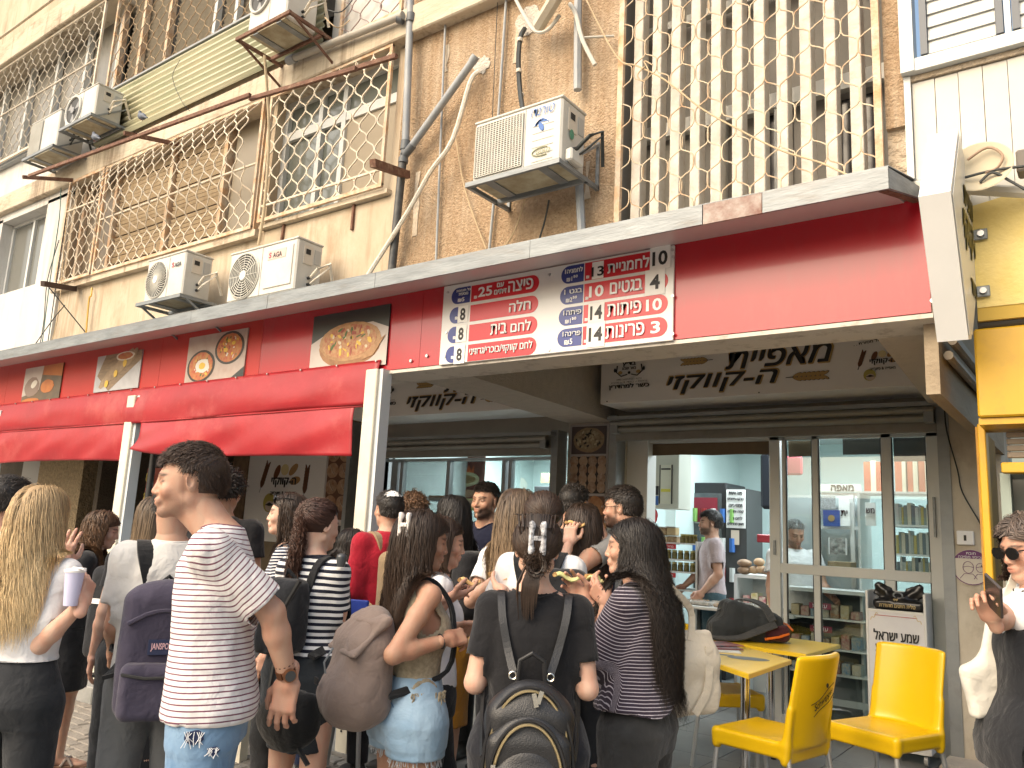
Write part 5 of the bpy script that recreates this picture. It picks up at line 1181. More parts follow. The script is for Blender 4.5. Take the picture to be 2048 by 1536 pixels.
# ------------------------------------------------------------------ price board
pb=thing('price_board','white price board with red and blue price strips in Hebrew on the fascia','sign',(-2.7,3.98,2.66))
PBX0,PBX1=-3.572,-1.875; YB=3.968
MB().box(PBX0,PBX1,YB,3.984,2.652,3.2,bev=.003).build('board',M_pw,pb)
def PXX(px,py): return P(px,py,YB)[0]
def pill(x0,x1,z,h,m,rnd,layer=0):
    r_=h/2; Y=YB-.0015-.001*layer; pts=[]
    if rnd=='R':
        pts=[(x0,z-r_)]+[(x1-r_+r_*math.cos(a),z+r_*math.sin(a)) for a in np.linspace(-math.pi/2,math.pi/2,13)]+[(x0,z+r_)]
    elif rnd=='L':
        pts=[(x1,z+r_)]+[(x0+r_+r_*math.cos(a),z+r_*math.sin(a)) for a in np.linspace(math.pi/2,1.5*math.pi,13)]+[(x1,z-r_)]
    else: pts=[(x0,z-r_),(x1,z-r_),(x1,z+r_),(x0,z+r_)]
    return MB().plate(pts,Y,.001).build('price_strip' if rnd else 'sticker',m,pb)
def tb_(s,pl,pr,z,h,m=M_wprint,bold=.025,layer=1,**k):
    x0=PXX(pl,640);x1=PXX(pr,640); return text(s,(x0+x1)/2,z,YB-.003-.001*layer,.1,m,pb,w=x1-x0,h=h,bold=bold,**k)
zl=[3.115-.1335*k for k in range(4)]; H_=.112
for k in range(4):
    pill(PXX(942,600),PXX(1077,600),zl[k]-.002,H_,M_pred,'R'); pill(PXX(903-(1.5*k),600),PXX(940-(0 if k==0 else 10),600),zl[k],H_,M_blue,'L')
zr=[3.13-.131*k for k in range(4)]; H_=.112
for k in range(4):
    pill(PXX(1168,600),PXX(1336,600),zr[k],H_,M_pred,'R'); pill(PXX(1121-(1*k),600),PXX(1166,600),zr[k],H_,M_blue,'L')
tb_(heb('פיצה'),1015,1064,zl[0],.07); tb_('25',954,982,zl[0],.068); tb_('₪',946,952,zl[0]-.03,.02); tb_(heb('עם'),992,1005,zl[0]+.026,.028); tb_(heb('זיתים'),987,1011,zl[0]-.02,.03)
tb_(heb('חלה'),1019,1061,zl[1],.07); tb_(heb('לחם'),1024,1063,zl[2],.068); tb_(heb('בית'),984,1015,zl[2],.068); tb_(heb('לחם קווקזי/בוכרי/גרוזיני'),944,1068,zl[3],.066,bold=.012)
tb_(heb('כל תוספת'),911,939,zl[0]+.034,.018,bold=.01); tb_(heb('נוספת'),916,934,zl[0]+.008,.018,bold=.01); tb_('₪5',914,927,zl[0]-.03,.028)
for k in(1,2,3):
    tb_('₪',912-1.5*k,919-1.5*k,zl[k]-.02,.02); xx0,xx1=PXX(920-1.5*k,600),PXX(939-.8*k,600); MB().box(xx0,xx1,YB-.0045,YB-.0035,zl[k]-.055-(.012 if k==3 else 0),zl[k]+.058).build('sticker',M_paper,pb); text('8',(xx0+xx1)/2,zl[k]-(.006 if k==3 else 0),YB-.006,.1,M_ink,pb,w=.045,h=.085,bold=.03)
tb_(heb('לחמניית'),1214,1297,zr[0],.07); tb_(heb('בגטים'),1220,1284,zr[1],.07); tb_('10',1177,1206,zr[1],.07); tb_(heb('פיתות'),1216,1283,zr[2],.072); tb_('10',1292,1324,zr[2],.07); tb_(heb('פרינות'),1214,1290,zr[3],.072); tb_('3',1302,1321,zr[3],.07)
for k in range(4): tb_('₪',1170,1176,zr[k]-.035,.018)
for (l,r_,k,s,dz,hh) in((1299,1340,0,'10',.01,.135),(1290,1330,1,'4',.0,.15),(1178,1210,2,'14',.0,.115),(1176,1212,3,'14',.0,.15)):
    a,b=PXX(l,600),PXX(r_,600); MB().box(a,b,YB-.0045,YB-.0035,zr[k]+dz-hh/2,zr[k]+dz+hh/2).build('sticker',M_paper,pb); text(s,(a+b)/2,zr[k]+dz*.5,YB-.006,.1,M_ink,pb,w=(b-a)*(.75 if len(s)>1 else .5),h=.085,bold=.03)
a,b=PXX(1183,600),PXX(1206,600); MB().box(a,b,YB-.0045,YB-.0035,zr[0]-.055,zr[0]+.05).build('sticker',M_paper,pb); text('13',(a+b)/2,zr[0]-.01,YB-.006,.1,M_ink,pb,w=.085,h=.06,bold=.02)
for k,(s,p_) in enumerate((('לחמניה1','₪1⁵⁰'),('בגט 1','₪2⁵⁰'),('פיתה1','₪1⁵⁰'),('פרינה1','₪5'))):
    tb_(heb(s),1128,1163,zr[k]+.022,.03,bold=.012); tb_(p_,1131,1153 if k<3 else 1147,zr[k]-.026,.034,bold=.015)
for (px,py) in((896,585),(1099,549),(1347,514),(1346,592),(893,665),(890,713),(1098,700),(1346,668),(1345,500)):
    p=P(px,py,YB); MB().cyl((p[0],YB,p[2]),(p[0],YB-.006,p[2]),.009,10).build('screw',M_screw,pb,True)
# ------------------------------------------------------------------ bakery signs under the arcade
def wheat(parent,cx,cz,Y,L,ang,m=None,n=7,frame=None):
    m=m or M_gold; mb=MB(); mk_=MB()
    def tr(x,z,s=1): return (cx+(x*math.cos(ang)-z*math.sin(ang)),cz+(x*math.sin(ang)+z*math.cos(ang)))
    for k in range(n):
        for s in(-1,1):
            x=-L/2+L*.2+L*.72*k/n; 
            for mbx,g,yy_ in((mk_,1.18,Y+.0012),(mb,1.0,Y)):
                pts=[]
                for j in range(9):
                    a=2*math.pi*j/9; ex=L*.10*g*math.cos(a); ez=L*.032*g*math.sin(a); ca=.42*s; pts.append(tr(x+L*.06+ex*math.cos(ca)-ez*math.sin(ca),s*L*.045+ex*math.sin(ca)+ez*math.cos(ca)))
                mbx.plate(pts,yy_,.0008)
    mk_.plate([tr(-L*.5,-.003),tr(-L*.25,-.003),tr(-L*.25,.003),tr(-L*.5,.003)],Y,.001)
    mk_.build('wheat_outline',M_ink,parent,kind='stuff'); mb.build('wheat_print',m,parent,kind='stuff')
def emblem(parent,cx,cz,Y,s):
    m1=mat('ink_brown',(.14,.05,.02),.5); m2=mat('ink_tan',(.35,.2,.08),.5)
    MB().disc(cx,cz+.25*s,Y,.13*s,.12*s,.001,14).build('loaf_print',mat('ink_cream',(.6,.5,.27),.5),parent)
    for k,(dx,dz,a) in enumerate(((-.25,.2,1.1),(.28,.25,.7),(.36,.02,.2))): MB().disc(cx+dx*s,cz+dz*s,Y-.0006,.17*s,.085*s,.001,14,a).build('loaf_print',m1 if k==0 else m2,parent)
    text(heb('ה-קווקזי'),cx,cz-.02*s,Y-.003,.2*s,M_ink,parent,w=.8*s,h=.2*s,bold=.04); text(heb('מאפייה & פיצרייה'),cx,cz-.25*s,Y-.003,.1*s,M_ink,parent,w=.8*s,h=.09*s,bold=.02)
    wheat(parent,cx-.68*s,cz+.1*s,Y,.72*s,1.25,m1,8); wheat(parent,cx+.70*s,cz+.0*s,Y,.72*s,1.25+.25,m1,8)
    MB().disc(cx-.42*s,cz-.45*s,Y-.0006,.2*s,.2*s,.001,18).build('chef_print',mat('ink_mustard',(.38,.32,.08),.5),parent); MB().disc(cx-.40*s,cz-.52*s,Y-.0016,.14*s,.11*s,.001,14).build('chef_print',mat('ink_paleface',(.5,.4,.32),.5),parent)
    MB().plate([(cx-.55*s,cz-.5*s),(cx-.4*s,cz-.44*s),(cx-.25*s,cz-.5*s),(cx-.4*s,cz-.52*s)],Y-.004,.001).build('chef_print',M_ink,parent)
def bsign(label,px0,px1,yl,full=True,YF=6.33,xl=-3.7,xr=-.95):
    t=thing('shop_sign',label,'sign',((xl+xr)/2,YF,2.77))
    MB().box(xl,xr,YF,6.86,2.765,3.185,bev=.003).build('light_box',M_sign,t)
    MB().box(xl-.002,xr+.002,YF-.004,YF+.02,3.172,3.188).build('top_trim',M_grey,t)
    return t
s2=bsign('white bakery sign with wheat ears over the right-hand glass doors',0,0,0)
def sp(px,py): p=P(px,py,6.32); return p[0],p[2]
def main_text(t,dx):
    for s,(pl,pr,py),h in((heb('מאפיית'),(1452,1663,713),.145),('ה-קווקזי'[::-1],(1335,1555,766),.15)):
        a=sp(pl,py+ (12 if pl==1452 else 10)); b=sp(pr,py-(14 if pl==1452 else 14)); 
        cx,cz=(a[0]+b[0])/2+dx,(a[1]+b[1])/2
        text(s,cx,cz,6.3245,.2,M_gold,t,w=b[0]-a[0]+.018,h=h+.016,bold=.06,shear=.25); text(s,cx,cz,6.321,.2,M_ink,t,w=b[0]-a[0],h=h,bold=.035,shear=.25)
    a=sp(1392,722); wheat(t,a[0]+dx,a[1],6.322,.30,math.pi); a=sp(1615,752); wheat(t,a[0]+dx,a[1],6.322,.34,.0)
    a=sp(1258,745); c=mat('ink_black')
    text(heb('בד״ץ'),a[0]+dx,a[1]+.075,6.322,.08,M_ink,t,w=.13,h=.04,bold=.04); text(heb('באר שבע'),a[0]+dx,a[1]+.04,6.322,.05,M_ink,t,w=.14,h=.022,bold=.02)
    for sgn in(-1,1):
        MB().tube([(a[0]+dx+sgn*.02,6.322,a[1]-.015),(a[0]+dx+sgn*.08,6.322,a[1]-.03),(a[0]+dx+sgn*.13,6.322,a[1]+.01),(a[0]+dx+sgn*.12,6.322,a[1]+.07)],.006,4).build('scroll_print',M_ink,t); MB().disc(a[0]+dx+sgn*.09,a[1]+.005,6.3225,.022,.016,.001,10).build('scroll_print',M_gold,t)
        MB().disc(a[0]+dx+sgn*.145,a[1]+.03,6.3225,.012,.02,.001,10).build('scroll_print',M_ink,t)
    MB().disc(a[0]+dx,a[1]+.0,6.322,.014,.014,.001,10).build('scroll_print',M_ink,t)
    text(heb('הרבנות הראשית והמועצה הדתית'),a[0]+dx,a[1]-.06,6.322,.03,M_ink,t,w=.25,h=.015); text(heb('בראשות הרב יהודה דרעי שליט״א'),a[0]+dx,a[1]-.083,6.322,.03,M_ink,t,w=.36,h=.014)
    text(heb('כשר למהדרין'),a[0]+dx,a[1]-.125,6.322,.08,M_ink,t,w=.40,h=.05,bold=.04)
main_text(s2,0)
a=sp(1765,722); emblem(s2,a[0],a[1]-.0,6.322,.22); text(heb('עם גניחות של מסורת . .'),a[0]-.02,a[1]+.165,6.322,.03,M_ink,s2,w=.36,h=.022,bold=.01,rot=.12)
s1=bsign('white bakery sign with wheat ears half hidden behind the left beam and post',0,0,0,xl=-7.05,xr=-4.15)
main_text(s1,-3.08)
for (px,py) in((1212,722),(1518,785),(1478,700),(1214,803)): p=P(px,py,6.328); MB().cyl((p[0],6.33,p[2]),(p[0],6.325,p[2]),.006,8).build('screw',M_ink,s2)
# rolled shutters
def shutter(label,x0,x1,zb):
    t=thing('roller_shutter',label,'shutter',((x0+x1)/2,6.7,zb))
    MB().box(x0-.05,x1+.05,6.62,6.86,zb+.19,zb+.225).build('housing_lip',M_grey,t)
    for k in range(3):
        zz=zb+.02+.068*k if k else zb; 
        if k==0: MB().box(x0,x1,6.70,6.73,zb,zb+.075,bev=.004).build('bottom_bar',M_shut,t)
        else:
            pts=[(6.66+.0-.03*math.sin(a)-.02*k,zb+.075+.055*(k-1)+.055*a/math.pi) for a in np.linspace(0,math.pi,8)]; pts+=[(6.80,zb+.075+.055*k),(6.80,zb+.075+.055*(k-1))]
            MB().prism([(x0,y,z) for y,z in pts],(0,0,0),(x1-x0,0,0)).build('slat',M_shut,t,True)
    for x in(x0,x1-.07): MB().box(x,x+.07,6.60,6.68,zb+.06,zb+.15,bev=.004).build('guide_block',M_grey,t)
    for x in(x0-.07,x1-.0): MB().box(x,x+.08,6.705,6.88,.11,zb+.25).build('guide_rail',M_grey,t)
shutter('rolled-up steel shutter over the right-hand glass doors',-3.74,-1.02,2.47)
shutter('rolled-up steel shutter over the left-hand counter window',-6.98,-4.47,2.35)
text('',0,0,0,.1,M_ink,None) if False else None
# ------------------------------------------------------------------ glass doors (right shop)
def glassmat():
    m=bpy.data.materials.new('shop_glass'); m.use_nodes=True; n=m.node_tree.nodes; l=m.node_tree.links; n.clear()
    o=n.new('ShaderNodeOutputMaterial'); mx=n.new('ShaderNodeMixShader'); tr=n.new('ShaderNodeBsdfTransparent'); tr.inputs[0].default_value=(.9,.94,.93,1); g=n.new('ShaderNodeBsdfGlossy'); g.inputs['Roughness'].default_value=.01
    f=n.new('ShaderNodeFresnel'); f.inputs[0].default_value=1.6; ad=n.new('ShaderNodeMath'); ad.operation='MULTIPLY_ADD'; ad.inputs[1].default_value=.75; ad.inputs[2].default_value=.02; l.new(f.outputs[0],ad.inputs[0]); l.new(ad.outputs[0],mx.inputs[0]); l.new(tr.outputs[0],mx.inputs[1]); l.new(g.outputs[0],mx.inputs[2]); l.new(mx.outputs[0],o.inputs[0]); return m
GL=glassmat()
dr=thing('glass_door','white aluminium sliding glass door leaves of the right shop','door',(-1.7,6.97,.12))
MB().box(-3.72,-3.50,6.9,7.08,.12,2.52,bev=.004).build('jamb',mat('jamb_white',(.62,.61,.57),.45),dr); MB().box(-3.775,-3.722,6.88,7.0,.12,2.52).build('jamb_trim',M_post,dr)
for (a,b,nm) in((-2.36,-2.27,'stile'),(-2.25,-2.22,'stile'),(-2.0,-1.95,'glazing_bar'),(-1.46,-1.385,'stile'),(-1.135,-1.05,'stile')): MB().box(a,b,6.93,6.99,.12,2.5,bev=.004).build(nm,M_alu,dr)
MB().box(-2.27,-1.135,6.925,6.985,1.355,1.435,bev=.004).build('mid_rail',M_alu,dr); MB().box(-2.27,-1.135,6.925,6.985,.12,.24,bev=.004).build('bottom_rail',M_alu,dr); MB().box(-3.5,-1.05,6.93,6.99,2.47,2.52).build('head_rail',M_alu,dr)
for (a,b) in((-2.22,-2.0),(-1.95,-1.46),(-1.385,-1.135)):
    for (c,d) in((.24,1.355),(1.435,2.47)): MB().box(a,b,6.955,6.96,c,d).build('pane',GL,dr)
    g=MB(); 
    for (c,d) in((.24,1.355),(1.435,2.47)):
        g.box(a,a+.008,6.94,6.953,c,d); g.box(b-.008,b,6.94,6.953,c,d)
    g.build('gasket',M_blk,dr)
MB().box(-1.10,-1.085,6.90,6.93,1.7,2.0).build('handle',M_galv,dr); MB().box(-2.325,-2.305,6.915,6.93,1.5,1.62).build('lock_plate',M_galv,dr)
o=MB().plate([(-3.5,2.36),(-3.2,2.365),(-2.9,2.355),(-2.6,2.362),(-2.34,2.35),(-2.34,2.5),(-3.5,2.5)],7.0,.006).build('cardboard_strip',mat('cardboard',(.16,.11,.065),.9,(.12,.085,.05),4)); tag(o,'brown cardboard strip across the top of the open doorway','cardboard')
o=MB().plate([(-2.22,2.33),(-2.0,2.34),(-2.0,2.47),(-2.22,2.47)],7.02,.006).build('cardboard_strip',mat('cardboard')); tag(o,'small brown cardboard piece behind the top left glass pane','cardboard')
# ------------------------------------------------------------------ shop interiors
M_int=mat('shop_wall',(.50,.60,.585),.6,(.46,.56,.545),2); M_wh=mat('shelf_white',(.6,.6,.58),.5)
struct(MB().box(-7.6,-.85,10.2,10.35,.1,3.0),'shop_back_wall',M_int); struct(MB().box(-.98,-.86,7.16,10.2,.1,3.0),'shop_side_wall',M_int); struct(MB().box(-7.25,-7.1,7.16,10.2,.1,3.0),'shop_side_wall',M_int)
struct(MB().box(-7.6,-.85,7.16,10.3,2.82,2.95),'shop_ceiling',mat('shop_ceiling',(.6,.6,.58),.8)); struct(MB().box(-7.2,-7.1,6.9,7.2,.1,2.8),'shop_reveal',M_grey)
struct(MB().box(-3.98,-3.86,8.3,10.2,.1,2.9),'shop_partition',M_int)
lampm=mat('lamp_tube',(.9,.95,1),.5,emit=(.86,.97,1),estr=9)
for k,(x,y,l) in enumerate(((-1.75,8.2,'fluorescent ceiling tube seen through the glass door, nearest'),(-1.75,8.9,'fluorescent ceiling tube seen through the glass door, farther'),(-3.0,8.6,'fluorescent ceiling tube in the doorway of the right shop'),(-5.2,8.0,'fluorescent ceiling tube over the left counter'),(-6.2,8.9,'fluorescent ceiling tube deep in the left shop'),(-2.0,7.42,'extra fluorescent ceiling tube added just inside the glass door'))):  # last tube is an extra one added to light the man behind the glass
    t=thing('ceiling_light',l,'lamp',(x,y,2.78)); MB().box(x-.5,x+.5,y-.07,y+.07,2.785,2.82).build('housing',M_wh,t)
    for s in(-1,1): MB().cyl((x-.48,y+s*.03,2.765),(x+.48,y+s*.03,2.765),.014,8).build('tube',lampm,t)
    ld=bpy.data.lights.new('tube_light','AREA'); ld.shape='RECTANGLE'; ld.size=1.0; ld.size_y=.12; ld.energy=14 if x>-4 else 48; ld.color=(.87,.97,1); lo=bpy.data.objects.new('tube_light',ld); COL.objects.link(lo); lo.location=(x,y,2.74)
def ib(label,name,cat,tl,br,Y,d,m,bev=.0,group=None):
    a=P(*tl,Y);b=P(*br,Y); o=MB().box(a[0],b[0],Y,Y+d,b[2],a[2],bev=bev).build(name,m); return tag(o,label,cat,group)
# cabinet with certificate
t=thing('wall_cabinet','white wall cabinet with a framed kosher certificate inside the doorway','cabinet',P(1330,1000,7.6))
a=P(1308,880,7.6);b=P(1357,1018,7.6); MB().box(a[0],b[0],7.6,7.9,b[2],a[2],bev=.004).build('carcass',mat('cab_cream',(.52,.53,.46),.5),t)
a=P(1322,930,7.6);b=P(1343,1008,7.6); MB().box(a[0],b[0],7.59,7.6,b[2],a[2]).build('certificate',mat('cert_cream',(.6,.6,.5),.5),t); MB().box(a[0]-.008,a[0],7.585,7.6,b[2],a[2]).build('certificate_edge',M_ink,t); MB().box(b[0],b[0]+.008,7.585,7.6,b[2],a[2]).build('certificate_edge',M_ink,t); MB().box(a[0]+.01,b[0]-.01,7.586,7.59,b[2]+.12,b[2]+.15).build('certificate_band',mat('cert_yellow',(.6,.55,.08),.5),t); MB().box(a[0]+.01,b[0]-.01,7.586,7.59,a[2]-.05,a[2]-.035).build('certificate_line',M_ink,t)
a=P(1309,972,7.6);b=P(1317,990,7.6); MB().box(a[0],b[0],7.59,7.6,b[2],a[2]).build('sticker',M_ink,t); a=P(1309,992,7.6);b=P(1317,1010,7.6); MB().box(a[0],b[0],7.59,7.6,b[2],a[2]).build('sticker',M_inkb,t)
# fridge
a=P(1358,965,8.8);b=P(1452,1290,8.8); fx1=P(1490,975,9.3)[0]
t=thing('drinks_fridge','tall black glass-door drinks fridge at the back of the shop','fridge',((a[0]+fx1)/2,8.8,.12))
MB().box(a[0],b[0]+.0,8.8,9.4,.12,a[2],bev=.01).build('cabinet',mat('fridge_black',(.018,.018,.02),.35),t)
MB().box(a[0]+.06,b[0]-.05,8.79,8.8,.3,a[2]-.12).build('glass_door',mat('fridge_glass',(.05,.06,.065),.08,(.12,.13,.13),3),t); MB().box(a[0]+.03,a[0]+.045,8.78,8.8,.3,a[2]-.05).build('door_edge',M_alu,t); MB().box(a[0]+.1,b[0]-.1,8.785,8.792,a[2]-.45,a[2]-.17).build('red_header',mat('fridge_red',(.22,.01,.025),.4),t)
for k in range(5):
    z=.5+.32*k; MB().box(a[0]+.07,b[0]-.06,8.781,8.789,z,z+.015).build('shelf',M_lbl,t)
    for j in range(6): x=a[0]+.1+.11*j; MB().cyl((x,8.782,z+.02),(x,8.782,z+.17),.032,8).build('bottle',[M_inkb,mat('juice_green',(.2,.4,.1),.3),mat('juice_red',(.3,.02,.02),.3),M_wh][(j+k)%4],t)
fp=thing('menu_poster','handwritten Hebrew menu poster on the side of the black fridge','poster',P(1473,1058,8.78))
a=P(1453,979,8.77);b=P(1491,1057,8.77); MB().box(a[0],b[0],8.765,8.775,b[2],a[2]).build('sheet',M_paper,fp)
for k,s in enumerate(('פינה אישית','בורקס-פיצוחים','תפוחי-ביצה','קפה ומאפה','לחם טוב','מגוון ממרחים')):
    text(heb(s),(a[0]+b[0])/2,a[2]-.04-(a[2]-b[2]-.06)*k/5.3,8.762,.06,M_ink,fp,w=(b[0]-a[0])*(.85 if k%2 else .7),h=.034,bold=.02)
ib('white side panel of the tall fridge niche behind the poster','panel','panel',(1452,977),(1494,1290),8.79,.5,mat('fridge_side',(.05,.05,.05),.5))
o=ib('small print of an orange flower below the menu poster','picture','picture',(1462,1060),(1478,1090),8.77,.006,mat('print_orange',(.6,.5,.4),.5)); 
# shelving with jars
sx0=P(1316,1100,7.75)[0]; sx1=P(1391,1100,7.75)[0]; zt=P(1350,1085,7.75)[2]
t=thing('shelf_unit','white shelving unit with jars just inside the doorway','shelves',((sx0+sx1)/2,7.8,.12))
for s in(sx0-.25,sx1): MB().box(s,s+.02,7.75,8.15,.12,zt+.02).build('side_panel',M_wh,t)
zsh=[P(1350,y,7.75)[2] for y in(1085,1118,1142,1178)]
for z in zsh: MB().box(sx0-.25,sx1,7.75,8.15,z-.015,z).build('shelf',M_wh,t)
for z,l in((zsh[0]-.03,0),(zsh[2]-.03,1)):
    xx=P(1341,1090,7.74)[0]; MB().box(xx-.06,xx+.06,7.735,7.745,z-.035,z+.01).build('price_tag',mat('tag_red',(.5,.02,.03),.5),t); text(heb('מחיר'),xx,z-.012,7.73,.03,M_wprint,t,w=.07,h=.02)
jar=MB().lathe([(.026,0),(.028,.01),(.028,.06),(.02,.07)],n=10).mesh('jar',mat('jar_dark',(.10,.07,.02),.15,(.2,.17,.05),30),True); lid=MB().lathe([(.024,.07),(.024,.088)],n=10).mesh('lid',mat('lid_gold',(.4,.35,.12),.35,metal=.5))
ORD=['first','second','third','fourth','fifth','sixth','seventh','eighth','ninth']
def jars(zs,x0,x1,n,lab,grp,Y=7.8):
    for i in range(n):
        t=thing('jar',lab+', %s from the left'%ORD[i],'jar',(x0+(x1-x0)*i/(n-1),Y,zs),group=grp); mkobj('glass',jar,t,False); mkobj('lid',lid,t,False)
jars(zsh[1],sx0-.1,sx1-.05,8,'dark preserve jar with gold lid on the upper jar shelf','preserve jars'); jars(zsh[2],sx0-.1,sx1-.05,8,'dark preserve jar with gold lid on the lower jar shelf','lower preserve jars'); jars(zsh[0],sx0+.25,sx1-.03,4,'dark preserve jar on top of the shelving unit','top preserve jars')
for k,(px,py,m) in enumerate(((1328,1062,'a'),(1346,1062,'b'),(1330,1080,'b'),(1348,1080,'a'))):
    c=P(px,py,7.85); t=thing('snack_box','clear box of dried snacks on the shelving unit','box',c,group='snack boxes on the shelving'); MB().box(c[0]-.05,c[0]+.05,7.8,7.9,c[2]-.045,c[2]+.035,bev=.008).build('box',mat('snack'+m,(.18,.09,.04) if m=='a' else (.42,.30,.15),.4,(.35,.25,.13),40),t); MB().box(c[0]-.052,c[0]+.052,7.798,7.902,c[2]+.035,c[2]+.045).build('lid',mat('snack_lid',(.5,.52,.5),.2),t)
V,Q=sdf_mesh([ell((0,0,.1),(.07,.06,.09),k=.03),cone((0,0,.15),(.02,0,.24),.03,.015,k=.04)],.012); V=V+vnormals(V,Q)*(lumps(V,60,3)*.02)[:,None]
o=mkobj('gift_bag',npmesh('gift_bag',V,Q,mat('red_wrap',(.45,.01,.02),.3))); o.location=P(1302,1052,7.6); tag(o,'crumpled red gift bag hanging at the left of the doorway','bag')
# table with wrapped trays
ta=P(1335,1205,7.35); tz=ta[2]; tb2=P(1545,1215,7.35)
t=thing('display_table','white display table covered with wrapped trays inside the doorway','table',((ta[0]+tb2[0])/2,7.5,.12))
MB().box(ta[0],tb2[0]+.2,7.3,7.95,tz-.03,tz,bev=.006).build('table_top',M_wh,t)
for x in(ta[0]+.1,tb2[0]+.1): MB().bar((x,7.4,.12),(x,7.4,tz-.03),.03).build('leg',M_grey,t); MB().bar((x,7.85,.12),(x,7.85,tz-.03),.03).build('leg',M_grey,t)
for k in range(9):
    x=ta[0]+.1+.115*k; y=7.42+.22*(k%2); t=thing('wrapped_tray','plastic-wrapped pastry tray, %s from the left on the white display table'%ORD[k],'tray',(x,y,tz),group='wrapped trays on the display table')
    V,Q=sdf_mesh([rbox((0,0,.022),(.10,.09,.02),.012,k=.01)],.012); V=V+vnormals(V,Q)*(lumps(V,70,k+1)*.012)[:,None]
    mkobj('tray',npmesh('tray',V,Q,mat('tray_wrap%d'%(k%3),[(.20,.17,.13),(.34,.2,.09),(.28,.26,.23)][k%3],.12,(.45,.42,.38),35)),t,False)
# bread shelf at the back
ba=P(1468,1148,8.0); bb=P(1540,1148,8.0); t=thing('bread_counter','white counter with loaves on it behind the young man','counter',((ba[0]+bb[0])/2,8,.12))
MB().box(ba[0],bb[0]+.1,8.0,8.5,ba[2]-.03,ba[2]).build('counter_top',M_wh,t); MB().box(ba[0],ba[0]+.03,8.0,8.5,.12,ba[2]-.03).build('side_panel',M_wh,t); MB().box(ba[0],bb[0]+.1,8.45,8.5,.12,ba[2]-.03).build('back_panel',M_wh,t); MB().box(ba[0]+.03,bb[0]+.1,8.0,8.45,ba[2]-.3,ba[2]-.28).build('shelf',M_wh,t)
for k,(dx,dz,c) in enumerate(((.07,.04,'d'),(.07,.11,'d'),(.17,.05,'l'),(.24,.06,'l'),(.22,.13,'l'),(.3,.05,'d'))):
    V,Q=sdf_mesh([ell((0,0,0),(.075 if c=='d' else .055,.06,.04),k=.01)],.01); o=mkobj('bread_loaf',npmesh('loaf',V,Q,mat('loaf_'+c,(.19,.11,.06) if c=='d' else (.42,.26,.13),.5,(.3,.2,.12),18))); o.location=(ba[0]+dx,8.1,ba[2]+dz); tag(o,'dark bread loaf on the white counter behind the young man' if c=='d' else 'pale round loaf on the white counter behind the young man','bread','dark loaves' if c=='d' else 'pale loaves')
for k in range(4):
    o=MB().box(ba[0]+.07+.08*k,ba[0]+.14+.08*k,8.05,8.2,ba[2]-.275,ba[2]-.2+.03*(k%2),bev=.006).build('cookie_box',mat('cookie%d'%(k%2),(.5,.42,.15) if k%2 else (.42,.08,.12),.4,(.6,.55,.45),30)); tag(o,'small patterned cookie box, %s from the left under the loaves'%ORD[k],'box','cookie boxes')
o=ib('dark clothes hanging at the right edge of the open doorway','hanging_clothes','clothes',(1519,905),(1545,1018),7.9,.1,mat('dark_cloth',(.02,.025,.035),.9),bev=.03)
o=ib('red backrest visible behind the counter','chair_back','chair',(1513,1068),(1546,1086),8.6,.03,mat('chair_red',(.25,.012,.02),.4),bev=.01)
# behind the glass door: boards, shelves, boxes
t=thing('book_shelf','white shelving full of books and boxes behind the right glass pane','shelves',P(1817,1200,7.6))
X0=P(1722,1000,7.6)[0]; X1=-1.0
for py in(984,1050,1108,1160,1250,1340):
    z=P(1820,py,7.6)[2]; MB().box(X0 if py<1000 else P(1783,1000,7.6)[0]-.02,X1,7.55,7.95,z-.018,z).build('shelf',M_wh,t)
MB().box(X0-.02,X0,7.55,7.95,.12,P(1820,984,7.6)[2]).build('side_panel',M_wh,t)
bk_=[(.5,.5,.48),(.35,.38,.36),(.42,.35,.12),(.2,.25,.24),(.55,.5,.4),(.12,.16,.18)]
k=0
for row,(pa,hh) in enumerate(((1050,.19),(1108,.2),(1160,.19))):
    z=P(1820,pa,7.6)[2]; x=P(1788,1000,7.6)[0]
    while x<X1-.04:
        w_=random.uniform(.014,.032); o=MB().box(x,x+w_-.002,7.62,7.8,z,z+hh*random.uniform(.75,1)).build('book',mat('book%d'%(k%6),bk_[k%6],.5)); tag(o,'upright book in the %s row behind the right glass pane'%['upper','middle','lower'][row],'book','books in the %s row'%['upper','middle','lower'][row]); x+=w_; k+=1
z=P(1820,984,7.6)[2]
for i,px in enumerate((1728,1752,1790,1812,1836)):
    x=P(px,960,7.6)[0]; t=thing('honey_cake_box',['orange and white carton at the left end of the top shelf','orange and white carton second from the left on the top shelf','orange and white carton in the middle of the top shelf','orange and white carton second from the right on the top shelf','orange and white carton at the right end of the top shelf'][i],'box',(x,7.62,z),group='cartons on the top shelf')
    MB().box(x,x+.055,7.6,7.75,z,z+.26).build('carton_side',mat('carton_orange',(.50,.13,.06),.5,(.35,.07,.03),4),t); MB().box(x+.056,x+.1,7.6,7.75,z,z+.27).build('carton_front',mat('carton_cream',(.62,.55,.42),.5),t)
t=thing('glass_cabinet','white framed cabinet with signs and prints behind the glass door','cabinet',P(1690,1200,7.8))
for px in(1632,1700,1722): x=P(px,1000,7.8)[0]; MB().box(x,x+.035,7.78,7.83,.12,P(1650,985,7.8)[2]).build('frame_post',M_wh,t)
for py in(985,1052,1180,1300): z=P(1680,py,7.8)[2]; MB().box(P(1632,1000,7.8)[0],P(1725,1000,7.8)[0],7.785,7.825,z-.03,z).build('rail',M_wh,t)
MB().box(P(1560,1000,7.8)[0],P(1725,1000,7.8)[0],7.9,7.92,.12,P(1680,990,7.8)[2]).build('back_panel',mat('cab_back',(.42,.47,.47),.6),t)
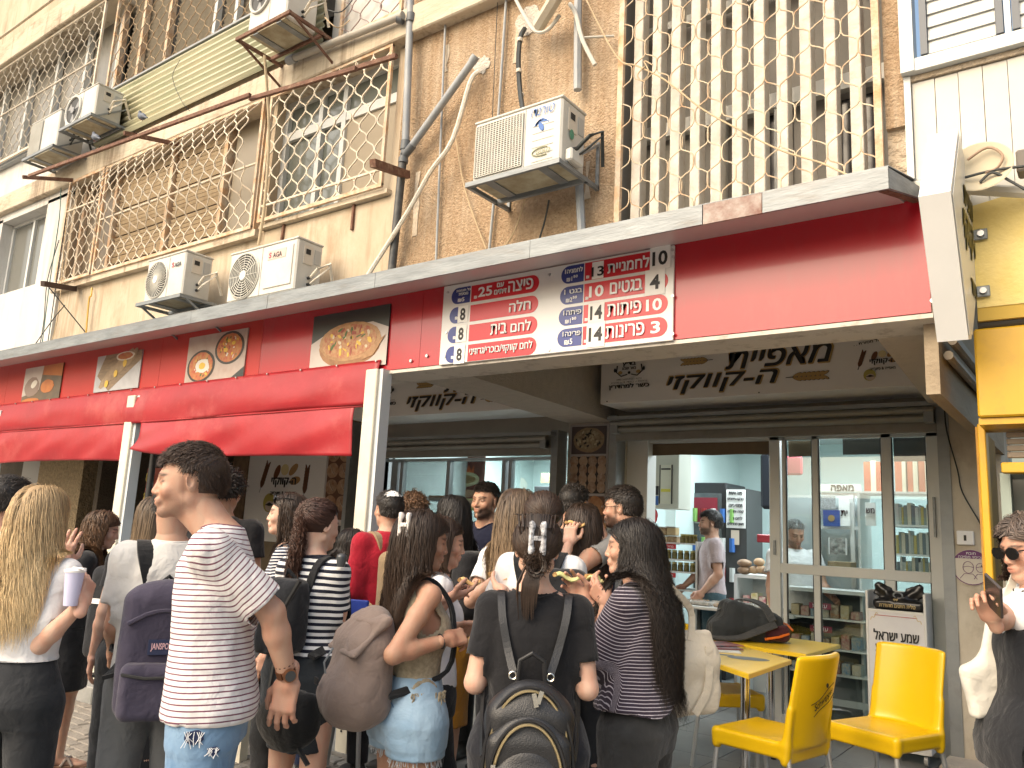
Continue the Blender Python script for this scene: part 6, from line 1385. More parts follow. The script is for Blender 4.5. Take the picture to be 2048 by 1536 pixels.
def board2(label,tl,br,Y,m,txt=(),fsz=.05,cat='poster',name='poster'):
    a=P(*tl,Y);b=P(*br,Y); t=thing(name,label,cat,((a[0]+b[0])/2,Y,b[2])); MB().box(a[0],b[0],Y,Y+.008,b[2],a[2]).build('sheet',m,t)
    for (s,fx,fz,fw,fh,mm) in txt: text(heb(s),a[0]+(b[0]-a[0])*fx,b[2]+(a[2]-b[2])*fz,Y-.003,.1,mm,t,w=(b[0]-a[0])*fw,h=(a[2]-b[2])*fh,bold=.02)
    return t,a,b
board2('white header strip reading a Hebrew pastry word inside the cabinet','1'and(1640,968),(1722,984),7.77,mat('strip_white',(.55,.53,.48),.5),[('מאפה',.55,.5,.55,.8,M_ink)])
board2('white sign with a round food print left of the cabinet post',(1677,995),(1700,1052),7.75,M_paper,[('ית',.5,.45,.6,.2,M_ink)])
board2('white sign with red mark right of the cabinet post',(1730,1005),(1752,1052),7.55,M_paper,[('מש',.5,.65,.8,.22,M_ink)])
board2('line drawing print at the upper left of the cabinet',(1638,992),(1671,1018),7.75,mat('drawing_grey',(.4,.42,.42),.5,(.2,.2,.2),60))
t,a,b=board2('blue picture with a golden centre behind the glass',(1646,1020),(1680,1053),7.74,mat('pic_blue',(.03,.07,.25),.4)); MB().disc((a[0]+b[0])/2,(a[2]+b[2])/2,7.738,.03,.03,.002,14).build('centre_print',mat('pic_gold',(.3,.2,.08),.4),t)
t,a,b=board2('framed grey floral picture leaning behind the glass',(1659,1075),(1692,1110),7.6,mat('pic_floral',(.08,.085,.085),.4,(.5,.5,.48),28),cat='picture',name='picture'); MB().box(a[0]-.008,a[0],7.59,7.61,b[2],a[2]).build('frame',M_wprint,t); MB().box(b[0],b[0]+.008,7.59,7.61,b[2],a[2]).build('frame',M_wprint,t)
o=ib('open brown carton on the counter behind the glass','carton','box',(1655,1122),(1702,1140),7.6,.2,mat('carton_brown',(.3,.22,.12),.7,(.22,.16,.09),8),bev=.004)
t=thing('counter','white counter with glazed front behind the glass door','counter',P(1640,1200,7.3))
a=P(1565,1172,7.3); b=P(1728,1172,7.3); MB().box(a[0],b[0],7.3,7.7,a[2]-.03,a[2]).build('counter_top',M_wh,t); MB().box(a[0],b[0],7.33,7.36,.3,.35).build('rail',M_wh,t)
for py in(1235,1295,1345): z=P(1640,py,7.35)[2]; MB().box(a[0],b[0],7.34,7.65,z-.012,z).build('shelf',M_wh,t)
MB().box(a[0],b[0],7.65,7.68,.12,a[2]-.03).build('back_panel',mat('counter_back',(.12,.14,.14),.6),t)
for k in range(3):
    z=P(1640,(1235,1295,1345)[k],7.35)[2]
    for j in range(9):
        x=a[0]+.04+.083*j
        if x+.07>b[0]: break
        o=MB().box(x,x+.07,7.4,7.52,z,z+random.uniform(.06,.12),bev=.004).build('goods_box',mat('goods%d'%((j+k)%5),[(.4,.3,.14),(.3,.05,.05),(.1,.22,.35),(.5,.47,.4),(.25,.13,.06)][(j+k)%5],.45,(.45,.4,.3),30)); tag(o,'packet of biscuits on the %s counter shelf behind the glass'%['upper','middle','lower'][k],'box','biscuit packets, %s shelf'%['upper','middle','lower'][k])
for k,(px,py) in enumerate(((1640,1212),(1642,1258))):
    c=P(px,py,7.32); t=thing('price_label',['red Hebrew price label on the upper counter edge','red Hebrew price label on the lower counter edge'][k],'label',c); MB().box(c[0]-.09,c[0]+.09,7.315,7.325,c[2]-.025,c[2]+.025).build('card',mat('tag_maroon',(.25,.03,.06),.5),t); text(heb('עוגיות'),c[0],c[2],7.31,.04,M_wprint,t,w=.12,h=.03)
ib('dark panel hanging behind the top of the glass door','panel','panel',(1685,872),(1770,908),7.3,.02,mat('panel_dark',(.03,.03,.028),.6)); ib('black banner behind the top right glass pane','panel','panel',(1786,870),(1860,922),7.25,.02,mat('panel_black',(.012,.012,.012),.6))
ib('red cloth draped behind the upper left pane','cloth','cloth',(1568,912),(1604,950),7.5,.04,mat('cloth_red',(.32,.04,.06),.7),bev=.015)
# ------------------------------------------------------------------ left shop: counter windows
wl=thing('shop_window','grey framed counter window of the left shop','window',(-5.7,6.95,1))
for x,wd_ in((-6.88,.10),(-6.74,.05),(-6.02,.05),(-5.24,.05),(-5.15,.04),(-4.53,.07)): MB().box(x,x+wd_,6.93,7.0,.95,2.36,bev=.003).build('mullion',M_grey,wl)
MB().box(-6.98,-4.47,6.92,7.0,2.33,2.36).build('head_rail',M_grey,wl)
for (a,b) in((-6.69,-6.02),(-5.97,-5.24),(-5.11,-4.53)): MB().box(a,b,6.965,6.97,.95,2.33).build('pane',GL,wl)
MB().box(-6.98,-4.47,6.90,7.1,.12,.95).build('parapet',M_grey,wl)
t=thing('bakery_poster','brown and yellow bakery poster with a bread basket on the left shop back wall','poster',P(910,1010,8.6))
a=P(868,905,8.6);b=P(868+97,1022,8.6); MB().box(a[0],b[0],8.6,8.61,b[2],a[2]+.05).build('sheet',mat('poster_brown',(.10,.04,.025),.5),t)
q=b[0]-a[0]; MB().box(a[0],a[0]+q*.35,8.595,8.6,b[2],b[2]+.28).build('print_block',mat('poster_teal',(.04,.26,.30),.5,(.5,.42,.05),6),t); MB().box(a[0],a[0]+q*.3,8.595,8.6,b[2]+.29,a[2]+.05).build('print_block',mat('poster_yel',(.42,.40,.14),.5,(.3,.08,.04),9),t); MB().box(a[0]+q*.36,b[0]-.02,8.595,8.6,b[2],b[2]+.16).build('print_block',mat('poster_olive',(.42,.42,.10),.5),t)
MB().disc(a[0]+q*.66,b[2]+.42,8.594,q*.25,.10,.002,18).build('bread_print',mat('poster_bread',(.5,.5,.3),.5),t); MB().disc(a[0]+q*.66,b[2]+.42,8.591,q*.19,.055,.002,18).build('bread_print',mat('poster_bread2',(.25,.2,.08),.5),t); MB().disc(a[0]+q*.66,b[2]+.23,8.594,q*.22,.05,.002,18,0,.1).build('bread_print',mat('poster_pastry',(.5,.36,.22),.5,(.3,.15,.08),20),t)
MB().plate([(a[0]+q*(.5+.05*k),b[2]+(.53 if k%2 else .62)) for k in range(7)]+[(a[0]+q*.8,b[2]+.5),(a[0]+q*.5,b[2]+.5)],8.594,.002).build('flame_print',mat('poster_flame',(.5,.12,.03),.5),t)
text(heb('פיצה משפחתית'),a[0]+q*.68,b[2]+.1,8.59,.08,M_ink,t,w=q*.55,h=.07,bold=.03)
# old wires, clips and stains on the pebbled wall
for k,(x,z,h_) in enumerate(((-3.95,3.9,.5),(-3.1,4.9,.3),(-2.5,3.75,.25),(-3.75,5.0,.22))):
    tag(MB().plate([(x+random.uniform(-.012,.012)+(.03 if q<5 else -.03)*random.uniform(.3,1),z+h_*(q if q<5 else 9-q)/4-h_/2) for q in range(10)],4.024,.005).build('patch',mat('wall_scar',(.56,.48,.38),.95,(.46,.37,.27),20,bump=1),bd))
for k,(px,py,w_) in enumerate(((868,1000,60),(940,1010,50))):
    c=P(px,py,7.6); t=thing('display_tray',['glass tray stand with pastries left of the bakery poster','glass tray stand with pastries under the bakery poster'][k],'tray',c); MB().box(c[0]-.2,c[0]+.2,7.6,7.9,c[2]-.01,c[2]).build('shelf',M_galv,t); MB().box(c[0]-.2,c[0]+.2,7.6,7.9,c[2]-.2,c[2]-.19).build('shelf',M_galv,t)
    for s in(-.2,.19): MB().box(c[0]+s,c[0]+s+.01,7.6,7.61,c[2]-.5,c[2]+.05).build('support',M_galv,t)
    MB().box(c[0]-.17,c[0]+.17,7.65,7.85,c[2],c[2]+.06,bev=.02).build('pastry_row',mat('pastry',(.28,.14,.07),.5,(.42,.28,.16),30),t)
t=thing('oven','dark metal baking oven with a glazed front in the left shop','oven',P(1100,1040,8.2)); a=P(1068,972,8.2);b=P(1150,1060,8.2); MB().box(a[0],b[0],8.2,8.8,b[2]-.6,a[2],bev=.01).build('body',mat('oven_grey',(.10,.105,.11),.4,metal=.4),t); MB().box(a[0]+.06,b[0],8.19,8.2,b[2]-.05,a[2]-.06).build('glass_front',mat('oven_glass',(.05,.03,.03),.1),t)
ib('wooden framed hatch with a yellow blind above the oven','hatch','hatch',(1082,946),(1126,966),9.0,.03,mat('hatch_yel',(.40,.36,.2),.6,(.3,.26,.13),2,stretch=(14,1,1)))
# ------------------------------------------------------------------ picture panel on the middle pillar
pp=thing('bread_pictures','panel of three bread and pizza pictures on the middle pillar','panel',(-4.1,6.87,1.6))
MB().box(-4.345,-3.90,6.855,6.878,1.35,2.665,bev=.003).build('frame',mat('pp_frame',(.42,.38,.36),.5),pp)
def pic(z0,z1,m): MB().box(-4.32,-3.925,6.85,6.856,z0,z1).build('print_sheet',m,pp)
pic(2.37,2.645,mat('pp_dark',(.07,.05,.045),.5)); pic(1.985,2.345,mat('pp_black',(.02,.014,.012),.5)); pic(1.6,1.96,mat('pp_brown',(.12,.05,.025),.5))
def pb3(m,cx,cz,rx,rz,l,ang=0,jit=.03): MB().disc(cx,cz,6.849-.001*l,rx,rz,.001,18,ang,jit).build('bread_print',m,pp)
pb3(mat('pz_crust',(.30,.22,.13),.5,(.2,.12,.06),20),-4.12,2.508,.18,.125,1); pb3(mat('pz_top',(.16,.10,.05),.5,(.38,.32,.2),34),-4.12,2.515,.155,.10,2)
for k in range(30): a=random.random()*6.28; r_=math.sqrt(random.random()); pb3([mat('pz_olive',(.02,.015,.012),.4),mat('pz_cheese',(.45,.38,.24),.4)][k%2],-4.12+.145*r_*math.cos(a),2.515+.09*r_*math.sin(a),.018,.01,3,random.random()*3,.2)
for i in range(4):
    for j in range(4): pb3(mat('pp_loaf%d'%((i+j)%3),[(.28,.15,.08),(.36,.22,.13),(.2,.1,.055)][(i+j)%3],.5,(.42,.32,.24),20),-4.28+.105*i,2.30-.085*j,.048,.055,1+j,.1,.04)
for i in range(3):
    for j in range(4): pb3(mat('pp_challah%d'%(i%2),[(.32,.12,.04),(.24,.085,.03)][i%2],.4,(.42,.22,.1),16),-4.25+.12*i+.05*(j%2),1.91-.085*j,.075,.045,1+j,(.5 if j%2 else -.5),.04)
# ------------------------------------------------------------------ left end: banner wall, posters, rough pillar
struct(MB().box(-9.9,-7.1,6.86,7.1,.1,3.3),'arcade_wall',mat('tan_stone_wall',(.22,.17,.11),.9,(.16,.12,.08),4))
bn=thing('banner','white bakery banner with wheat ears and a chef, left of the counter','banner',(-8.7,6.84,1.6))
MB().box(-9.5,-7.92,6.83,6.845,1.30,2.75).build('sheet',M_sign,bn); emblem(bn,-8.72,2.08,6.826,.62)
bp_=thing('roll_pictures','tall bread roll pictures right of the white banner','panel',(-7.6,6.84,1.5)); MB().box(-7.92,-7.42,6.825,6.85,.9,2.8).build('frame',mat('pp_frame'),bp_); MB().box(-7.88,-7.46,6.82,6.826,1.62,2.75).build('print_sheet',mat('pp_brown'),bp_); MB().box(-7.88,-7.46,6.82,6.826,1.2,1.55).build('print_sheet',mat('pp_black'),bp_)
for i in range(2):
    for j in range(5): MB().disc(-7.78+.21*i,2.62-.2*j,6.818-.001*j,.105,.095,.001,18,.2,.04).build('bread_print',mat('roll%d'%((i+j)%2),[(.30,.15,.07),(.24,.11,.05)][(i+j)%2],.5,(.45,.3,.2),13),bp_); MB().tube([(-7.82+.21*i,6.812-.001*j,2.68-.2*j),(-7.79+.21*i,6.812-.001*j,2.62-.2*j),(-7.74+.21*i,6.812-.001*j,2.57-.2*j)],.006,4).build('score_print',mat('roll_score',(.5,.38,.28),.5),bp_)
MB().box(-7.42,-7.36,6.7,6.86,.1,2.8).build('side_frame',M_grey,bp_)
t=thing('stone_panel','tan patterned panel between the tall man and the banner','panel',(-9.8,6.8,1.2)); MB().box(-10.1,-9.52,6.82,6.85,1.2,2.8).build('sheet',mat('tan_pattern',(.25,.17,.10),.6,(.12,.08,.05),10),t)
t=thing('price_poster','red poster with yellow Hebrew prices beside the middle post','poster',P(310,1020,5.2)); a=P(296,935,5.2);b=P(340,1100,5.2)
for k in range(4):
    z1_=a[2]-(a[2]-b[2])*k/4; z0_=a[2]-(a[2]-b[2])*(k+1)/4; MB().box(a[0],b[0]+.3,5.2,5.215,z0_+.006,z1_-.006).build('row',mat('poster_red',(.42,.07,.035),.5) if k<3 else mat('poster_y',(.5,.36,.08),.5),t); text('8 '+heb('ב') ,a[0]+.09,(z0_+z1_)/2,5.19,.1,mat('poster_text',(.65,.5,.08),.5) if k<3 else M_ink,t,w=.16,h=.1,bold=.03)
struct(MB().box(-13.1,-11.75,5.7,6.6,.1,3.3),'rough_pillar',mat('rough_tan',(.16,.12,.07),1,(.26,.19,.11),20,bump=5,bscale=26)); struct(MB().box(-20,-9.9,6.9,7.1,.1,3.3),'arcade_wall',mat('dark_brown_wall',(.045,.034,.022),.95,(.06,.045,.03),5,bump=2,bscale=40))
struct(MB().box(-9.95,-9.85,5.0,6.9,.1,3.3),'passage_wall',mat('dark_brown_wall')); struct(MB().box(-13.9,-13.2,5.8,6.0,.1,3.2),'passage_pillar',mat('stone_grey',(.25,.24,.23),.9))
# ------------------------------------------------------------------ projecting sign
ps=thing('projecting_sign','white hexagonal light box projecting beside the right end of the fascia','sign',(-.45,3.7,3.0))
XR=-.43; XL=-.545
pf=[(1916,258),(1951,443),(1958,517),(1943,678),(1937,679),(1901,382)]
yz=[(PX(a,b,XR)[1],PX(a,b,XR)[2]) for a,b in pf]
MB().prism([(XR,y,z) for y,z in yz],(0,0,0),(XL-XR,0,0)).build('case',mat('sign_silver',(.68,.68,.67),.42,(.62,.62,.61),2,metal=.1),ps)
cen=np.mean(yz,0); MB().prism([(XR+.002,cen[0]+(y-cen[0])*.93,cen[1]+(z-cen[1])*.955) for y,z in yz],(0,0,0),(.003,0,0)).build('face',mat('face_white',(.62,.6,.54),.35),ps)
print('SIGN yz',yz)
fo=dict(frame=((XR+.006,0,0),(0,1,0),(0,0,1)))
mol=mat('ink_olive2',(.24,.2,.06),.5)
text(heb('מאפיית'),cen[0]+.02,cen[1]+.2,0,.12,mol,ps,w=.26,h=.09,bold=.04,shear=.2,**fo); text(heb('ה-קווקזי'),cen[0]+.03,cen[1]+.03,0,.12,mol,ps,w=.4,h=.17,bold=.04,shear=.2,**fo); text(heb('כשר'),cen[0]+.06,cen[1]-.18,0,.12,mol,ps,w=.16,h=.06,bold=.03,**fo)
# ------------------------------------------------------------------ yellow shop at the right
ys=thing('yellow_shop','yellow painted shop front at the right edge','building',(.3,4.1,2.6))
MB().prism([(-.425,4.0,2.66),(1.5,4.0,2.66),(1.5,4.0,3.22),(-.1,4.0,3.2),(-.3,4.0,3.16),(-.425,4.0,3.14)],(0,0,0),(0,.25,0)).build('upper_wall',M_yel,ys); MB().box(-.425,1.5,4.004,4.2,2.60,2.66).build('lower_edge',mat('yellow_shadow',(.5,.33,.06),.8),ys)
MB().cyl((-.43,4.06,2.60),(1.5,4.06,2.60),.035,14).build('roller_tube',mat('tube_dark',(.06,.055,.05),.4),ys,True)
MB().box(-.445,1.5,4.0,4.35,2.17,2.565,bev=.008).build('shutter_box',M_yel2,ys); MB().box(-.445,1.5,4.02,4.3,2.14,2.168).build('box_lip',M_yel2,ys)
for k in range(4): MB().box(-.36,1.5,4.18,4.2,2.10-.03*k,2.127-.03*k,bev=.004).build('slat',mat('brown_slat',(.2,.16,.12),.6),ys)
MB().box(-.38,1.5,4.12,4.2,1.94,1.985,bev=.004).build('lower_bar',M_yel2,ys)
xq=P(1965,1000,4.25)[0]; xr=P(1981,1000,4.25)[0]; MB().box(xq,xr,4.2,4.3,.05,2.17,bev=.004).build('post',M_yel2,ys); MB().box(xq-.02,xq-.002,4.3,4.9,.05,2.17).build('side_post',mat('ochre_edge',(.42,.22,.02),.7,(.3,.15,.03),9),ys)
MB().box(-.40,-.36,4.25,4.3,.05,1.95).build('door_frame',mat('green_grey_frame',(.25,.3,.27),.5),ys); MB().box(-.36,1.5,4.3,4.31,.05,1.95).build('glazing',mat('yshop_glass',(.05,.06,.055),.1),ys); MB().box(-.22,-.18,4.24,4.29,.05,1.95).build('door_frame',mat('green_grey_frame'),ys)
for k,(px,py) in enumerate(((1962,468),(1967,582))):
    c=P(px,py,3.98); t=thing('sign_tab',['galvanised fixing tab, upper of two right of the projecting sign','galvanised fixing tab, lower of two right of the projecting sign'][k],'bracket',c,group='fixing tabs'); MB().box(c[0]-.03,c[0]+.025,3.98,3.99,c[2]-.025,c[2]+.025,bev=.003).build('plate',M_galv,t); MB().cyl((c[0],3.98,c[2]),(c[0],3.965,c[2]),.014,10).build('bolt',M_screw,t,True)
# dish and cables above the yellow wall
c=P(1962,345,3.85); t=thing('satellite_dish','cream satellite dish half hidden behind the projecting sign','antenna',c); MB().lathe([(.005,0),(.06,.008),(.11,.028),(.13,.045),(.125,.047),(.06,.015),(.005,.006)],n=28).xf(Matrix.Translation(Vector(c))@Matrix.Rotation(1.3,4,'X')@Matrix.Rotation(.5,4,'Z')).build('dish',mat('dish_cream',(.48,.42,.30),.6),t,True)
ptube('drain_pipe','pale horizontal pipe behind the projecting sign','pipe',[(1825,372,3.93),(2100,388,3.93)],.026,mat('pale_pipe'))
for k,(pts,m,l) in enumerate((([(1930,355,3.8),(1990,340,3.8),(2070,330,3.8)],M_wb,'black cable above the yellow wall'),([(1935,320,3.82),(1975,295,3.82),(2005,310,3.8),(1995,335,3.8),(1970,345,3.8)],mat('cable_brown',(.3,.2,.13),.6),'brown looping cable above the yellow wall'),([(1960,365,3.8),(1985,345,3.8),(2020,362,3.8),(2060,385,3.8)],M_wb,'black cable curling over the yellow wall edge'))): ptube('cable',l,'cable',pts,.006,m)
ib('grey junction box at the right edge above the yellow wall','junction_box','box',(2030,300),(2075,335),3.8,.1,mat('old_grey',(.16,.14,.12),.8),bev=.008)
ptube('cable','black cable winding down the peeling pillar','cable',[(1889,808,6.7),(1893,860,6.7),(1915,940,6.7),(1925,985,6.7),(1962,1050,6.7),(1977,1090,6.7),(1975,1130,6.7),(1962,1132,6.7)],.005,M_wb)
ptube('cable','thin white wire across the top of the peeling pillar','cable',[(1876,793,6.68),(1905,812,6.68),(1925,835,6.68),(1945,868,6.68)],.003,M_whp)
c=P(1931,1076,6.71); t=thing('key_switch','small white key switch box on the peeling pillar','switch',c); MB().box(c[0]-.055,c[0]+.055,6.69,6.72,c[2]-.05,c[2]+.05,bev=.006).build('box',M_wprint,t); MB().box(c[0]-.008,c[0]+.008,6.685,6.69,c[2]-.02,c[2]+.02).build('key_slot',M_ink,t)
c=P(1943,1135,6.715); t=thing('sticker','round purple sticker with two masked faces on the peeling pillar','sticker',c)
Mpur=mat('ink_purple',(.12,.02,.12),.5); MB().disc(c[0],c[2],6.716,.125,.125,.002,32).build('sheet',mat('sticker_cream',(.6,.55,.47),.6),t); MB().tube([(c[0]+.12*math.cos(a),6.713,c[2]+.12*math.sin(a)) for a in np.linspace(0,2*math.pi,33)[:-1]],.004,4,closed=True).build('ring_print',Mpur,t)
MB().plate([(c[0]+.118*math.cos(a),c[2]+.118*math.sin(a)) for a in np.linspace(.55,math.pi-.55,14)],6.713,.001).build('band_print',Mpur,t); text(heb('חובת'),c[0],c[2]+.098,6.711,.03,M_wprint,t,w=.06,h=.016); text(heb('הכיסוי מסיכה'),c[0],c[2]+.072,6.711,.03,M_wprint,t,w=.16,h=.016)
for s,dx,r_ in((0,-.02,.034),(1,.055,.026)): 
    MB().tube([(c[0]+dx+r_*math.cos(a),6.712,c[2]-.0+r_*1.2*math.sin(a)) for a in np.linspace(0,2*math.pi,17)[:-1]],.0022,4,closed=True).build('face_print',Mpur,t); MB().tube([(c[0]+dx-r_,6.712,c[2]-.0),(c[0]+dx,6.712,c[2]+.008),(c[0]+dx+r_,6.712,c[2]-.0)],.0022,4).build('mask_print',Mpur,t)
    MB().tube([(c[0]+dx-r_*1.6,6.712,c[2]-.08),(c[0]+dx-r_*.8,6.712,c[2]-.045),(c[0]+dx+r_*.8,6.712,c[2]-.045),(c[0]+dx+r_*1.6,6.712,c[2]-.08)],.0022,4).build('shoulder_print',Mpur,t)
# ------------------------------------------------------------------ far side of the street (seen only as reflection)
ob=thing('opposite_building','plain building across the street','building',(0,-11,0)); MB().box(-30,25,-11.4,-11,-.1,3.0).build('wall',mat('opp_wall',(.45,.4,.33),.9,(.3,.25,.2),.4),ob); MB().box(-20,4,-11,-10.2,2.4,2.5).build('awning',mat('opp_awn',(.5,.3,.03),.6),ob); MB().box(-9,0,-11,-10.6,2.5,3.0).build('shop_board',mat('opp_red',(.45,.03,.03),.6),ob)
for k in range(4): MB().box(-8+k*4,-5.6+k*4,-11.02,-10.98,.2,2.3).build('window',M_dark,ob)
# ------------------------------------------------------------------ yellow chairs and tables
M_yp=mat('yellow_plastic',(.72,.46,.006),.32,(.68,.42,.005),3,spec=.45); M_al=mat('chair_tube',(.55,.57,.58),.3,metal=.7); M_chr=mat('chrome',(.7,.7,.7),.12,metal=1)
def chair_mesh():
    def seatf():
        pr=[rbox((0,.0,.435),(.225,.225,.022),.018,k=.012),rbox((0,.215,.405),(.225,.016,.045),.012,k=.03),rbox((-.218,0,.412),(.013,.22,.04),.01,k=.02),rbox((.218,0,.412),(.013,.22,.04),.01,k=.02),rbox((0,-.212,.40),(.215,.014,.05),.012,k=.02)]
        return pr
    pr=seatf()
    n=19
    for i in range(n):
        x=-.2+.4*i/(n-1); y=-.215-.028+.05*(x/.2)**2
        pr.append(rbox((x,y-.045,.66),(.022,.010,.235),.009,Rm=rotm(0,.2,0),k=.03))
    pr.append(ell((0,.02,.475),(.17,.17,.03),k=.02,op='s'))
    for s in(-1,1): pr+=[cone((s*.212,-.20,.36),(s*.213,-.235,.62),.022,.014,k=.02),cone((s*.208,.205,.37),(s*.208,.205,.43),.022,.022,k=.02)]
    return sdf_mesh(pr,.0085)
V_,Q_=chair_mesh(); seat_me=npmesh('shell',V_,Q_,M_yp)
def ychair(label,px,py,z,face,logo=False,under=None):
    c=GZ(px,py,z); v=ray(px,py)[:2]; yaw=math.atan2(v[1],v[0])-math.pi/2+R(face)
    t=thing('plastic_chair',label,'chair',(c[0],c[1],.12),yaw,'yellow plastic chairs with tube legs')
    mkobj('seat_shell',seat_me,t,False)
    for sx in(-1,1):
        for sy in(-1,1): MB().cyl((sx*.208,sy*.205-(.01 if sy<0 else 0),.40),(sx*.235,sy*.235-(.04 if sy<0 else 0),0),.0135,10).build('leg',M_al,t,True,world=False)
    if logo:
        # back face: plane tilted with the backrest
        u=np.array([0,-math.sin(.2),math.cos(.2)]); r_=np.array([1,0,0.]); 
        def fr(off): return dict(frame=(np.array([0,-.243-.0475-off,.66])-0*u,(1,0,0),tuple(u)))
        def txt(s,x,z,w_,h_,rot=0):
            me=text('Schweppes',x,z,0,.05,M_ink,t,w=w_,h=h_,shear=.3,rot=rot,name='lettering',frame=((0,0,0),(1,0,0),(0,1,0)))
            return me
        me=text_mesh('Schweppes',.05,.0008,.3); n=len(me.vertices); c_=np.zeros(n*3); me.vertices.foreach_get('co',c_); c_=c_.reshape(-1,3); c_-=(c_.min(0)+c_.max(0))/2; c_[:,0]*=.19/(c_[:,0].max()*2); c_[:,1]*=.05/(c_[:,1].max()*2); an=.5; x_=c_[:,0]*math.cos(an)-c_[:,1]*math.sin(an); z_=c_[:,0]*math.sin(an)+c_[:,1]*math.cos(an)
        O=np.array([0,-.243-.062,.67])
        def mp(x,z):
            p=O+np.array([x,0,0])+u*z; k_=(abs(V_[:,0]-p[0])<.014)&(abs(V_[:,2]-p[2])<.014); p[1]=V_[k_,1].min()-.0025; return p
        q=np.array([mp(-a,b) for a,b in zip(-x_,z_)]); me.vertices.foreach_set('co',q.ravel()); me.materials.clear(); me.materials.append(M_ink); me.update(); mkobj('lettering',me,t,False)
        for sgn in(1,-1):
            pts=[mp((x*math.cos(an)-sgn*(.035+.006*math.sin(x*30))*math.sin(an)),(x*math.sin(an)+sgn*(.035+.006*math.sin(x*30))*math.cos(an))) for x in np.linspace(-.11,.11,14)]; MB().tube(pts,.0016,4).build('flourish',M_ink,t,world=False)
        p0=mp(.0,.075); MB().tube([p0,p0+np.array([0,-.002,0])],.012,10).build('logo_mark',M_ink,t,world=False)
    return t
ychair('yellow chair seen from behind with a black script logo on its backrest',1542,1462,.57,60,True)
ychair('plain yellow chair facing the street, in front of the white stand',1768,1455,.57,146)
ychair('yellow chair tucked behind the yellow tables, beside the tote bag',1440,1378,.57,-70)
def ytable(label,c1,c2,c3,z,pole,print_=True):
    A,B,C=[GZ(a,b,z) for a,b in(c1,c2,c3)]; D=A+C-B; cen=(A+C)/2; t=thing('cafe_table',label,'table',(cen[0],cen[1],.12),group='yellow cafe tables')
    pts=[A,B,C,D]; th=.028
    top=MB(); ins=[p+(cen-p)*.02 for p in pts]
    import bmesh
    vs=[(*p[:2],z-.004) for p in pts]+[(*p[:2],z-th) for p in pts]+[(*p[:2],z) for p in ins]
    bm=bmesh.new(); [bm.verts.new(v) for v in vs]; bmesh.ops.convex_hull(bm,input=bm.verts); bm.verts.index_update(); top.add([v.co for v in bm.verts],[[v.index for v in f.verts] for f in bm.faces]); bm.free()
    top.build('table_top',mat('table_yellow',(.74,.50,.03),.35,(.70,.46,.02),2),t)
    ang=math.atan2(C[1]-B[1],C[0]-B[0])
    if print_:
        for k,(dx,dy,rx,ry) in enumerate(((.02,.0,.13,.075),(-.14,.02,.06,.03))):
            MB().add([(cen[0]+dx+rx*math.cos(a)*math.cos(.3)-ry*math.sin(a)*math.sin(.3),cen[1]+dy+rx*math.cos(a)*math.sin(.3)+ry*math.sin(a)*math.cos(.3),z+.0012) for a in np.linspace(0,2*math.pi,25)[:-1]],[tuple(range(24))]).build('lemon_print',mat('print_darkgrey',(.07,.07,.06),.4),t)
    pc=GZ(*pole,z) ; pc=cen
    MB().cyl((pc[0],pc[1],.16),(pc[0],pc[1],z-th),.03,16).build('pole',M_chr,t,True)
    for k in range(4):
        a=ang+k*math.pi/2+.4; e=np.array([pc[0]+.30*math.cos(a),pc[1]+.30*math.sin(a)])
        MB().tube([(pc[0],pc[1],.185),(pc[0]+.15*math.cos(a),pc[1]+.15*math.sin(a),.175),(e[0],e[1],.15)],[.026,.022,.016],8).build('foot',M_chr,t,True); MB().cyl((e[0],e[1],.12),(e[0],e[1],.15),.018,8).build('foot_pad',M_blk,t)
    return cen
T1=ytable('yellow cafe table with magazines, nearer the camera',(1396,1314),(1497,1348),(1583,1319),.87,(1430,1330))
T2=ytable('yellow cafe table carrying the grey and orange backpack',(1398,1277),(1612,1308),(1681,1289),.872,(1545,1300))
for k in range(3):
    c=GZ(1432,1300-3*k,.872); o=MB().box(-.15,.15,-.11,.11,0,.008,bev=.002).build('magazine',[mat('mag_white',(.6,.6,.58),.4),mat('mag_print',(.25,.05,.05),.35,(.08,.08,.09),14),mat('mag_dark',(.06,.07,.08),.3,(.4,.1,.1),10)][k],None); o.location=(c[0],c[1],.871+.009*k); o.rotation_euler=(0,0,.5+.25*k); tag(o,['white magazine at the bottom of the pile on the front table','red printed magazine in the middle of the pile on the front table','dark glossy magazine on top of the pile on the front table'][k],'magazine','magazines on the table')
# backpack lying on the far table
c=GZ(1490,1280,.872); t=thing('backpack','dark grey backpack with orange trim lying on the far yellow table','backpack',(c[0],c[1],.873),R(35))
M_bpg=cloth_mat('pack_grey',(.035,.04,.045)); V,Q=sdf_mesh([rbox((0,0,.13),(.20,.14,.13),.07,k=.03,Rm=rotm(.1,.0,.25)),rbox((-.17,0,.07),(.10,.13,.07),.05,k=.06),rbox((.17,0,.10),(.09,.14,.10),.05,k=.04)],.01); V=V+vnormals(V,Q)*(lumps(V,26,5)*.022)[:,None]; V[:,2]=np.maximum(V[:,2],0)
mkobj('body',npmesh('pack',V,Q,M_bpg),t,False); M_org=mat('orange_trim',(.65,.14,.01),.5); M_mar=cloth_mat('pack_maroon',(.07,.02,.025))
V,Q=sdf_mesh([rbox((.20,-.02,.07),(.10,.14,.065),.05,k=.03)],.01); V=V+vnormals(V,Q)*(lumps(V,30,8)*.012)[:,None]; mkobj('pocket',npmesh('pocket',V,Q,M_mar),t,False)
MB().tube([(.31,-.14,.10),(.3,-.05,.13),(.27,.05,.14)],.008,6).build('piping',M_org,t,True,world=False); MB().tube([(.1,-.165,.03),(.2,-.175,.05),(.28,-.15,.075)],.009,6).build('piping',M_org,t,True,world=False)
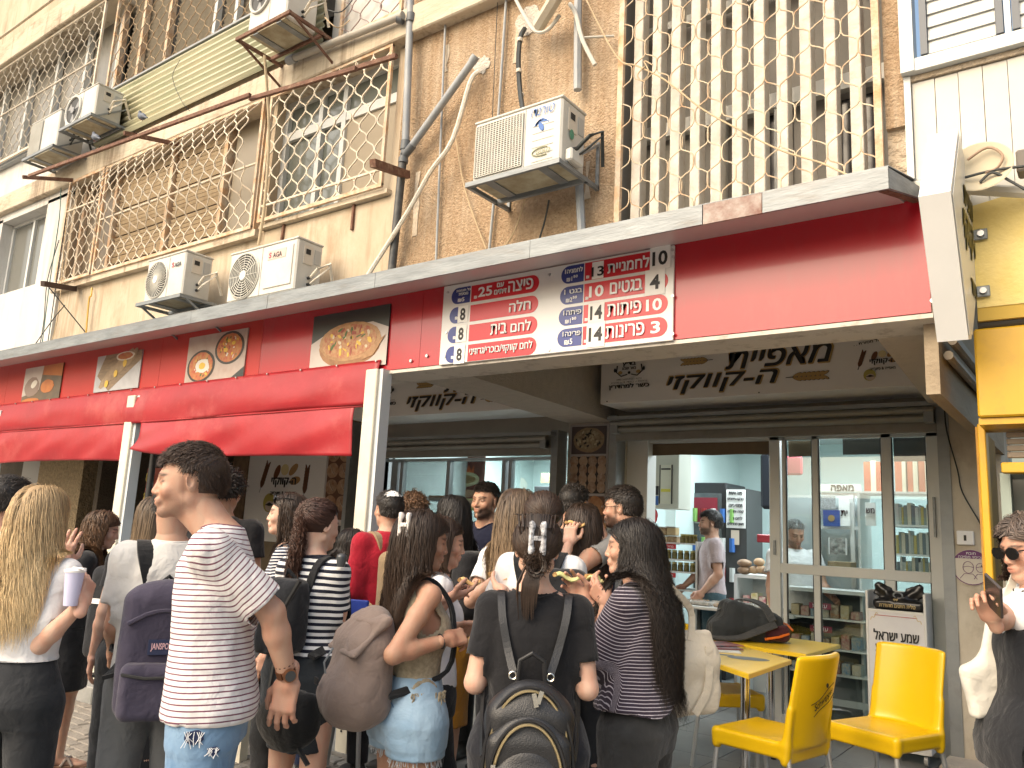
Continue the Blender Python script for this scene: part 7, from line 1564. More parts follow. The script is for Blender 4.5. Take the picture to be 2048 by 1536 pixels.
def flatstrap(pts,w_,th,up): 
    mb=MB()
    for i in range(len(pts)-1): mb.bar(pts[i],pts[i+1],w_,th,up)
    return mb
def strap(pts,w_,th,normals):
    """smooth flat strap through pts; normals give the outward side"""
    P_=[np.array(p,float) for p in pts]; N_=[_n(n) for n in normals]; out=[];no=[]
    for i in range(len(P_)-1):
        p0=P_[max(0,i-1)];p1=P_[i];p2=P_[i+1];p3=P_[min(len(P_)-1,i+2)]
        for s in np.linspace(0,1,6)[:-1] if i<len(P_)-2 else np.linspace(0,1,6):
            out.append(.5*((2*p1)+(p2-p0)*s+(2*p0-5*p1+4*p2-p3)*s*s+(3*p1-p0-3*p2+p3)*s**3)); no.append(_n(N_[i]*(1-s)+N_[i+1]*s))
    vs=[];fs=[]
    for i in range(len(out)):
        d=_n(out[min(i+1,len(out)-1)]-out[max(i-1,0)]); a=_n(np.cross(d,no[i])); n_=np.cross(a,d)
        for x,y in((-1,-1),(1,-1),(1.0,1),(-1,1)): vs.append(out[i]+a*x*w_/2+n_*y*th/2)
    for i in range(len(out)-1):
        for k in range(4): fs.append((i*4+k,i*4+(k+1)%4,(i+1)*4+(k+1)%4,(i+1)*4+k))
    fs+=[(3,2,1,0),tuple((len(out)-1)*4+k for k in range(4))]
    return MB().add(vs,fs)
strap([(-.2,.02,.20),(-.05,.0,.29),(.1,-.08,.27),(.16,-.17,.16)],.055,.012,[(0,0,1),(0,0,1),(0,-.5,1),(0,-1,.3)]).build('strap',cloth_mat('strap_grey',(.06,.062,.065)),t,True,world=False)
strap([(-.3,-.12,.02),(-.1,-.18,.03),(.05,-.19,.09),(.18,-.17,.14)],.05,.012,[(0,-.3,1),(0,-.6,1),(0,-1,.5),(0,-1,.5)]).build('strap',cloth_mat('strap_grey'),t,True,world=False)
# ------------------------------------------------------------------ white stand with the black bag
t=thing('leaflet_stand','white wheeled stand with a Hebrew prayer heading beside the glass door','stand',(-1.37,6.72,.12))
x0,x1,y0,y1=-1.52,-1.115,6.55,6.8
z1=P(1862,1190,6.55)[2]; zf=P(1800,1222,6.55)[2]; zb_=P(1800,1440,6.55)[2]; zb0=.2
for x in(x0,x1-.018): MB().box(x,x+.018,y0,y1,zb0,z1,bev=.003).build('side_panel',M_wh,t)
MB().box(x0+.018,x1-.018,y0+.004,y0+.02,zb_,zf).build('front_panel',mat('stand_print',(.62,.62,.63),.4,(.55,.55,.58),4),t); MB().box(x0+.018,x1-.018,y0,y1,zf-.02,zf+.0).build('tray_shelf',M_wh,t); MB().box(x0+.018,x1-.018,y1-.015,y1,zb0,z1).build('back_panel',M_wh,t); MB().box(x0+.018,x1-.018,y0,y1,zb0,zb0+.02).build('bottom_panel',M_wh,t); MB().box(x0+.018,x1-.018,y0,y0+.02,zb0+.02,zb0+.06).build('kick_rail',M_wh,t)
text(heb('שמע ישראל'),(x0+x1)/2,zf-.178,y0+.001,.1,M_ink,t,w=.30,h=.075,bold=.025); text(heb('ואהבת את'),(x0+x1)/2,zf-.27,y0+.001,.1,M_ink,t,w=.28,h=.05,bold=.02)
M_goldp=mat('gold_print',(.5,.38,.18),.4); MB().box(x0+.06,x1-.06,y0+.001,y0+.003,zf-.045,zf-.04).build('border_print',mat('border_red',(.4,.12,.12),.5),t)
for s in(-1,1): MB().tube([((x0+x1)/2+s*(.12+.05*u),y0+.002,zf-.035-.05*u*u+.012*math.sin(u*9)) for u in np.linspace(0,1,10)],.003,4).build('scroll_print',M_goldp,t)
for x in(x0+.04,x1-.04): MB().cyl((x-.012,y0+.04,.16),(x+.012,y0+.04,.16),.038,14).build('wheel',mat('caster',(.3,.3,.3),.3),t,True)
cb=P(1798,1215,6.6); t=thing('bag','black knotted plastic bag with gold Hebrew print on top of the white stand','bag',(cb[0],6.62,zf+.002))
V,Q=sdf_mesh([rbox((0,0,.035),(.17,.07,.04),.03,k=.02),cone((0,0,.05),(-.15,0,.17),.04,.016,k=.03),cone((0,0,.05),(.15,0,.17),.04,.016,k=.03),ell((0,0,.08),(.08,.05,.05),k=.03),rbox((-.11,0,.13),(.055,.012,.05),.01,k=.02,Rm=rotm(0,0,.4)),rbox((.11,0,.13),(.055,.012,.05),.01,k=.02,Rm=rotm(0,0,-.4))],.008); V=V+vnormals(V,Q)*(lumps(V,55,2)*.014)[:,None]; V[:,2]=np.maximum(V[:,2],0)
mkobj('body',npmesh('bag',V,Q,mat('black_plastic_bag',(.012,.012,.013),.28)),t,False); MB().tube([(.03*math.cos(a),-.045,.105+.02*math.sin(a)) for a in np.linspace(0,2*math.pi,17)[:-1]],.006,5,closed=True).build('ring',M_galv,t,True,world=False)
text(heb('טלית חתנים מהודרת'),cb[0],zf+.035,6.62-.082,.1,M_goldp,t,w=.24,h=.028,bold=.02); text('ΨΨ',cb[0]-.01,zf+.075,6.62-.082,.1,M_goldp,t,w=.03,h=.02,bold=.02)
# ------------------------------------------------------------------ blue chair, bicycle, cup etc. near the left post
c=PD(684,1250,4.75); t=thing('fabric_chair','blue fabric chair back with a white round logo beside the cream post','chair',(c[0],c[1],.12),R(20)); v=ray(684,1250)
MB().box(-.16,.16,-.01,.01,c[2]-.12-.14,c[2]-.12+.15,bev=.006).build('backrest',mat('blue_fabric',(.01,.035,.26),.6,(.012,.045,.32),8,bump=.3),t,world=False)
MB().tube([(-.02+.035*math.cos(a),-.013,c[2]-.12-.02+.05*math.sin(a)) for a in np.linspace(0,2*math.pi,17)[:-1]],.005,5,closed=True).build('logo_print',M_wprint,t,world=False); MB().box(-.045,.005,-.014,-.011,c[2]-.12-.1,c[2]-.12-.088).build('logo_print',M_wprint,t,world=False)
for sx in(-.17,.17): MB().cyl((sx*.8,0,c[2]-.12-.1),(sx*1.2,-.05,0),.013,8).build('leg',M_al,t,True,world=False); MB().cyl((sx*.8,.3,.4),(sx*1.2,.35,0),.013,8).build('leg',M_al,t,True,world=False)
MB().box(-.2,.2,.0,.36,.38,.41,bev=.01).build('seat',mat('blue_fabric'),t,world=False)
# bicycle behind the woman in black
c=PD(175,1390,6.6); t=thing('bicycle','dark bicycle parked behind the woman in the black dress','bicycle',(c[0],c[1]+.1,.12),R(-25)); M_bike=mat('bike_black',(.02,.02,.022),.4)
for x in(-.52,.52):
    MB().tube([(x+.33*math.cos(a),0,.34+.33*math.sin(a)) for a in np.linspace(0,2*math.pi,41)[:-1]],.016,6,closed=True).build('tyre',M_blk,t,True,world=False); s=MB()
    for k in range(16): s.cyl((x,0,.34),(x+.32*math.cos(k*.3927),0,.34+.32*math.sin(k*.3927)),.0015,3)
    s.build('spokes',M_al,t,world=False,kind='stuff')
fr=MB()
for a,b in(((-.52,.34),(-.08,.30)),((-.08,.30),(-.2,.78)),((-.2,.78),(.38,.75)),((.38,.75),(-.08,.30)),((.38,.82),(.52,.34)),((-.52,.34),(-.2,.74))): fr.cyl((a[0],0,a[1]),(b[0],0,b[1]),.016,8)
fr.build('frame',M_bike,t,True,world=False); MB().tube([(-.08+.10*math.cos(a),-.03,.30+.10*math.sin(a)) for a in np.linspace(0,2*math.pi,25)[:-1]],.008,5,closed=True).build('chainring',M_al,t,world=False)
MB().cyl((-.08,-.05,.3),(-.02,-.05,.13),.01,6).build('crank',M_bike,t,world=False); MB().box(-.07,.03,-.12,-.05,.115,.14).build('pedal',M_blk,t,world=False); MB().box(-.33,-.08,-.05,.05,.86,.9,bev=.015).build('saddle',M_blk,t,world=False); MB().cyl((.40,-.25,.95),(.40,.25,.95),.013,8).build('handlebar',M_bike,t,True,world=False)
# ------------------------------------------------------------------ people
HB=hair_mat('hair_black',(.012,.010,.009),(.03,.022,.018)); HDB=hair_mat('hair_darkbrown',(.026,.016,.011),(.05,.03,.02)); HBR=hair_mat('hair_brown',(.07,.038,.02),(.14,.075,.04)); HBL=hair_mat('hair_blonde',(.34,.23,.12),(.66,.50,.28),.42); HOM=hair_mat('hair_ombre',(.06,.04,.028),(.34,.24,.14)); HGR=hair_mat('hair_greybrown',(.10,.08,.07),(.12,.07,.05)); HAU=hair_mat('hair_auburn',(.05,.024,.018),(.07,.035,.025))
C_white=cloth_mat('tee_white',(.70,.70,.71)); C_off=cloth_mat('tee_offwhite',(.60,.59,.57)); C_strm=cloth_mat('tee_maroon_stripe',(.70,.68,.68),(.16,.06,.09),.0175,.26); C_strb=cloth_mat('tee_black_stripe',(.70,.70,.70),(.012,.014,.025),.030,.5); C_strd=cloth_mat('tee_purple_stripe',(.035,.025,.038),(.42,.38,.42),.0125,.24)
C_blk=cloth_mat('tee_black',(.012,.012,.014),weave=500); C_blk2=cloth_mat('knit_black',(.016,.017,.02)); C_jblk=cloth_mat('jeans_black',(.018,.020,.023),noise=(.032,.034,.038)); C_jblu=cloth_mat('jeans_blue',(.075,.16,.30),noise=(.22,.34,.48),nscale=5); C_dshort=cloth_mat('denim_light',(.20,.33,.47),noise=(.36,.50,.63),nscale=6); C_dblk=cloth_mat('denim_black',(.022,.022,.022),noise=(.05,.05,.05),nscale=6)
C_knit=cloth_mat('knit_beige',(.40,.34,.24),weave=220,wb=1.0,noise=(.26,.22,.15),nscale=70); C_must=cloth_mat('skirt_mustard',(.36,.16,.015)); C_grey=cloth_mat('grey_tee',(.22,.22,.22)); C_navy=cloth_mat('navy_tee',(.01,.012,.03)); C_redt=cloth_mat('red_shirt',(.33,.01,.025)); C_pink=cloth_mat('pink_tee',(.44,.36,.37)); C_cargo=cloth_mat('cargo_grey',(.09,.095,.10),noise=(.13,.135,.14))
C_skirtd=cloth_mat('skirt_charcoal',(.022,.027,.033)); C_lav=cloth_mat('lavender_shirt',(.48,.48,.58)); C_char=cloth_mat('speckled_charcoal',(.03,.03,.034),noise=(.13,.13,.14),nscale=90)
S_sand=mat('sandal_taupe',(.30,.25,.22),.7); S_white=mat('sneaker_white',(.6,.6,.6),.5); S_clog=mat('clog_olive',(.13,.11,.08),.8)
def bagthing(info,label,base,name='backpack',cat='backpack',group=None):
    w0=L2W(info,base); G=info['G']; t=thing(name,label,cat,tuple(w0),G.rotation_euler[2],group); t['_b']=0; del t['_b']
    return t,np.array(base,float)
def bput(t,b,mb,name,m,smooth=True):
    mb.v=[tuple(np.array(v)-b) for v in mb.v]; return mb.build(name,m,t,smooth,world=False)
def bsdf(t,b,pr,h,name,m,wr=.006,wf=24,seed=1):
    V,Q=sdf_mesh(pr,h); V=V+vnormals(V,Q)*(lumps(V,wf,seed)*wr)[:,None]; return mkobj(name,npmesh(name,V-b,Q,m),t,False)
def surf_strap(info,pts,w_,th,lift=.02):
    """strap that follows the body: pts are local, normals point away from the torso axis"""
    pts=[np.array(p,float) for p in pts]; S=info['S']; c=np.array([0,info['yy'](pts[0][2]),0]); N=[]
    for p in pts:
        top=np.clip((p[2]-info['sh'][0][2]+.02*S)/(.05*S),0,1); n=np.array([0.15*np.sign(p[0])*(1-top),(p[1]-c[1])*(1-top)*10,top*1.2+.05]); N.append(_n(n))
    return strap(pts,w_,th,N)
def packstraps(info,t,b,m,x=.09,ytop=-.10,zb=1.0,w_=.05,yb=-.15,ztop=None,front=True,th=.014):
    S=info['S']; sh=info['sh'][0][2]; y0=info['yy'](sh)
    for s in(-1,1):
        zt=sh+.062*S
        pts=[(s*.05*S,y0+ytop*S-.0,(ztop or (sh/S-.12))*S),(s*(x-.01)*S,y0-.085*S,zt-.05*S),(s*x*S,y0-.02*S,zt),(s*x*S,y0+.06*S,zt-.025*S)]
        if front: pts+=[(s*(x+.02)*S,y0+.125*S,zt-.14*S),(s*(x+.05)*S,y0+.10*S,zb*S+.08),(s*(x+.06)*S,y0+yb*S,zb*S)]
        bput(t,b,surf_strap(info,pts,w_,th),'strap',m,False)
def food(info,side,label,m,size=.055,ang=0,group='pizza slices in people\'s hands'):
    Mh,w_=info['HM'][0 if side=='L' else 1]; S=info['S']; p=w_+Mh@np.array([0.01*(1 if side=='L' else -1),.115,-.045])*S; w0=L2W(info,p)
    t=thing('pizza_slice',label,'pizza',tuple(w0),ang,group); mb=MB(); n=7; 
    vs=[];fs=[]
    for i in range(n):
        for j in range(5):
            u=i/(n-1); v=j/4-.5; vs.append(((u-.5)*size*2.2,v*size*1.5*(1-.75*u),.012*math.sin(u*6+ang)+.006*math.cos(v*9)))
    for i in range(n-1):
        for j in range(4): fs.append((i*5+j,(i+1)*5+j,(i+1)*5+j+1,i*5+j+1))
    o=mb.add(vs,fs).build('slice',m,t,True,world=False); md=o.modifiers.new('t','SOLIDIFY'); md.thickness=.008
    o=MB().tube([(-size*1.1,v*size*1.5,.004) for v in np.linspace(-.5,.5,5)],.009,7).build('crust',mat('pizza_crust',(.42,.24,.09),.7),t,True,world=False)
    return t
M_pz=mat('pizza_cheese',(.62,.46,.20),.5,(.55,.28,.10),40); M_pz2=mat('pizza_green',(.45,.50,.20),.5,(.6,.5,.25),40)
E_=dict
_PD0=PD
def PD(a,b,d): return _PD0(a,b,d*(1.115 if d<4 else 1.07 if d<6 else 1))
# 1 far-left man
i1=person('black-haired man in a white shirt at the far left edge, face turned away',22,1008,3.45,-45,male=1,skin='m',hair=E_(style='short',mat=HB,L=.035,n=1500,width=.005),top=E_(mat=C_white,hem=.92,sleeve=.6),bottom=E_(mat=C_jblk),group='people in the queue')
# 2 blonde
i2=person('long-haired blonde woman in a white tee and black jeans holding a lilac cup',84,1036,2.85,-32,skin='l',bulk=.97,hips=1.05,head=(-8,-8,0),hair=E_(style='long',mat=HBL,L=.49,n=3200,wave=.008,wl=.16,width=.0042,vol=.022),
  arms=E_(R=E_(px=(166,1205,2.70),pole=(.1,-.3,-1),dir=(-.05,.3,.75),palm=(-1,.2,0),curl=.75,thumb=.8),L=E_(px=(124,1128,3.0),pole=(-.3,-.2,-1),dir=(.05,.1,1),palm=(-.3,1,0),curl=.35)),
  top=E_(mat=C_white,hem=1.05,sleeve=.62,loose=.018,wr=.009),bottom=E_(mat=C_jblk,loose=.006,waist=1.08,wr=.004,flare=.02),stance=.12,group='people in the queue')
# cup
cw=PD(146,1172,2.68); t=thing('drinking_cup','lilac plastic cup with a white lid held by the blonde woman','cup',tuple(cw-np.array([0,0,.06]))); MB().lathe([(.024,-.01),(.034,.11)],n=20).build('cup_body',mat('cup_lilac',(.52,.52,.70),.35),t,True,world=False); MB().lathe([(.037,.11),(.038,.118),(.025,.124)],n=20).build('lid',M_wprint,t,True,world=False); MB().box(-.01,.07,-.006,.006,.124,.129).build('spoon',M_wprint,t,world=False)
# 3 black dress
i3=person('curly brown-haired woman in a black dress and strappy sandals, bending over a black bag',206,1060,4.9,-98,H=1.62,z0=0,skin='l',lean=10,head=(0,-14,0),hair=E_(style='long',mat=HBR,L=.44,n=1100,wave=.016,wl=.10,width=.008,vol=.022),
  arms=E_(R=E_(px=(222,1185,4.7),pole=(.1,-.6,-1),curl=.6),L=E_(px=(222,1195,5.0),pole=(-.2,-.6,-1),curl=.6)),top=E_(mat=C_blk2,hem=.9,sleeve=.72,loose=.02),bottom=E_(mat=C_blk2,kind='skirt',hem=.52,w=.21,name='skirt',waist=1.05),shoes='none',far=True,stance=.1,legs=E_(L=(-.1,.05),R=(.1,-.12)),group='people in the queue')
for (h_,k_,a_) in i3['LG']:
    S=i3['S']; V,Q=sdf_mesh([rbox(a_+np.array([0,.055,-.078])*S,(.046*S,.135*S,.011),.009,k=.005)],.007); mkobj('sandal_sole',npmesh('sole',V,Q,mat('sandal_sole',(.16,.09,.06),.8)),i3['G'],False)
    for (ya,yb) in((.02,.10),(.10,.03),(-.035,-.02)): 
        z=-.028 if ya!=-.035 else .0
        MB().tube([a_+np.array([-.046,ya,-.07])*S,a_+np.array([-.03,ya*.6+yb*.4,z-.0])*S,a_+np.array([.03,ya*.4+yb*.6,z])*S,a_+np.array([.046,yb,-.07])*S],.008,6).build('sandal_strap',S_sand,i3['G'],True,world=False)
bw=PD(222,1215,4.6); t=thing('backpack','black upright backpack with a small white label held by the woman in the black dress','backpack',(bw[0],bw[1],bw[2]-.3),.3); V,Q=sdf_mesh([rbox((0,0,.28),(.085,.12,.27),.05,k=.02)],.012); mkobj('body',npmesh('bag',V,Q,C_blk2),t,False); MB().box(-.03,.03,-.125,-.121,.33,.36).build('label',M_wprint,t,world=False)
# 4 white tee man with purple-grey backpack
i4=person('man in an off-white tee with a purple-grey backpack, seen from behind',352,1018,3.1,2,male=1,bulk=.86,skin='m',head=(-30,-12,0),hair=E_(style='short',mat=HB,L=.03,n=1500,width=.005),top=E_(mat=C_off,hem=.9,sleeve=.68,loose=.022,boxy=1.0),bottom=E_(mat=C_cargo,loose=.014,kind='shorts',hem=.55),arms=E_(L=E_(rel=(-.01,.22,-.40),pole=(-.1,-1,-.3)),R=E_(rel=(.01,.22,-.40),pole=(.1,-1,-.3))),group='people in the queue')
S=i4['S']; zt=i4['sh_z']; Zs=lambda i,z:i['sh_z'](z*i['S'])
t,b=bagthing(i4,'purple-grey school backpack with a blue name patch on the back of the man in off-white',(0,-.2,Zs(i4,.86)))
M_pp=cloth_mat('pack_purple',(.042,.038,.062),noise=(.058,.052,.082),weave=600,wb=.5); M_blu=mat('patch_navy',(.012,.02,.06),.6)
z0_,z1_=Zs(i4,.80),Zs(i4,1.29); zc=(z0_+z1_)/2
bsdf(t,b,[rbox((0,-.20,zc),(.155,.085,(z1_-z0_)/2),.06,k=.02),ell((0,-.20,z1_-.04),(.11,.075,.07),k=.04)],.008,'body',M_pp,.012,14,4)
bsdf(t,b,[rbox((0,-.295,z0_+.115),(.135,.045,.105),.035,k=.02)],.008,'front_pocket',M_pp,.010,18,6)
bput(t,b,MB().tube([(-.13,-.335,z0_+.185),(-.05,-.348,z0_+.172),(.05,-.348,z0_+.172),(.13,-.335,z0_+.19)],.006,6),'zip',M_blk)
bput(t,b,MB().tube([(x,-.285-.0*abs(x),z0_+.36+.05*math.cos(x/.13*1.57)) for x in np.linspace(-.13,.13,13)],.009,6),'zip_flap',M_pp)
bput(t,b,MB().box(-.05,.055,-.292,-.283,zc+.0,zc+.055),'patch',M_blu,False)
me_=text_mesh('JANSPORT',.05,.001,0); n_=len(me_.vertices); c_=np.zeros(n_*3); me_.vertices.foreach_get('co',c_); c_=c_.reshape(-1,3); c_-=(c_.min(0)+c_.max(0))/2; c_*=.085/(c_[:,0].max()*2); c_[:,1]*=1.8
me_.vertices.foreach_set('co',np.stack([c_[:,0]+.002,np.full(n_,-.2945),c_[:,1]+zc+.028],1).ravel()-np.tile(b,n_)); me_.materials.clear(); me_.materials.append(mat('patch_text',(.55,.35,.38),.5)); mkobj('lettering',me_,t,False)
M_bs=cloth_mat('strap_black',(.015,.016,.018)); packstraps(i4,t,b,M_bs,x=.10,zb=.95,w_=.068,th=.016)
bput(t,b,MB().tube([(-.035,-.13,z1_-.0),(0,-.16,z1_+.035),(.035,-.13,z1_)],.008,6),'handle',M_bs)
# 5 long hair behind
i5=person('woman with straight light brown hair hidden behind the man in off-white',306,1040,3.9,10,skin='l',far=True,hair=E_(style='long',mat=HOM,L=.5,n=600),top=E_(mat=C_blk),bottom=E_(mat=C_jblk),group='people in the queue')
# 6 tall man in stripes
i6=person('tall man in a maroon-striped white tee and ripped blue jeans, in profile facing left',378,966,2.52,80,male=1,skin='m',beard=.45,bulk=.97,head=(6,-4,0),hfwd=.13,hair=E_(style='short',mat=HDB,L=.036,n=4200,width=.004,vol=.018,cap=.008),
  arms=E_(L=E_(px=(577,1362,2.44),pole=(-.1,-1,-.1),dir=(.02,.12,-1),palm=(1,-.2,0),curl=.45,thumb=.3),R=E_(rel=(.0,-.06,-.5),pole=(.1,-1,0))),
  top=E_(mat=C_strm,hem=.882,sleeve=.84,loose=.016,flare=.016,sflare=.004,wr=.009,wf=15,neck=.066,ndrop=.012),bottom=E_(mat=C_jblu,loose=.010,wr=.006),group='people in the queue')
# watch
s_,e_,w_,a=i6['AR'][0]; d=_n(w_-e_); wc=w_-d*.035*1; G=i6['G']
u1=_n(np.cross(d,[0,1,0])); u2=np.cross(d,u1)
M_br=mat('watch_bronze',(.22,.10,.05),.35,metal=.7)
for k in range(9):
    an=k*2*math.pi/9+.3; c=wc+(u1*math.cos(an)+u2*math.sin(an))*.031; MB().bar(c-d*.012,c+d*.012,.019,.006,(u1*math.cos(an)+u2*math.sin(an))).build('watch_link',M_br,G,world=False)
out=_n(np.array([-1,-.35,0])-d*np.dot([-1,-.35,0],d)); c=wc+out*.034; MB().cyl(c-out*.004,c+out*.009,.022,20).build('watch_case',M_br,G,True,world=False); MB().cyl(c+out*.0085,c+out*.0105,.018,20).build('watch_dial',mat('dial_dark',(.04,.045,.05),.2),G,world=False)
MB().tube([wc-d*.03+(u1*math.cos(k*.5)+u2*math.sin(k*.5))*.031 for k in range(13)],.003,5,closed=True).build('bracelet',mat('bracelet_dark',(.04,.015,.01),.5),G,True,world=False)
# jeans tear
S=i6['S']
h_,k_,a_=i6['LG'][0]
for (tz,ty,w1,h1) in((.855,.01,.05,.02),(.815,-.05,.03,.012)):
    bv=np.array([v.co[:] for v in i6['bottom'].data.vertices]); kk_=(abs(bv[:,1]-ty)<.02)&(abs(bv[:,2]-tz*S)<.02); c=np.array([bv[kk_,0].min()-.006,ty,tz*S])
    pl=[(w1*.62*math.cos(a)*random.uniform(.85,1.1),h1*math.sin(a)*random.uniform(.8,1.2)) for a in np.linspace(0,2*math.pi,17)[:-1]]
    MB().prism([(c[0],c[1]+y,c[2]+z) for y,z in pl],(0,0,0),(.012,0,0)).build('jeans_tear',mat('tear_navy',(.02,.03,.08),.9),G,world=False)
    for q in range(9):
        y=ty-w1*.6+w1*1.2*q/8; e=h1*random.uniform(-.8,.3)
        MB().tube([(c[0]-.002,y,c[2]+h1*random.uniform(.6,1)),(c[0]-.005,y+random.uniform(-.012,.012),c[2]+e*.3),(c[0]-.003,y+random.uniform(-.018,.018),c[2]-h1*random.uniform(.8,1.9))],.0012,3).build('loose_thread',mat('thread_white',(.6,.62,.65),.9),G,world=False)
# black bag hanging at his far side
bw=PD(575,1432,2.75); t=thing('shoulder_bag','black soft bag hanging behind the tall man\'s hand','bag',(bw[0],bw[1],bw[2]-.1),.2); V,Q=sdf_mesh([ell((0,0,.08),(.14,.06,.11),k=.03),rbox((.03,0,.13),(.10,.04,.06),.03,k=.05)],.01); V=V+vnormals(V,Q)*(lumps(V,24,5)*.02)[:,None]; mkobj('body',npmesh('bag',V,Q,cloth_mat('bag_black',(.01,.01,.01))),t,False); MB().tube([(-.1,0,.15),(-.06,0,.5),(.0,0,.6)],.01,6).build('strap',M_blk,t,True,world=False); MB().bar((.08,-.02,-.0),(.13,-.02,-.05),.02,.008).build('buckle',M_blk,t,world=False)
# 6b hair behind the tall man
i6b=person('person with black curly hair behind the tall man',452,985,4.6,-20,male=1,far=True,skin='t',hair=E_(style='curly',mat=HB,L=.07,n=900,width=.008),top=E_(mat=C_blk),bottom=E_(mat=C_jblk),group='people in the queue')
# 7 sunglasses on head
i7=person('woman with sunglasses pushed up on her head, frowning in profile to the left',574,1030,4.15,82,skin='l',H=1.63,z0=0,far=False,glasses='head',hair=E_(style='long',mat=HDB,L=.34,n=800,front=-.1,wave=.006),top=E_(mat=cloth_mat('tee_navy_stripe',(.6,.6,.62),(.015,.018,.04),.016,.55),hem=.95,sleeve=.6),bottom=E_(mat=C_jblk),group='people in the queue')
# 8 curly ponytail woman
i8=person('woman with curly ponytail, black and white striped tee and charcoal midi skirt',640,1052,3.55,-38,skin='l',hips=1.08,head=(-15,-6,0),hair=E_(style='tail',mat=HAU,L=.40,n=1300,wave=.020,wl=.07,width=.008,tie=(0,-.11,.06)),arms=E_(R=E_(px=(690,1158,3.55),pole=(.15,-.4,-1),dir=(-.3,.5,.5),palm=(-1,0,0),curl=.8),L=E_(rel=(-.05,.25,-.25),pole=(-.2,-.5,-1),curl=.7)),
  top=E_(mat=C_strb,hem=.985,sleeve=.68,loose=.016,wr=.006),bottom=E_(mat=C_skirtd,kind='skirt',hem=.56,w=.15,name='skirt',loose=.008,waist=1.05,wr=.003),shoes=S_white,stance=.08,group='people in the queue')
t,b=bagthing(i8,'black nylon backpack on the woman in the black and white striped tee',(-.02,-.17,Zs(i8,1.0)))
bsdf(t,b,[rbox((-.02,-.165,Zs(i8,1.17)),(.115,.07,.17),.05,k=.02),rbox((-.02,-.225,Zs(i8,1.08)),(.095,.03,.08),.025,k=.02)],.009,'body',C_blk2,.016,22,9); packstraps(i8,t,b,M_bs,x=.09,zb=1.0,w_=.04)
bput(t,b,MB().tube([(-.05,-.13,Zs(i8,1.33)),(-.02,-.16,Zs(i8,1.38)),(.02,-.13,Zs(i8,1.33))],.01,6),'handle',M_bs)
cw=PD(683,1120,3.38); t=thing('drinking_cup','round dark lidded cup in the striped woman\'s hand','cup',tuple(cw)); MB().lathe([(.018,-.03),(.025,.012),(.022,.022),(.01,.03)],n=16).build('cup_body',mat('cup_dark',(.05,.055,.06),.3),t,True,world=False)
# 9 bending dark woman behind the post
i9=person('dark-haired woman in a black top bending forward behind the cream post',706,1098,4.75,-60,H=1.6,skin='m',far=True,lean=22,head=(0,-25,0),z0=.12,hair=E_(style='long',mat=HB,L=.22,n=600),arms=E_(R=E_(rel=(-.05,.3,-.25),pole=(.2,-.3,-1)),L=E_(px=(650,1120,4.8),pole=(-.3,-.3,-1))),top=E_(mat=C_blk,hem=.95,vest=1),bottom=E_(mat=cloth_mat('deep_blue',(.012,.02,.06))),group='people on the terrace')
# 10 kippah man
i10=person('man in a red shirt and white-topped kippah carrying a khaki backpack',776,1022,4.75,28,male=1,skin='m',z0=.12,hair=E_(style='short',mat=HB,L=.028,n=1300,width=.006),top=E_(mat=C_redt,hem=.9,sleeve=1.3),bottom=E_(mat=C_jblk),head=(0,6,0),group='people on the terrace')
S=i10['S']; V,Q=sdf_mesh([ell((0,-.035*S,.062*S),np.array([.072,.082,.072])*S,k=.01)],.006); V,Q=clipmesh(V,Q,[lambda V:(.088*S-V[:,2]-.25*(V[:,1]+.035*S),np.array([0,0,-1.]))],.006); V=V@i10['Rh'].T+i10['Hd']
t=thing('kippah','white kippah with a black band on the head of the man in red','cap',tuple(L2W(i10,i10['Hd'])),i10['G'].rotation_euler[2]); mkobj('crown',npmesh('kippah',V-i10['Hd'],Q,M_wprint),t,False)
t,b=bagthing(i10,'khaki canvas backpack on the man in the red shirt',(.02,-.17,Zs(i10,.92))); M_kh=cloth_mat('canvas_khaki',(.28,.20,.115))
bsdf(t,b,[rbox((.02,-.19,Zs(i10,1.12)),(.15,.085,.22),.06,k=.02),rbox((.02,-.28,Zs(i10,1.03)),(.12,.03,.11),.025,k=.02)],.011,'body',M_kh,.01,18,4); packstraps(i10,t,b,M_kh,x=.10,w_=.05); bput(t,b,MB().tube([(x+.02,-.278,Zs(i10,1.18)+.13*math.cos(x/.13*1.5)) for x in np.linspace(-.13,.13,11)],.005,5),'zip',mat('zip_brown',(.08,.05,.03),.6))
# 11 curly brown head behind
i11=person('person with short curly brown hair beyond the khaki backpack',826,1022,5.3,5,far=True,z0=.12,skin='m',hair=E_(style='curly',mat=HBR,L=.06,n=800,width=.008),top=E_(mat=C_blk),bottom=E_(mat=C_jblk),group='people on the terrace')
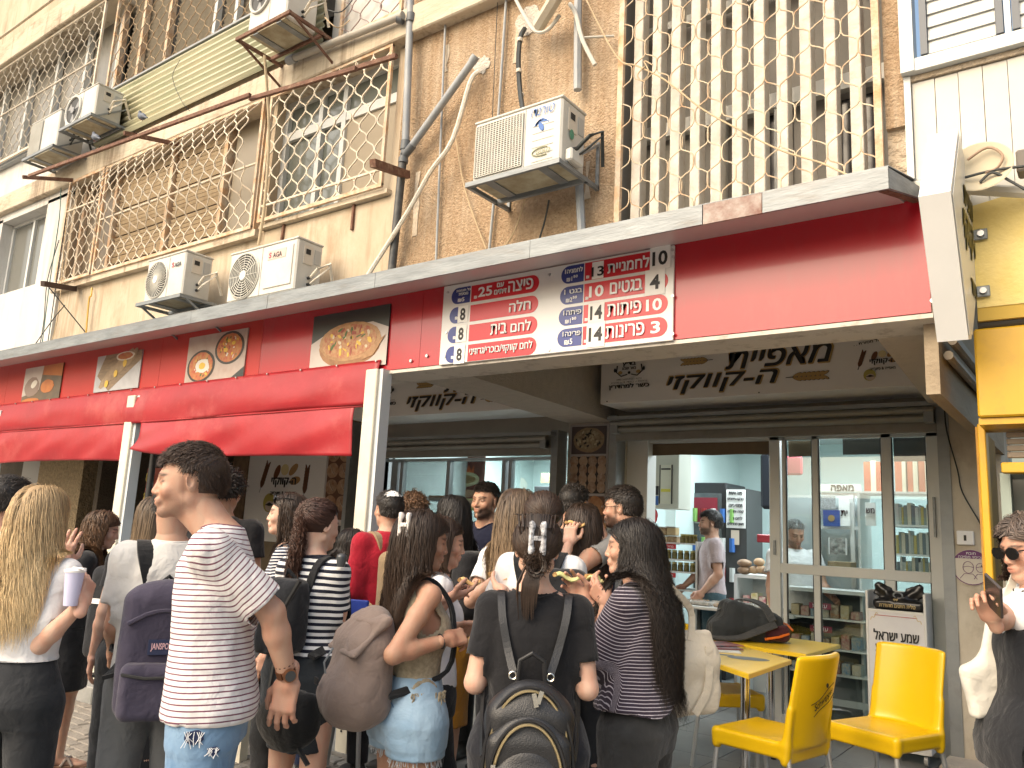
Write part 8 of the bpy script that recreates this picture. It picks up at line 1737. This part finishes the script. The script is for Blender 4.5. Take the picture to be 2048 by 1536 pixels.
# 12 clip girl
i12=person('woman with a white hair claw, beige knitted vest and frayed denim shorts, eating',848,1082,2.95,-66,skin='t',hips=1.05,head=(-12,-10,0),hair=E_(style='long',mat=HDB,L=.50,n=2800,wave=.008,wl=.14,width=.0042,vol=.026),
  arms=E_(R=E_(px=(896,1279,2.78),pole=(.2,-.9,-1),dir=(-.25,1,.12),palm=(-.8,0,-.6),curl=.85,thumb=.8),L=E_(px=(905,1262,3.05),pole=(-.2,-.6,-1),dir=(.1,1,.15),palm=(1,0,-.4),curl=.7)),
  top=E_(mat=C_knit,hem=1.04,vest=1,loose=.016,wr=.004,wavy=.03),bottom=E_(mat=C_dshort,kind='shorts',hem=.765,loose=.026,waist=1.07,wr=.007,wf=22,name='shorts'),group='people in the queue')
def fringe(info,z,m,r_off=.012,n=90,ln=.02,name='frayed_edge',lr0=.1):
    S=info['S']; mb=MB()
    for (h_,k_,a_) in info['LG']:
        tt=(h_[2]-z)/(h_[2]-k_[2]); c=h_+(k_-h_)*tt
        for q in range(n):
            an=random.random()*6.28; d=np.array([math.cos(an),math.sin(an),0]); p=c+d*lr0*S; l=ln*(.4+random.random()*1.0); p2=p+d*.004+np.array([random.uniform(-.006,.006),random.uniform(-.006,.006),-l]); mb.tube([p+np.array([0,0,.006]),(p+p2)/2+np.array([random.uniform(-.003,.003),0,0]),p2],.0016,3)
    mb.build(name,m,info['G'],world=False,kind='stuff')
lrx=lambda info,z:(.092*info['S']+.02)
fringe(i12,.755*i12['S'],mat('thread_pale',(.6,.63,.66),.9),lr0=.100)
mb=MB(); S=i12['S']
for q in range(60):
    x=.11+random.uniform(-.012,.03); y=random.uniform(-.06,.09); z=Zs(i12,1.0)+.01; l=(.14*max(0,1-abs(y-.02)/.06)+.03)*random.uniform(.6,1.1); mb.tube([(x+.03,y,z),(x+.035,y+random.uniform(-.01,.01),z-l*.5),(x+.03,y+random.uniform(-.015,.015),z-l)],.0028,4)
mb.build('hem_fringe',C_knit,i12['G'],world=False,kind='stuff')
V,Q=sdf_mesh([rbox((.0,-.04,0),(.055,.02,.065),.015,k=.01)],.008)
MB().tube([(.128*S,-.14*S+.02*k,Zs(i12,.99)-.0-.12*(k/4)**1.0) for k in range(5)]+[(.14*S,-.02,Zs(i12,.90)),(.15*S,.03,Zs(i12,.99))],.0022,4).build('pocket_seam',mat('seam_blue',(.06,.12,.22),.9),i12['G'],True,world=False)
def claw(info,label,m,c,s=1,lean_=.0,stripes=None):
    c=np.array(c,float)*info['S']; w0=L2W(info,info['Hd']+info['Rh']@c); t=thing('hair_claw',label,'hair clip',tuple(w0),info['G'].rotation_euler[2]+lean_)
    for sx in(-1,1):
        V,Q=sdf_mesh([rbox((sx*.016,-.0,0),(.007,.012,.045),.006,k=.005),rbox((sx*.012,.012,.03),(.006,.02,.008),.005,k=.008),rbox((sx*.012,.012,-.03),(.006,.02,.008),.005,k=.008)],.0035); mkobj('jaw',npmesh('jaw',V*s,Q,m),t,False)
    MB().box(-.016*s,.016*s,-.012,.0,-.008,.008,bev=.002).build('hinge',m,t,world=False); return t
claw(i12,'white plastic hair claw at the back of the knitted-vest woman\'s head',mat('claw_white',(.7,.64,.6),.25),(.058,-.108,.045),1.1,.75)
s_,e_,w_,a=i12['AR'][1]; d=_n(w_-e_); u1=_n(np.cross(d,[0,1,0])); u2=np.cross(d,u1)
MB().tube([w_-d*.03+(u1*math.cos(k*.5)+u2*math.sin(k*.5))*.026 for k in range(13)],.0045,6,closed=True).build('hair_tie',M_blk,i12['G'],True,world=False)
t,b=bagthing(i12,'taupe slouchy backpack on the knitted-vest woman\'s back',(.0,-.2,Zs(i12,.88))); M_tp=cloth_mat('pack_taupe',(.215,.165,.14),noise=(.18,.135,.115),weave=1200,wb=.1); zb0_=Zs(i12,.87)
bsdf(t,b,[rbox((0,-.20,zb0_+.19),(.155,.10,.19),.09,k=.03),ell((0,-.245,zb0_+.11),(.16,.12,.12),k=.05),ell((0,-.17,zb0_+.37),(.11,.08,.07),k=.05)],.0085,'body',M_tp,.022,15,11)
bsdf(t,b,[rbox((0,-.225,zb0_+.335),(.15,.10,.012),.01,Rm=rotm(0,.8,0),k=.01),ell((0,-.18,zb0_+.385),(.135,.07,.03),k=.04)],.008,'flap',M_tp,.014,18,3)
packstraps(i12,t,b,M_bs,x=.085,w_=.03,zb=1.0); bput(t,b,MB().box(-.04,0,-.372,-.366,zb0_+.15,zb0_+.175),'label',M_blk,False); bput(t,b,MB().tube([(.05,-.34,zb0_+.29),(.055,-.37,zb0_+.24),(.05,-.36,zb0_+.2)],.004,5),'ring_pull',M_galv)
# 13 girl behind her
i13=person('woman eating pizza half hidden behind the knitted-vest woman, in profile to the right',888,1085,3.42,-84,skin='m',z0=0,hair=E_(style='long',mat=HDB,L=.4,n=700),head=(0,-10,0),arms=E_(R=E_(px=(898,1196,3.15),pole=(.2,-.6,-1),dir=(-.2,1,.3),palm=(-.3,0,1),curl=.35),L=E_(px=(893,1205,3.5),pole=(-.2,-.6,-1),curl=.5)),top=E_(mat=C_white,sleeve=.5),bottom=E_(mat=C_jblk),shoes=S_white,legs=E_(L=(-.1,.1),R=(.1,-.1)),group='people in the queue')
food(i13,'R','pizza slice on the open palm of the half-hidden woman',M_pz,.04,.6)
food(i12,'R','small pizza crust pinched by the knitted-vest woman',M_pz,.03,1.1)
t=thing('water_bottle','mint green sports bottle hanging from the black backpack behind the two eating women','bottle',tuple(PD(944,1188,4.2)),0); MB().lathe([(.03,-.06),(.034,-.03),(.034,.02),(.018,.04),(.016,.06),(.008,.065)],n=16).build('bottle_body',mat('mint',(.30,.48,.34),.4),t,True,world=False); MB().tube([(.02,0,.04),(.04,0,.02),(.035,0,-.02)],.005,5).build('carry_loop',mat('mint'),t,True,world=False)
# 14 mustard skirt woman
i14=person('woman with long black ringlets, lavender-white top and mustard skirt',903,1030,4.7,38,skin='m',z0=.12,hair=E_(style='long',mat=HB,L=.56,n=1300,wave=.018,wl=.06,width=.008,vol=.022),top=E_(mat=C_lav,hem=.98,sleeve=.8),bottom=E_(mat=C_must,kind='skirt',hem=.33,w=.17,name='skirt',waist=1.04),shoes=S_clog,arms=E_(L=E_(rel=(-.05,.25,-.3),pole=(-.2,-.5,-1)),R=E_(rel=(.05,.25,-.3),pole=(.2,-.5,-1))),legs=E_(R=(.07,-.0),L=(-.07,.05)),group='people on the terrace')
t,b=bagthing(i14,'large black backpack on the woman with ringlets and mustard skirt',(.04,-.18,Zs(i14,.96))); bsdf(t,b,[rbox((.06,-.19,Zs(i14,1.17)),(.16,.09,.2),.06,k=.02)],.011,'body',C_blk,.014,18,6)
# 15 navy man
i15=person('dark-bearded man in a navy tee looking toward the street',970,1004,5.15,146,male=1,skin='t',beard=.9,z0=.12,hair=E_(style='short',mat=HB,L=.026,n=1500,width=.006),top=E_(mat=C_navy,hem=.9,sleeve=.7),bottom=E_(mat=C_jblk),group='people on the terrace')
# 16 ombre hair woman
i16=person('woman with very long brown hair fading to blonde, eating pizza with head bowed',1040,1028,3.85,-30,skin='l',H=1.74,z0=.0,head=(-12,-14,0),hair=E_(style='long',mat=HOM,L=.60,n=1400,wave=.007,wl=.12,width=.007,vol=.022),arms=E_(L=E_(px=(1000,1152,3.6),pole=(-.2,-.6,-1),dir=(.25,.9,.35),palm=(.2,.2,1),curl=.6,thumb=.6),R=E_(rel=(.0,.3,-.25),pole=(.2,-.5,-1))),top=E_(mat=C_white,hem=.95,sleeve=.6),bottom=E_(mat=C_jblk),group='people on the terrace')
food(i16,'L','folded pizza slice held high by the woman with blonde-tipped hair',M_pz,.045,.3)
# 17 white tee ponytail
i17=person('woman with a low brown ponytail and white tee behind the woman in black',1088,1040,3.5,-12,skin='l',head=(0,-12,0),hair=E_(style='tail',mat=HDB,L=.42,n=1100,width=.007,tie=(.03,-.10,-.01)),top=E_(mat=C_white,hem=.95,sleeve=.6),bottom=E_(mat=C_jblk),arms=E_(L=E_(px=(1003,1180,3.35),pole=(-.2,-.6,-1),dir=(-.3,.9,.1),palm=(.2,.2,1),curl=.6),R=E_(rel=(.0,.3,-.2),pole=(.2,-.5,-1))),group='people in the queue')
food(i17,'L','flat pizza slice left of the woman in black, lower of two',M_pz,.045,-.2)
t,b=bagthing(i17,'black backpack on the right shoulder of the woman in the white tee',(.12,-.17,Zs(i17,1.0))); bsdf(t,b,[rbox((.12,-.16,Zs(i17,1.2)),(.13,.07,.19),.05,k=.02)],.009,'body',C_blk2,.018,20,3); packstraps(i17,t,b,M_bs,x=.10,w_=.04)
# 18 woman in black, centre
i18=person('woman in a black tee with twisted dark hair, seen from behind in the centre',1074,1100,2.62,0,skin='l',bulk=1.12,hips=1.05,head=(0,-4,0),hair=E_(style='bun',mat=HDB,L=.20,n=2800,width=.004,tie=(0,-.112,-.055),vol=.016),
  arms=E_(L=E_(rel=(.0,.2,-.22),pole=(-.22,-.4,-1),curl=.7),R=E_(rel=(.0,.2,-.22),pole=(.22,-.4,-1),curl=.7)),
  top=E_(mat=C_blk,hem=1.04,sleeve=.66,loose=.010,wr=.005,neck=.082),bottom=E_(mat=cloth_mat('leggings_black',(.012,.013,.018)),loose=.008,waist=1.08,wr=.003,flare=.05),stance=.11,group='people in the queue')
G=i18['G']; S=i18['S']; Hd,Rh=i18['Hd'],i18['Rh']
# low bun and loose tail as hair locks
r=np.random.RandomState(4); bc=Hd+Rh@(np.array([0,-.118,-.06])*S); Vl=[];Ql=[];off=0; hts=[]
mbh=MB()
for k in range(60):
    a0=r.rand()*6.28; rr=.022+.012*r.rand(); zz=r.normal()*.006; pts=[bc+np.array([(rr)*math.cos(a0+q),-.004-.016*r.rand()*math.sin(q*.8)**2-.010,rr*1.15*math.sin(a0+q)])+np.array([0,-.008,0]) for q in np.linspace(0,3.5,9)]; mbh.tube(pts,[.0015,.0025,.003,.003,.003,.003,.0025,.002,.001],4)
for k in range(70):
    x=r.normal()*.010; pts=[bc+np.array([x-.01,-.012,-.01]),bc+np.array([x*1.5-.018,-.03,-.06]),bc+np.array([x*1.4-.022,-.028,-.10]),bc+np.array([x*1.2-.02,-.018,-.135-.05*r.rand()])]; mbh.tube(pts,[.003,.0035,.003,.0006],4)
for k in range(90):
    x=r.normal()*.022; pts=[Hd+Rh@(np.array([x,-.10,.045])*S),Hd+Rh@(np.array([x*1.1,-.116,.075])*S),Hd+Rh@(np.array([x*1.2,-.10+.02*r.rand(),.115+.012*r.rand()])*S),Hd+Rh@(np.array([x*1.5,-.05+.03*r.rand(),.128])*S)]; mbh.tube(pts,[.003,.0035,.003,.0008],4)
o=mbh.build('hair_twist',HDB,G,True,world=False,kind='stuff')
claw(i18,'black and white marbled hair claw on the woman in black',mat('claw_marble',(.65,.65,.68),.2,(.02,.02,.025),55),(0,-.125,.035),1.35,0)
o=MB().tube([(.075*math.cos(a)*S,i18['yy'](1.4)+.0+(-.012+.062*math.sin(a))*S,Zs(i18,1.425)+.012*math.sin(a)) for a in np.linspace(3.3,6.1,12)],.0016,4).build('necklace',mat('gold_chain',(.6,.4,.15),.3,metal=1),G,True,world=False)
M_lth=mat('leather_black',(.014,.014,.015),.36,(.018,.018,.02),5,spec=.45,bump=.25,bscale=260); M_gz=mat('zip_gold',(.62,.50,.28),.3,metal=.9)
t,b=bagthing(i18,'black leather mini backpack with gold zips on the woman in black',(.0,-.2,Zs(i18,.72))); z0_=Zs(i18,.745); z1_=Zs(i18,1.165); zc=(z0_+z1_)/2; hz=(z1_-z0_)/2
def dome(hw,hd,hz_,y,zc_,rad): return [rbox((0,y,zc_-.03),(hw,hd,hz_-.03),rad,k=.03),ell((0,y,zc_+hz_-.12),(hw*.96,hd,.12),k=.03)]
bsdf(t,b,dome(.140,.07,hz,-.215,zc,.055),.0075,'body',M_lth,.006,12,3)
bsdf(t,b,dome(.128,.03,hz-.045,-.285,zc-.05,.028),.0075,'front_panel',M_lth,.004,12,5)
bsdf(t,b,dome(.118,.022,hz-.10,-.315,zc-.09,.02),.0075,'front_pocket',M_lth,.006,10,7)
def arc(hw,y,zt,zb,n=24,p=2.6):
    pts=[]
    for k in range(n+1):
        a=math.pi*k/n; pts.append((-hw*math.cos(a),y,zb+(zt-zb)*abs(math.sin(a))**(2/p)))
    return pts
for hw,y,zt,zb in((.130,-.272,z1_-.025,zc-.10),(.112,-.322,z1_-.115,zc-.16)):
    bput(t,b,MB().tube(arc(hw,y,zt,zb),.0048,6),'zip',M_gz); bput(t,b,MB().tube(arc(hw+.012,y+.004,zt+.012,zb),.006,6),'piping',M_lth)
bput(t,b,MB().tube([(-.10,-.335,zc-.115),(-.04,-.343,zc-.135),(.04,-.343,zc-.135),(.105,-.335,zc-.10)],.0045,6),'zip',M_gz)
for (x,y,z,a) in((.01,-.285,z1_-.028,.5),(.035,-.285,z1_-.02,-.6),(-.105,-.335,zc-.03,0),(-.09,-.35,zc-.13,0)): 
    bput(t,b,MB().bar((x,y-.008,z),(x+.02*math.sin(a) ,y-.012,z-.045*math.cos(a)),.014,.004,(0,-1,0)),'zip_pull',mat('pull_silver',(.7,.66,.58),.25,metal=.9),False)
bput(t,b,MB().tube([(-.045,-.16,z1_-.02),(-.04,-.165,z1_+.05),(0,-.17,z1_+.075),(.04,-.165,z1_+.05),(.045,-.16,z1_-.02)],.008,8),'handle',M_lth)
sh=i18['sh'][0][2]; y0=i18['yy'](sh)
for s in(-1,1):
    pts=[(s*.062,-.150,z1_+.01),(s*.085,y0-.122*S,Zs(i18,1.25)),(s*.108,y0-.10*S,Zs(i18,1.35)),(s*.118,y0-.05*S,sh+.05*S),(s*.12,y0+.03*S,sh+.045*S),(s*.13,y0+.11*S,sh-.05*S)]
    bput(t,b,strap(pts,.026,.008,[(0,-1,.1),(0,-1,.15),(0,-1,.4),(0,-.4,1),(0,.3,1),(0,1,.4)]),'strap',M_lth,False)
    bput(t,b,MB().tube([(s*.062+.012*math.cos(a),-.158,z1_+.0+.012*math.sin(a)) for a in np.linspace(0,6.28,13)[:-1]],.0028,5,closed=True),'strap_ring',mat('pull_silver'))
    pts=[(s*.17*S,y0-.03,Zs(i18,1.10)),(s*.168*S,y0-.08,Zs(i18,.98)),(s*.15,-.17,zc-.05)]; bput(t,b,strap(pts,.018,.006,[(s,-1,0)]*3),'side_strap',M_lth,False); bput(t,b,MB().tube([(s*.172*S,y0-.035,Zs(i18,1.11)+.008*q) for q in(-1,1)],.006,6),'strap_buckle',mat('pull_silver'))
# 19 navy long hair
i19=person('woman with long dark wavy hair and navy top biting a pizza slice',1163,1052,4.35,8,skin='l',z0=.0,head=(15,0,0),hair=E_(style='long',mat=HDB,L=.52,n=1200,wave=.010,wl=.1,width=.008,vol=.022),arms=E_(L=E_(px=(1138,1085,4.15),pole=(-.3,-.3,-1),dir=(.1,.2,1),palm=(.5,1,0),curl=.75),R=E_(rel=(.0,.3,-.2),pole=(.2,-.5,-1))),top=E_(mat=C_navy,hem=.95,sleeve=.8),bottom=E_(mat=C_jblk),group='people on the terrace')
food(i19,'L','pizza slice at the mouth of the woman with dark wavy hair',M_pz,.045,.4)
i19b=person('man with cropped black hair behind the wavy-haired woman',1150,1012,4.95,-30,male=1,far=True,z0=.0,skin='m',hair=E_(style='short',mat=HB,L=.025,n=900,width=.007),top=E_(mat=C_blk),bottom=E_(mat=C_jblk),group='people on the terrace')
# 20 glasses man
i20=person('bearded man with glasses in a grey tee lifting a pizza slice to his mouth',1243,1018,4.5,72,male=1,skin='m',beard=.85,z0=.12,glasses='specs',hair=E_(style='short',mat=HB,L=.038,n=1700,width=.006,vol=.022,cap=.010),arms=E_(L=E_(px=(1206,1075,4.3),pole=(-.3,-.3,-1),dir=(.1,.5,1),palm=(.3,1,0),curl=.8),R=E_(px=(1196,1070,4.5),pole=(.2,-.4,-1),dir=(-.2,.3,1),curl=.8)),top=E_(mat=C_grey,hem=.9,sleeve=.65),bottom=E_(mat=C_jblk),group='people on the terrace')
food(i20,'L','pizza slice at the mouth of the man with glasses',M_pz,.045,.1)
t,b=bagthing(i20,'black backpack on the man with glasses',(.0,-.18,Zs(i20,1.0))); bsdf(t,b,[rbox((0,-.17,Zs(i20,1.18)),(.13,.08,.19),.05,k=.02)],.011,'body',C_blk2,.012,20,3); packstraps(i20,t,b,M_bs,x=.10,w_=.045)
# 21 purple stripe girl
i21=person('woman with waist-length wavy black hair, purple pinstriped tee and black denim shorts',1262,1096,2.95,70,skin='m',hips=1.0,head=(12,-3,0),hfwd=.02,hair=E_(style='long',mat=HB,L=.66,n=3000,wave=.019,wl=.10,width=.0042,vol=.026,part=.2),
  arms=E_(L=E_(px=(1212,1205,2.85),pole=(-.2,-.3,-1),dir=(.1,.75,.7),palm=(.6,.3,.5),curl=.6,thumb=.6),R=E_(px=(1172,1200,2.9),pole=(.2,-.5,-1),dir=(-.1,.7,.7),palm=(-.6,.3,.5),curl=.6)),
  top=E_(mat=C_strd,hem=.98,sleeve=.80,loose=.026,boxy=1.06,flare=.035,sflare=.018,wr=.011,wf=16,wavy=.018),bottom=E_(mat=C_dblk,kind='shorts',hem=.69,loose=.03,waist=1.0,wr=.010,wf=26,name='shorts'),group='people in the queue')
fringe(i21,.68*i21['S'],mat('thread_dark',(.10,.10,.10),.9),lr0=.108,n=80)
food(i21,'R','green-topped pizza slice held up right of the woman in black',M_pz2,.045,.5)
food(i21,'L','green-topped pizza slice held by the woman with waist-length hair',M_pz2,.035,-.4)
p_=L2W(i21,i21['Hd']+i21['Rh']@(np.array([-.083,-.01,-.06])*i21['S'])); MB().tube([i21['Hd']+i21['Rh']@(np.array([-.084,-.008,-.035-.008*k])*i21['S']) for k in range(6)],[.002,.004,.002,.004,.002,.004],5).build('earring',M_galv,i21['G'],True,world=False)
# tote bag
S=i21['S']; bw=PD(1382,1345,2.98); v=bw; M_tote=cloth_mat('tote_cream',(.60,.53,.42),noise=(.54,.47,.36))
t=thing('tote_bag','cream canvas tote bag hanging behind the woman with waist-length hair','bag',(bw[0],bw[1],bw[2]-.17),R(60)); V,Q=sdf_mesh([rbox((0,0,.13),(.13,.045,.13),.04,k=.03),rbox((-.0,0,.27),(.09,.03,.07),.02,k=.09)],.009); V=V+vnormals(V,Q)*(lumps(V,22,9)*.02)[:,None]; mkobj('body',npmesh('tote',V,Q,M_tote),t,False)
sl_=L2W(i21,i21['sh'][1]+np.array([-.03,-.02,.05])); Mi=np.linalg.inv(np.array(wm(t))); tl=(Mi@np.append(sl_,1))[:3]
sl2=(Mi@np.append(PD(1338,1172,2.86),1))[:3]
bput(t,np.zeros(3),strap([(-.03,-.035,.30),(-.02,-.02,.42),tuple(sl2)],.03,.006,[(0,-1,0)]*3),'handle',M_tote,False); bput(t,np.zeros(3),strap([(.05,-.05,.28),(.04,-.058,.12),(-.02,-.055,.02)],.035,.006,[(0,-1,0)]*3),'handle',M_tote,False)
# 22 young man inside
i22=person('young bearded man in a faded pink tee standing inside the shop',1420,1047,8.1,98,male=1,skin='m',beard=.8,z0=.12,hair=E_(style='short',mat=HB,L=.04,n=1200,width=.009,cap=.010),arms=E_(L=E_(rel=(-.0,.12,-.45),pole=(-.3,-1,0)),R=E_(rel=(.0,.25,-.42),pole=(.3,-1,0))),top=E_(mat=C_pink,hem=.92,sleeve=.62),bottom=E_(mat=cloth_mat('jeans_teal',(.05,.09,.11))),far=True,group='people inside the shop')
# 23 balding man behind the glass
i23=person('balding grey-bearded man in a white tee behind the glass door, looking down',1590,1068,7.45,-158,male=1,skin='m',beard=.55,z0=.12,head=(0,-22,0),far=True,bulk=1.15,hair=E_(style='short',mat=hair_mat('hair_grey',(.22,.22,.21),(.3,.3,.3)),L=.012,n=500,width=.006,cap=.001),arms=E_(L=E_(rel=(-.05,.3,-.35),pole=(-.2,-.6,-1)),R=E_(px=(1546,1222,7.25),pole=(.8,-.4,-.3),curl=.6)),top=E_(mat=C_white,hem=.9,sleeve=.62,loose=.02),bottom=E_(mat=C_jblk),group='people inside the shop')
# 24 woman at right edge
i24=person('grey-haired woman in dark sunglasses looking at her phone at the right edge',2058,1098,2.75,118,skin='m',bulk=1.2,hips=1.15,glasses='sun',head=(12,-14,0),hair=E_(style='long',mat=HGR,L=.36,n=1000,wave=.02,wl=.08,width=.007,vol=.028),arms=E_(R=E_(px=(1984,1236,2.5),pole=(.5,-.1,-1),dir=(-.3,.45,.75),palm=(-.6,.5,.3),curl=.8,thumb=.8),L=E_(rel=(-.05,.05,-.5),pole=(-.2,-1,0))),top=E_(mat=C_blk2,hem=.70,vest=1,loose=.02,flare=.03),bottom=E_(mat=C_char,loose=.02,wr=.006),group='people in the queue')
S=i24['S']; V,Q=sdf_mesh([ell((0,i24['yy'](1.4)+.05*S,Zs(i24,1.33)),(.15*S,.10*S,.10*S),k=.04),cone((-.12*S,0,Zs(i24,1.39)),(.12*S,0,Zs(i24,1.39)),.075*S,.075*S,k=.04)],.009); V=V+vnormals(V,Q)*(lumps(V,38,3)*.022)[:,None]; mkobj('scarf',npmesh('scarf',V,Q,C_white),i24['G'],False)
pw_=PD(1988,1192,2.43); t=thing('mobile_phone','dark mobile phone held up by the woman at the right edge','phone',tuple(pw_),0); o=MB().box(-.038,.038,-.005,.005,-.08,.08,bev=.003).build('phone_case',mat('phone_bronze',(.05,.04,.038),.25),t,world=False); t.rotation_euler=(R(35),R(38),R(-35)); t.matrix_basis=Matrix.LocRotScale(Vector(pw_),t.rotation_euler,None)
for k in range(2): MB().cyl((-.02,.005,.06-.02*k),(-.02,.007,.06-.02*k),.007,10).build('camera_lens',M_blk,t,world=False); 
MB().cyl((0,.005,-.02),(0,.012,-.02),.02,16).build('grip_ring',mat('phone_ring',(.16,.12,.11),.4),t,world=False)
bw=PD(1966,1345,2.75); t=thing('tote_bag','off-white cloth bag hanging from the arm of the woman at the right edge','bag',(bw[0],bw[1],bw[2]-.16),R(40)); V,Q=sdf_mesh([rbox((0,0,.10),(.075,.03,.10),.025,k=.03,Rm=rotm(0,0,-.2)),rbox((.04,0,.25),(.04,.02,.12),.018,k=.06,Rm=rotm(0,0,.25))],.009); V=V+vnormals(V,Q)*(lumps(V,26,2)*.014)[:,None]; mkobj('body',npmesh('tote',V,Q,cloth_mat('tote_off',(.62,.59,.52))),t,False); bput(t,np.zeros(3),strap([(.05,-.02,.33),(.10,-.04,.48),(.16,-.05,.62)],.03,.006,[(0,-1,0)]*3),'handle',cloth_mat('tote_off'),False)
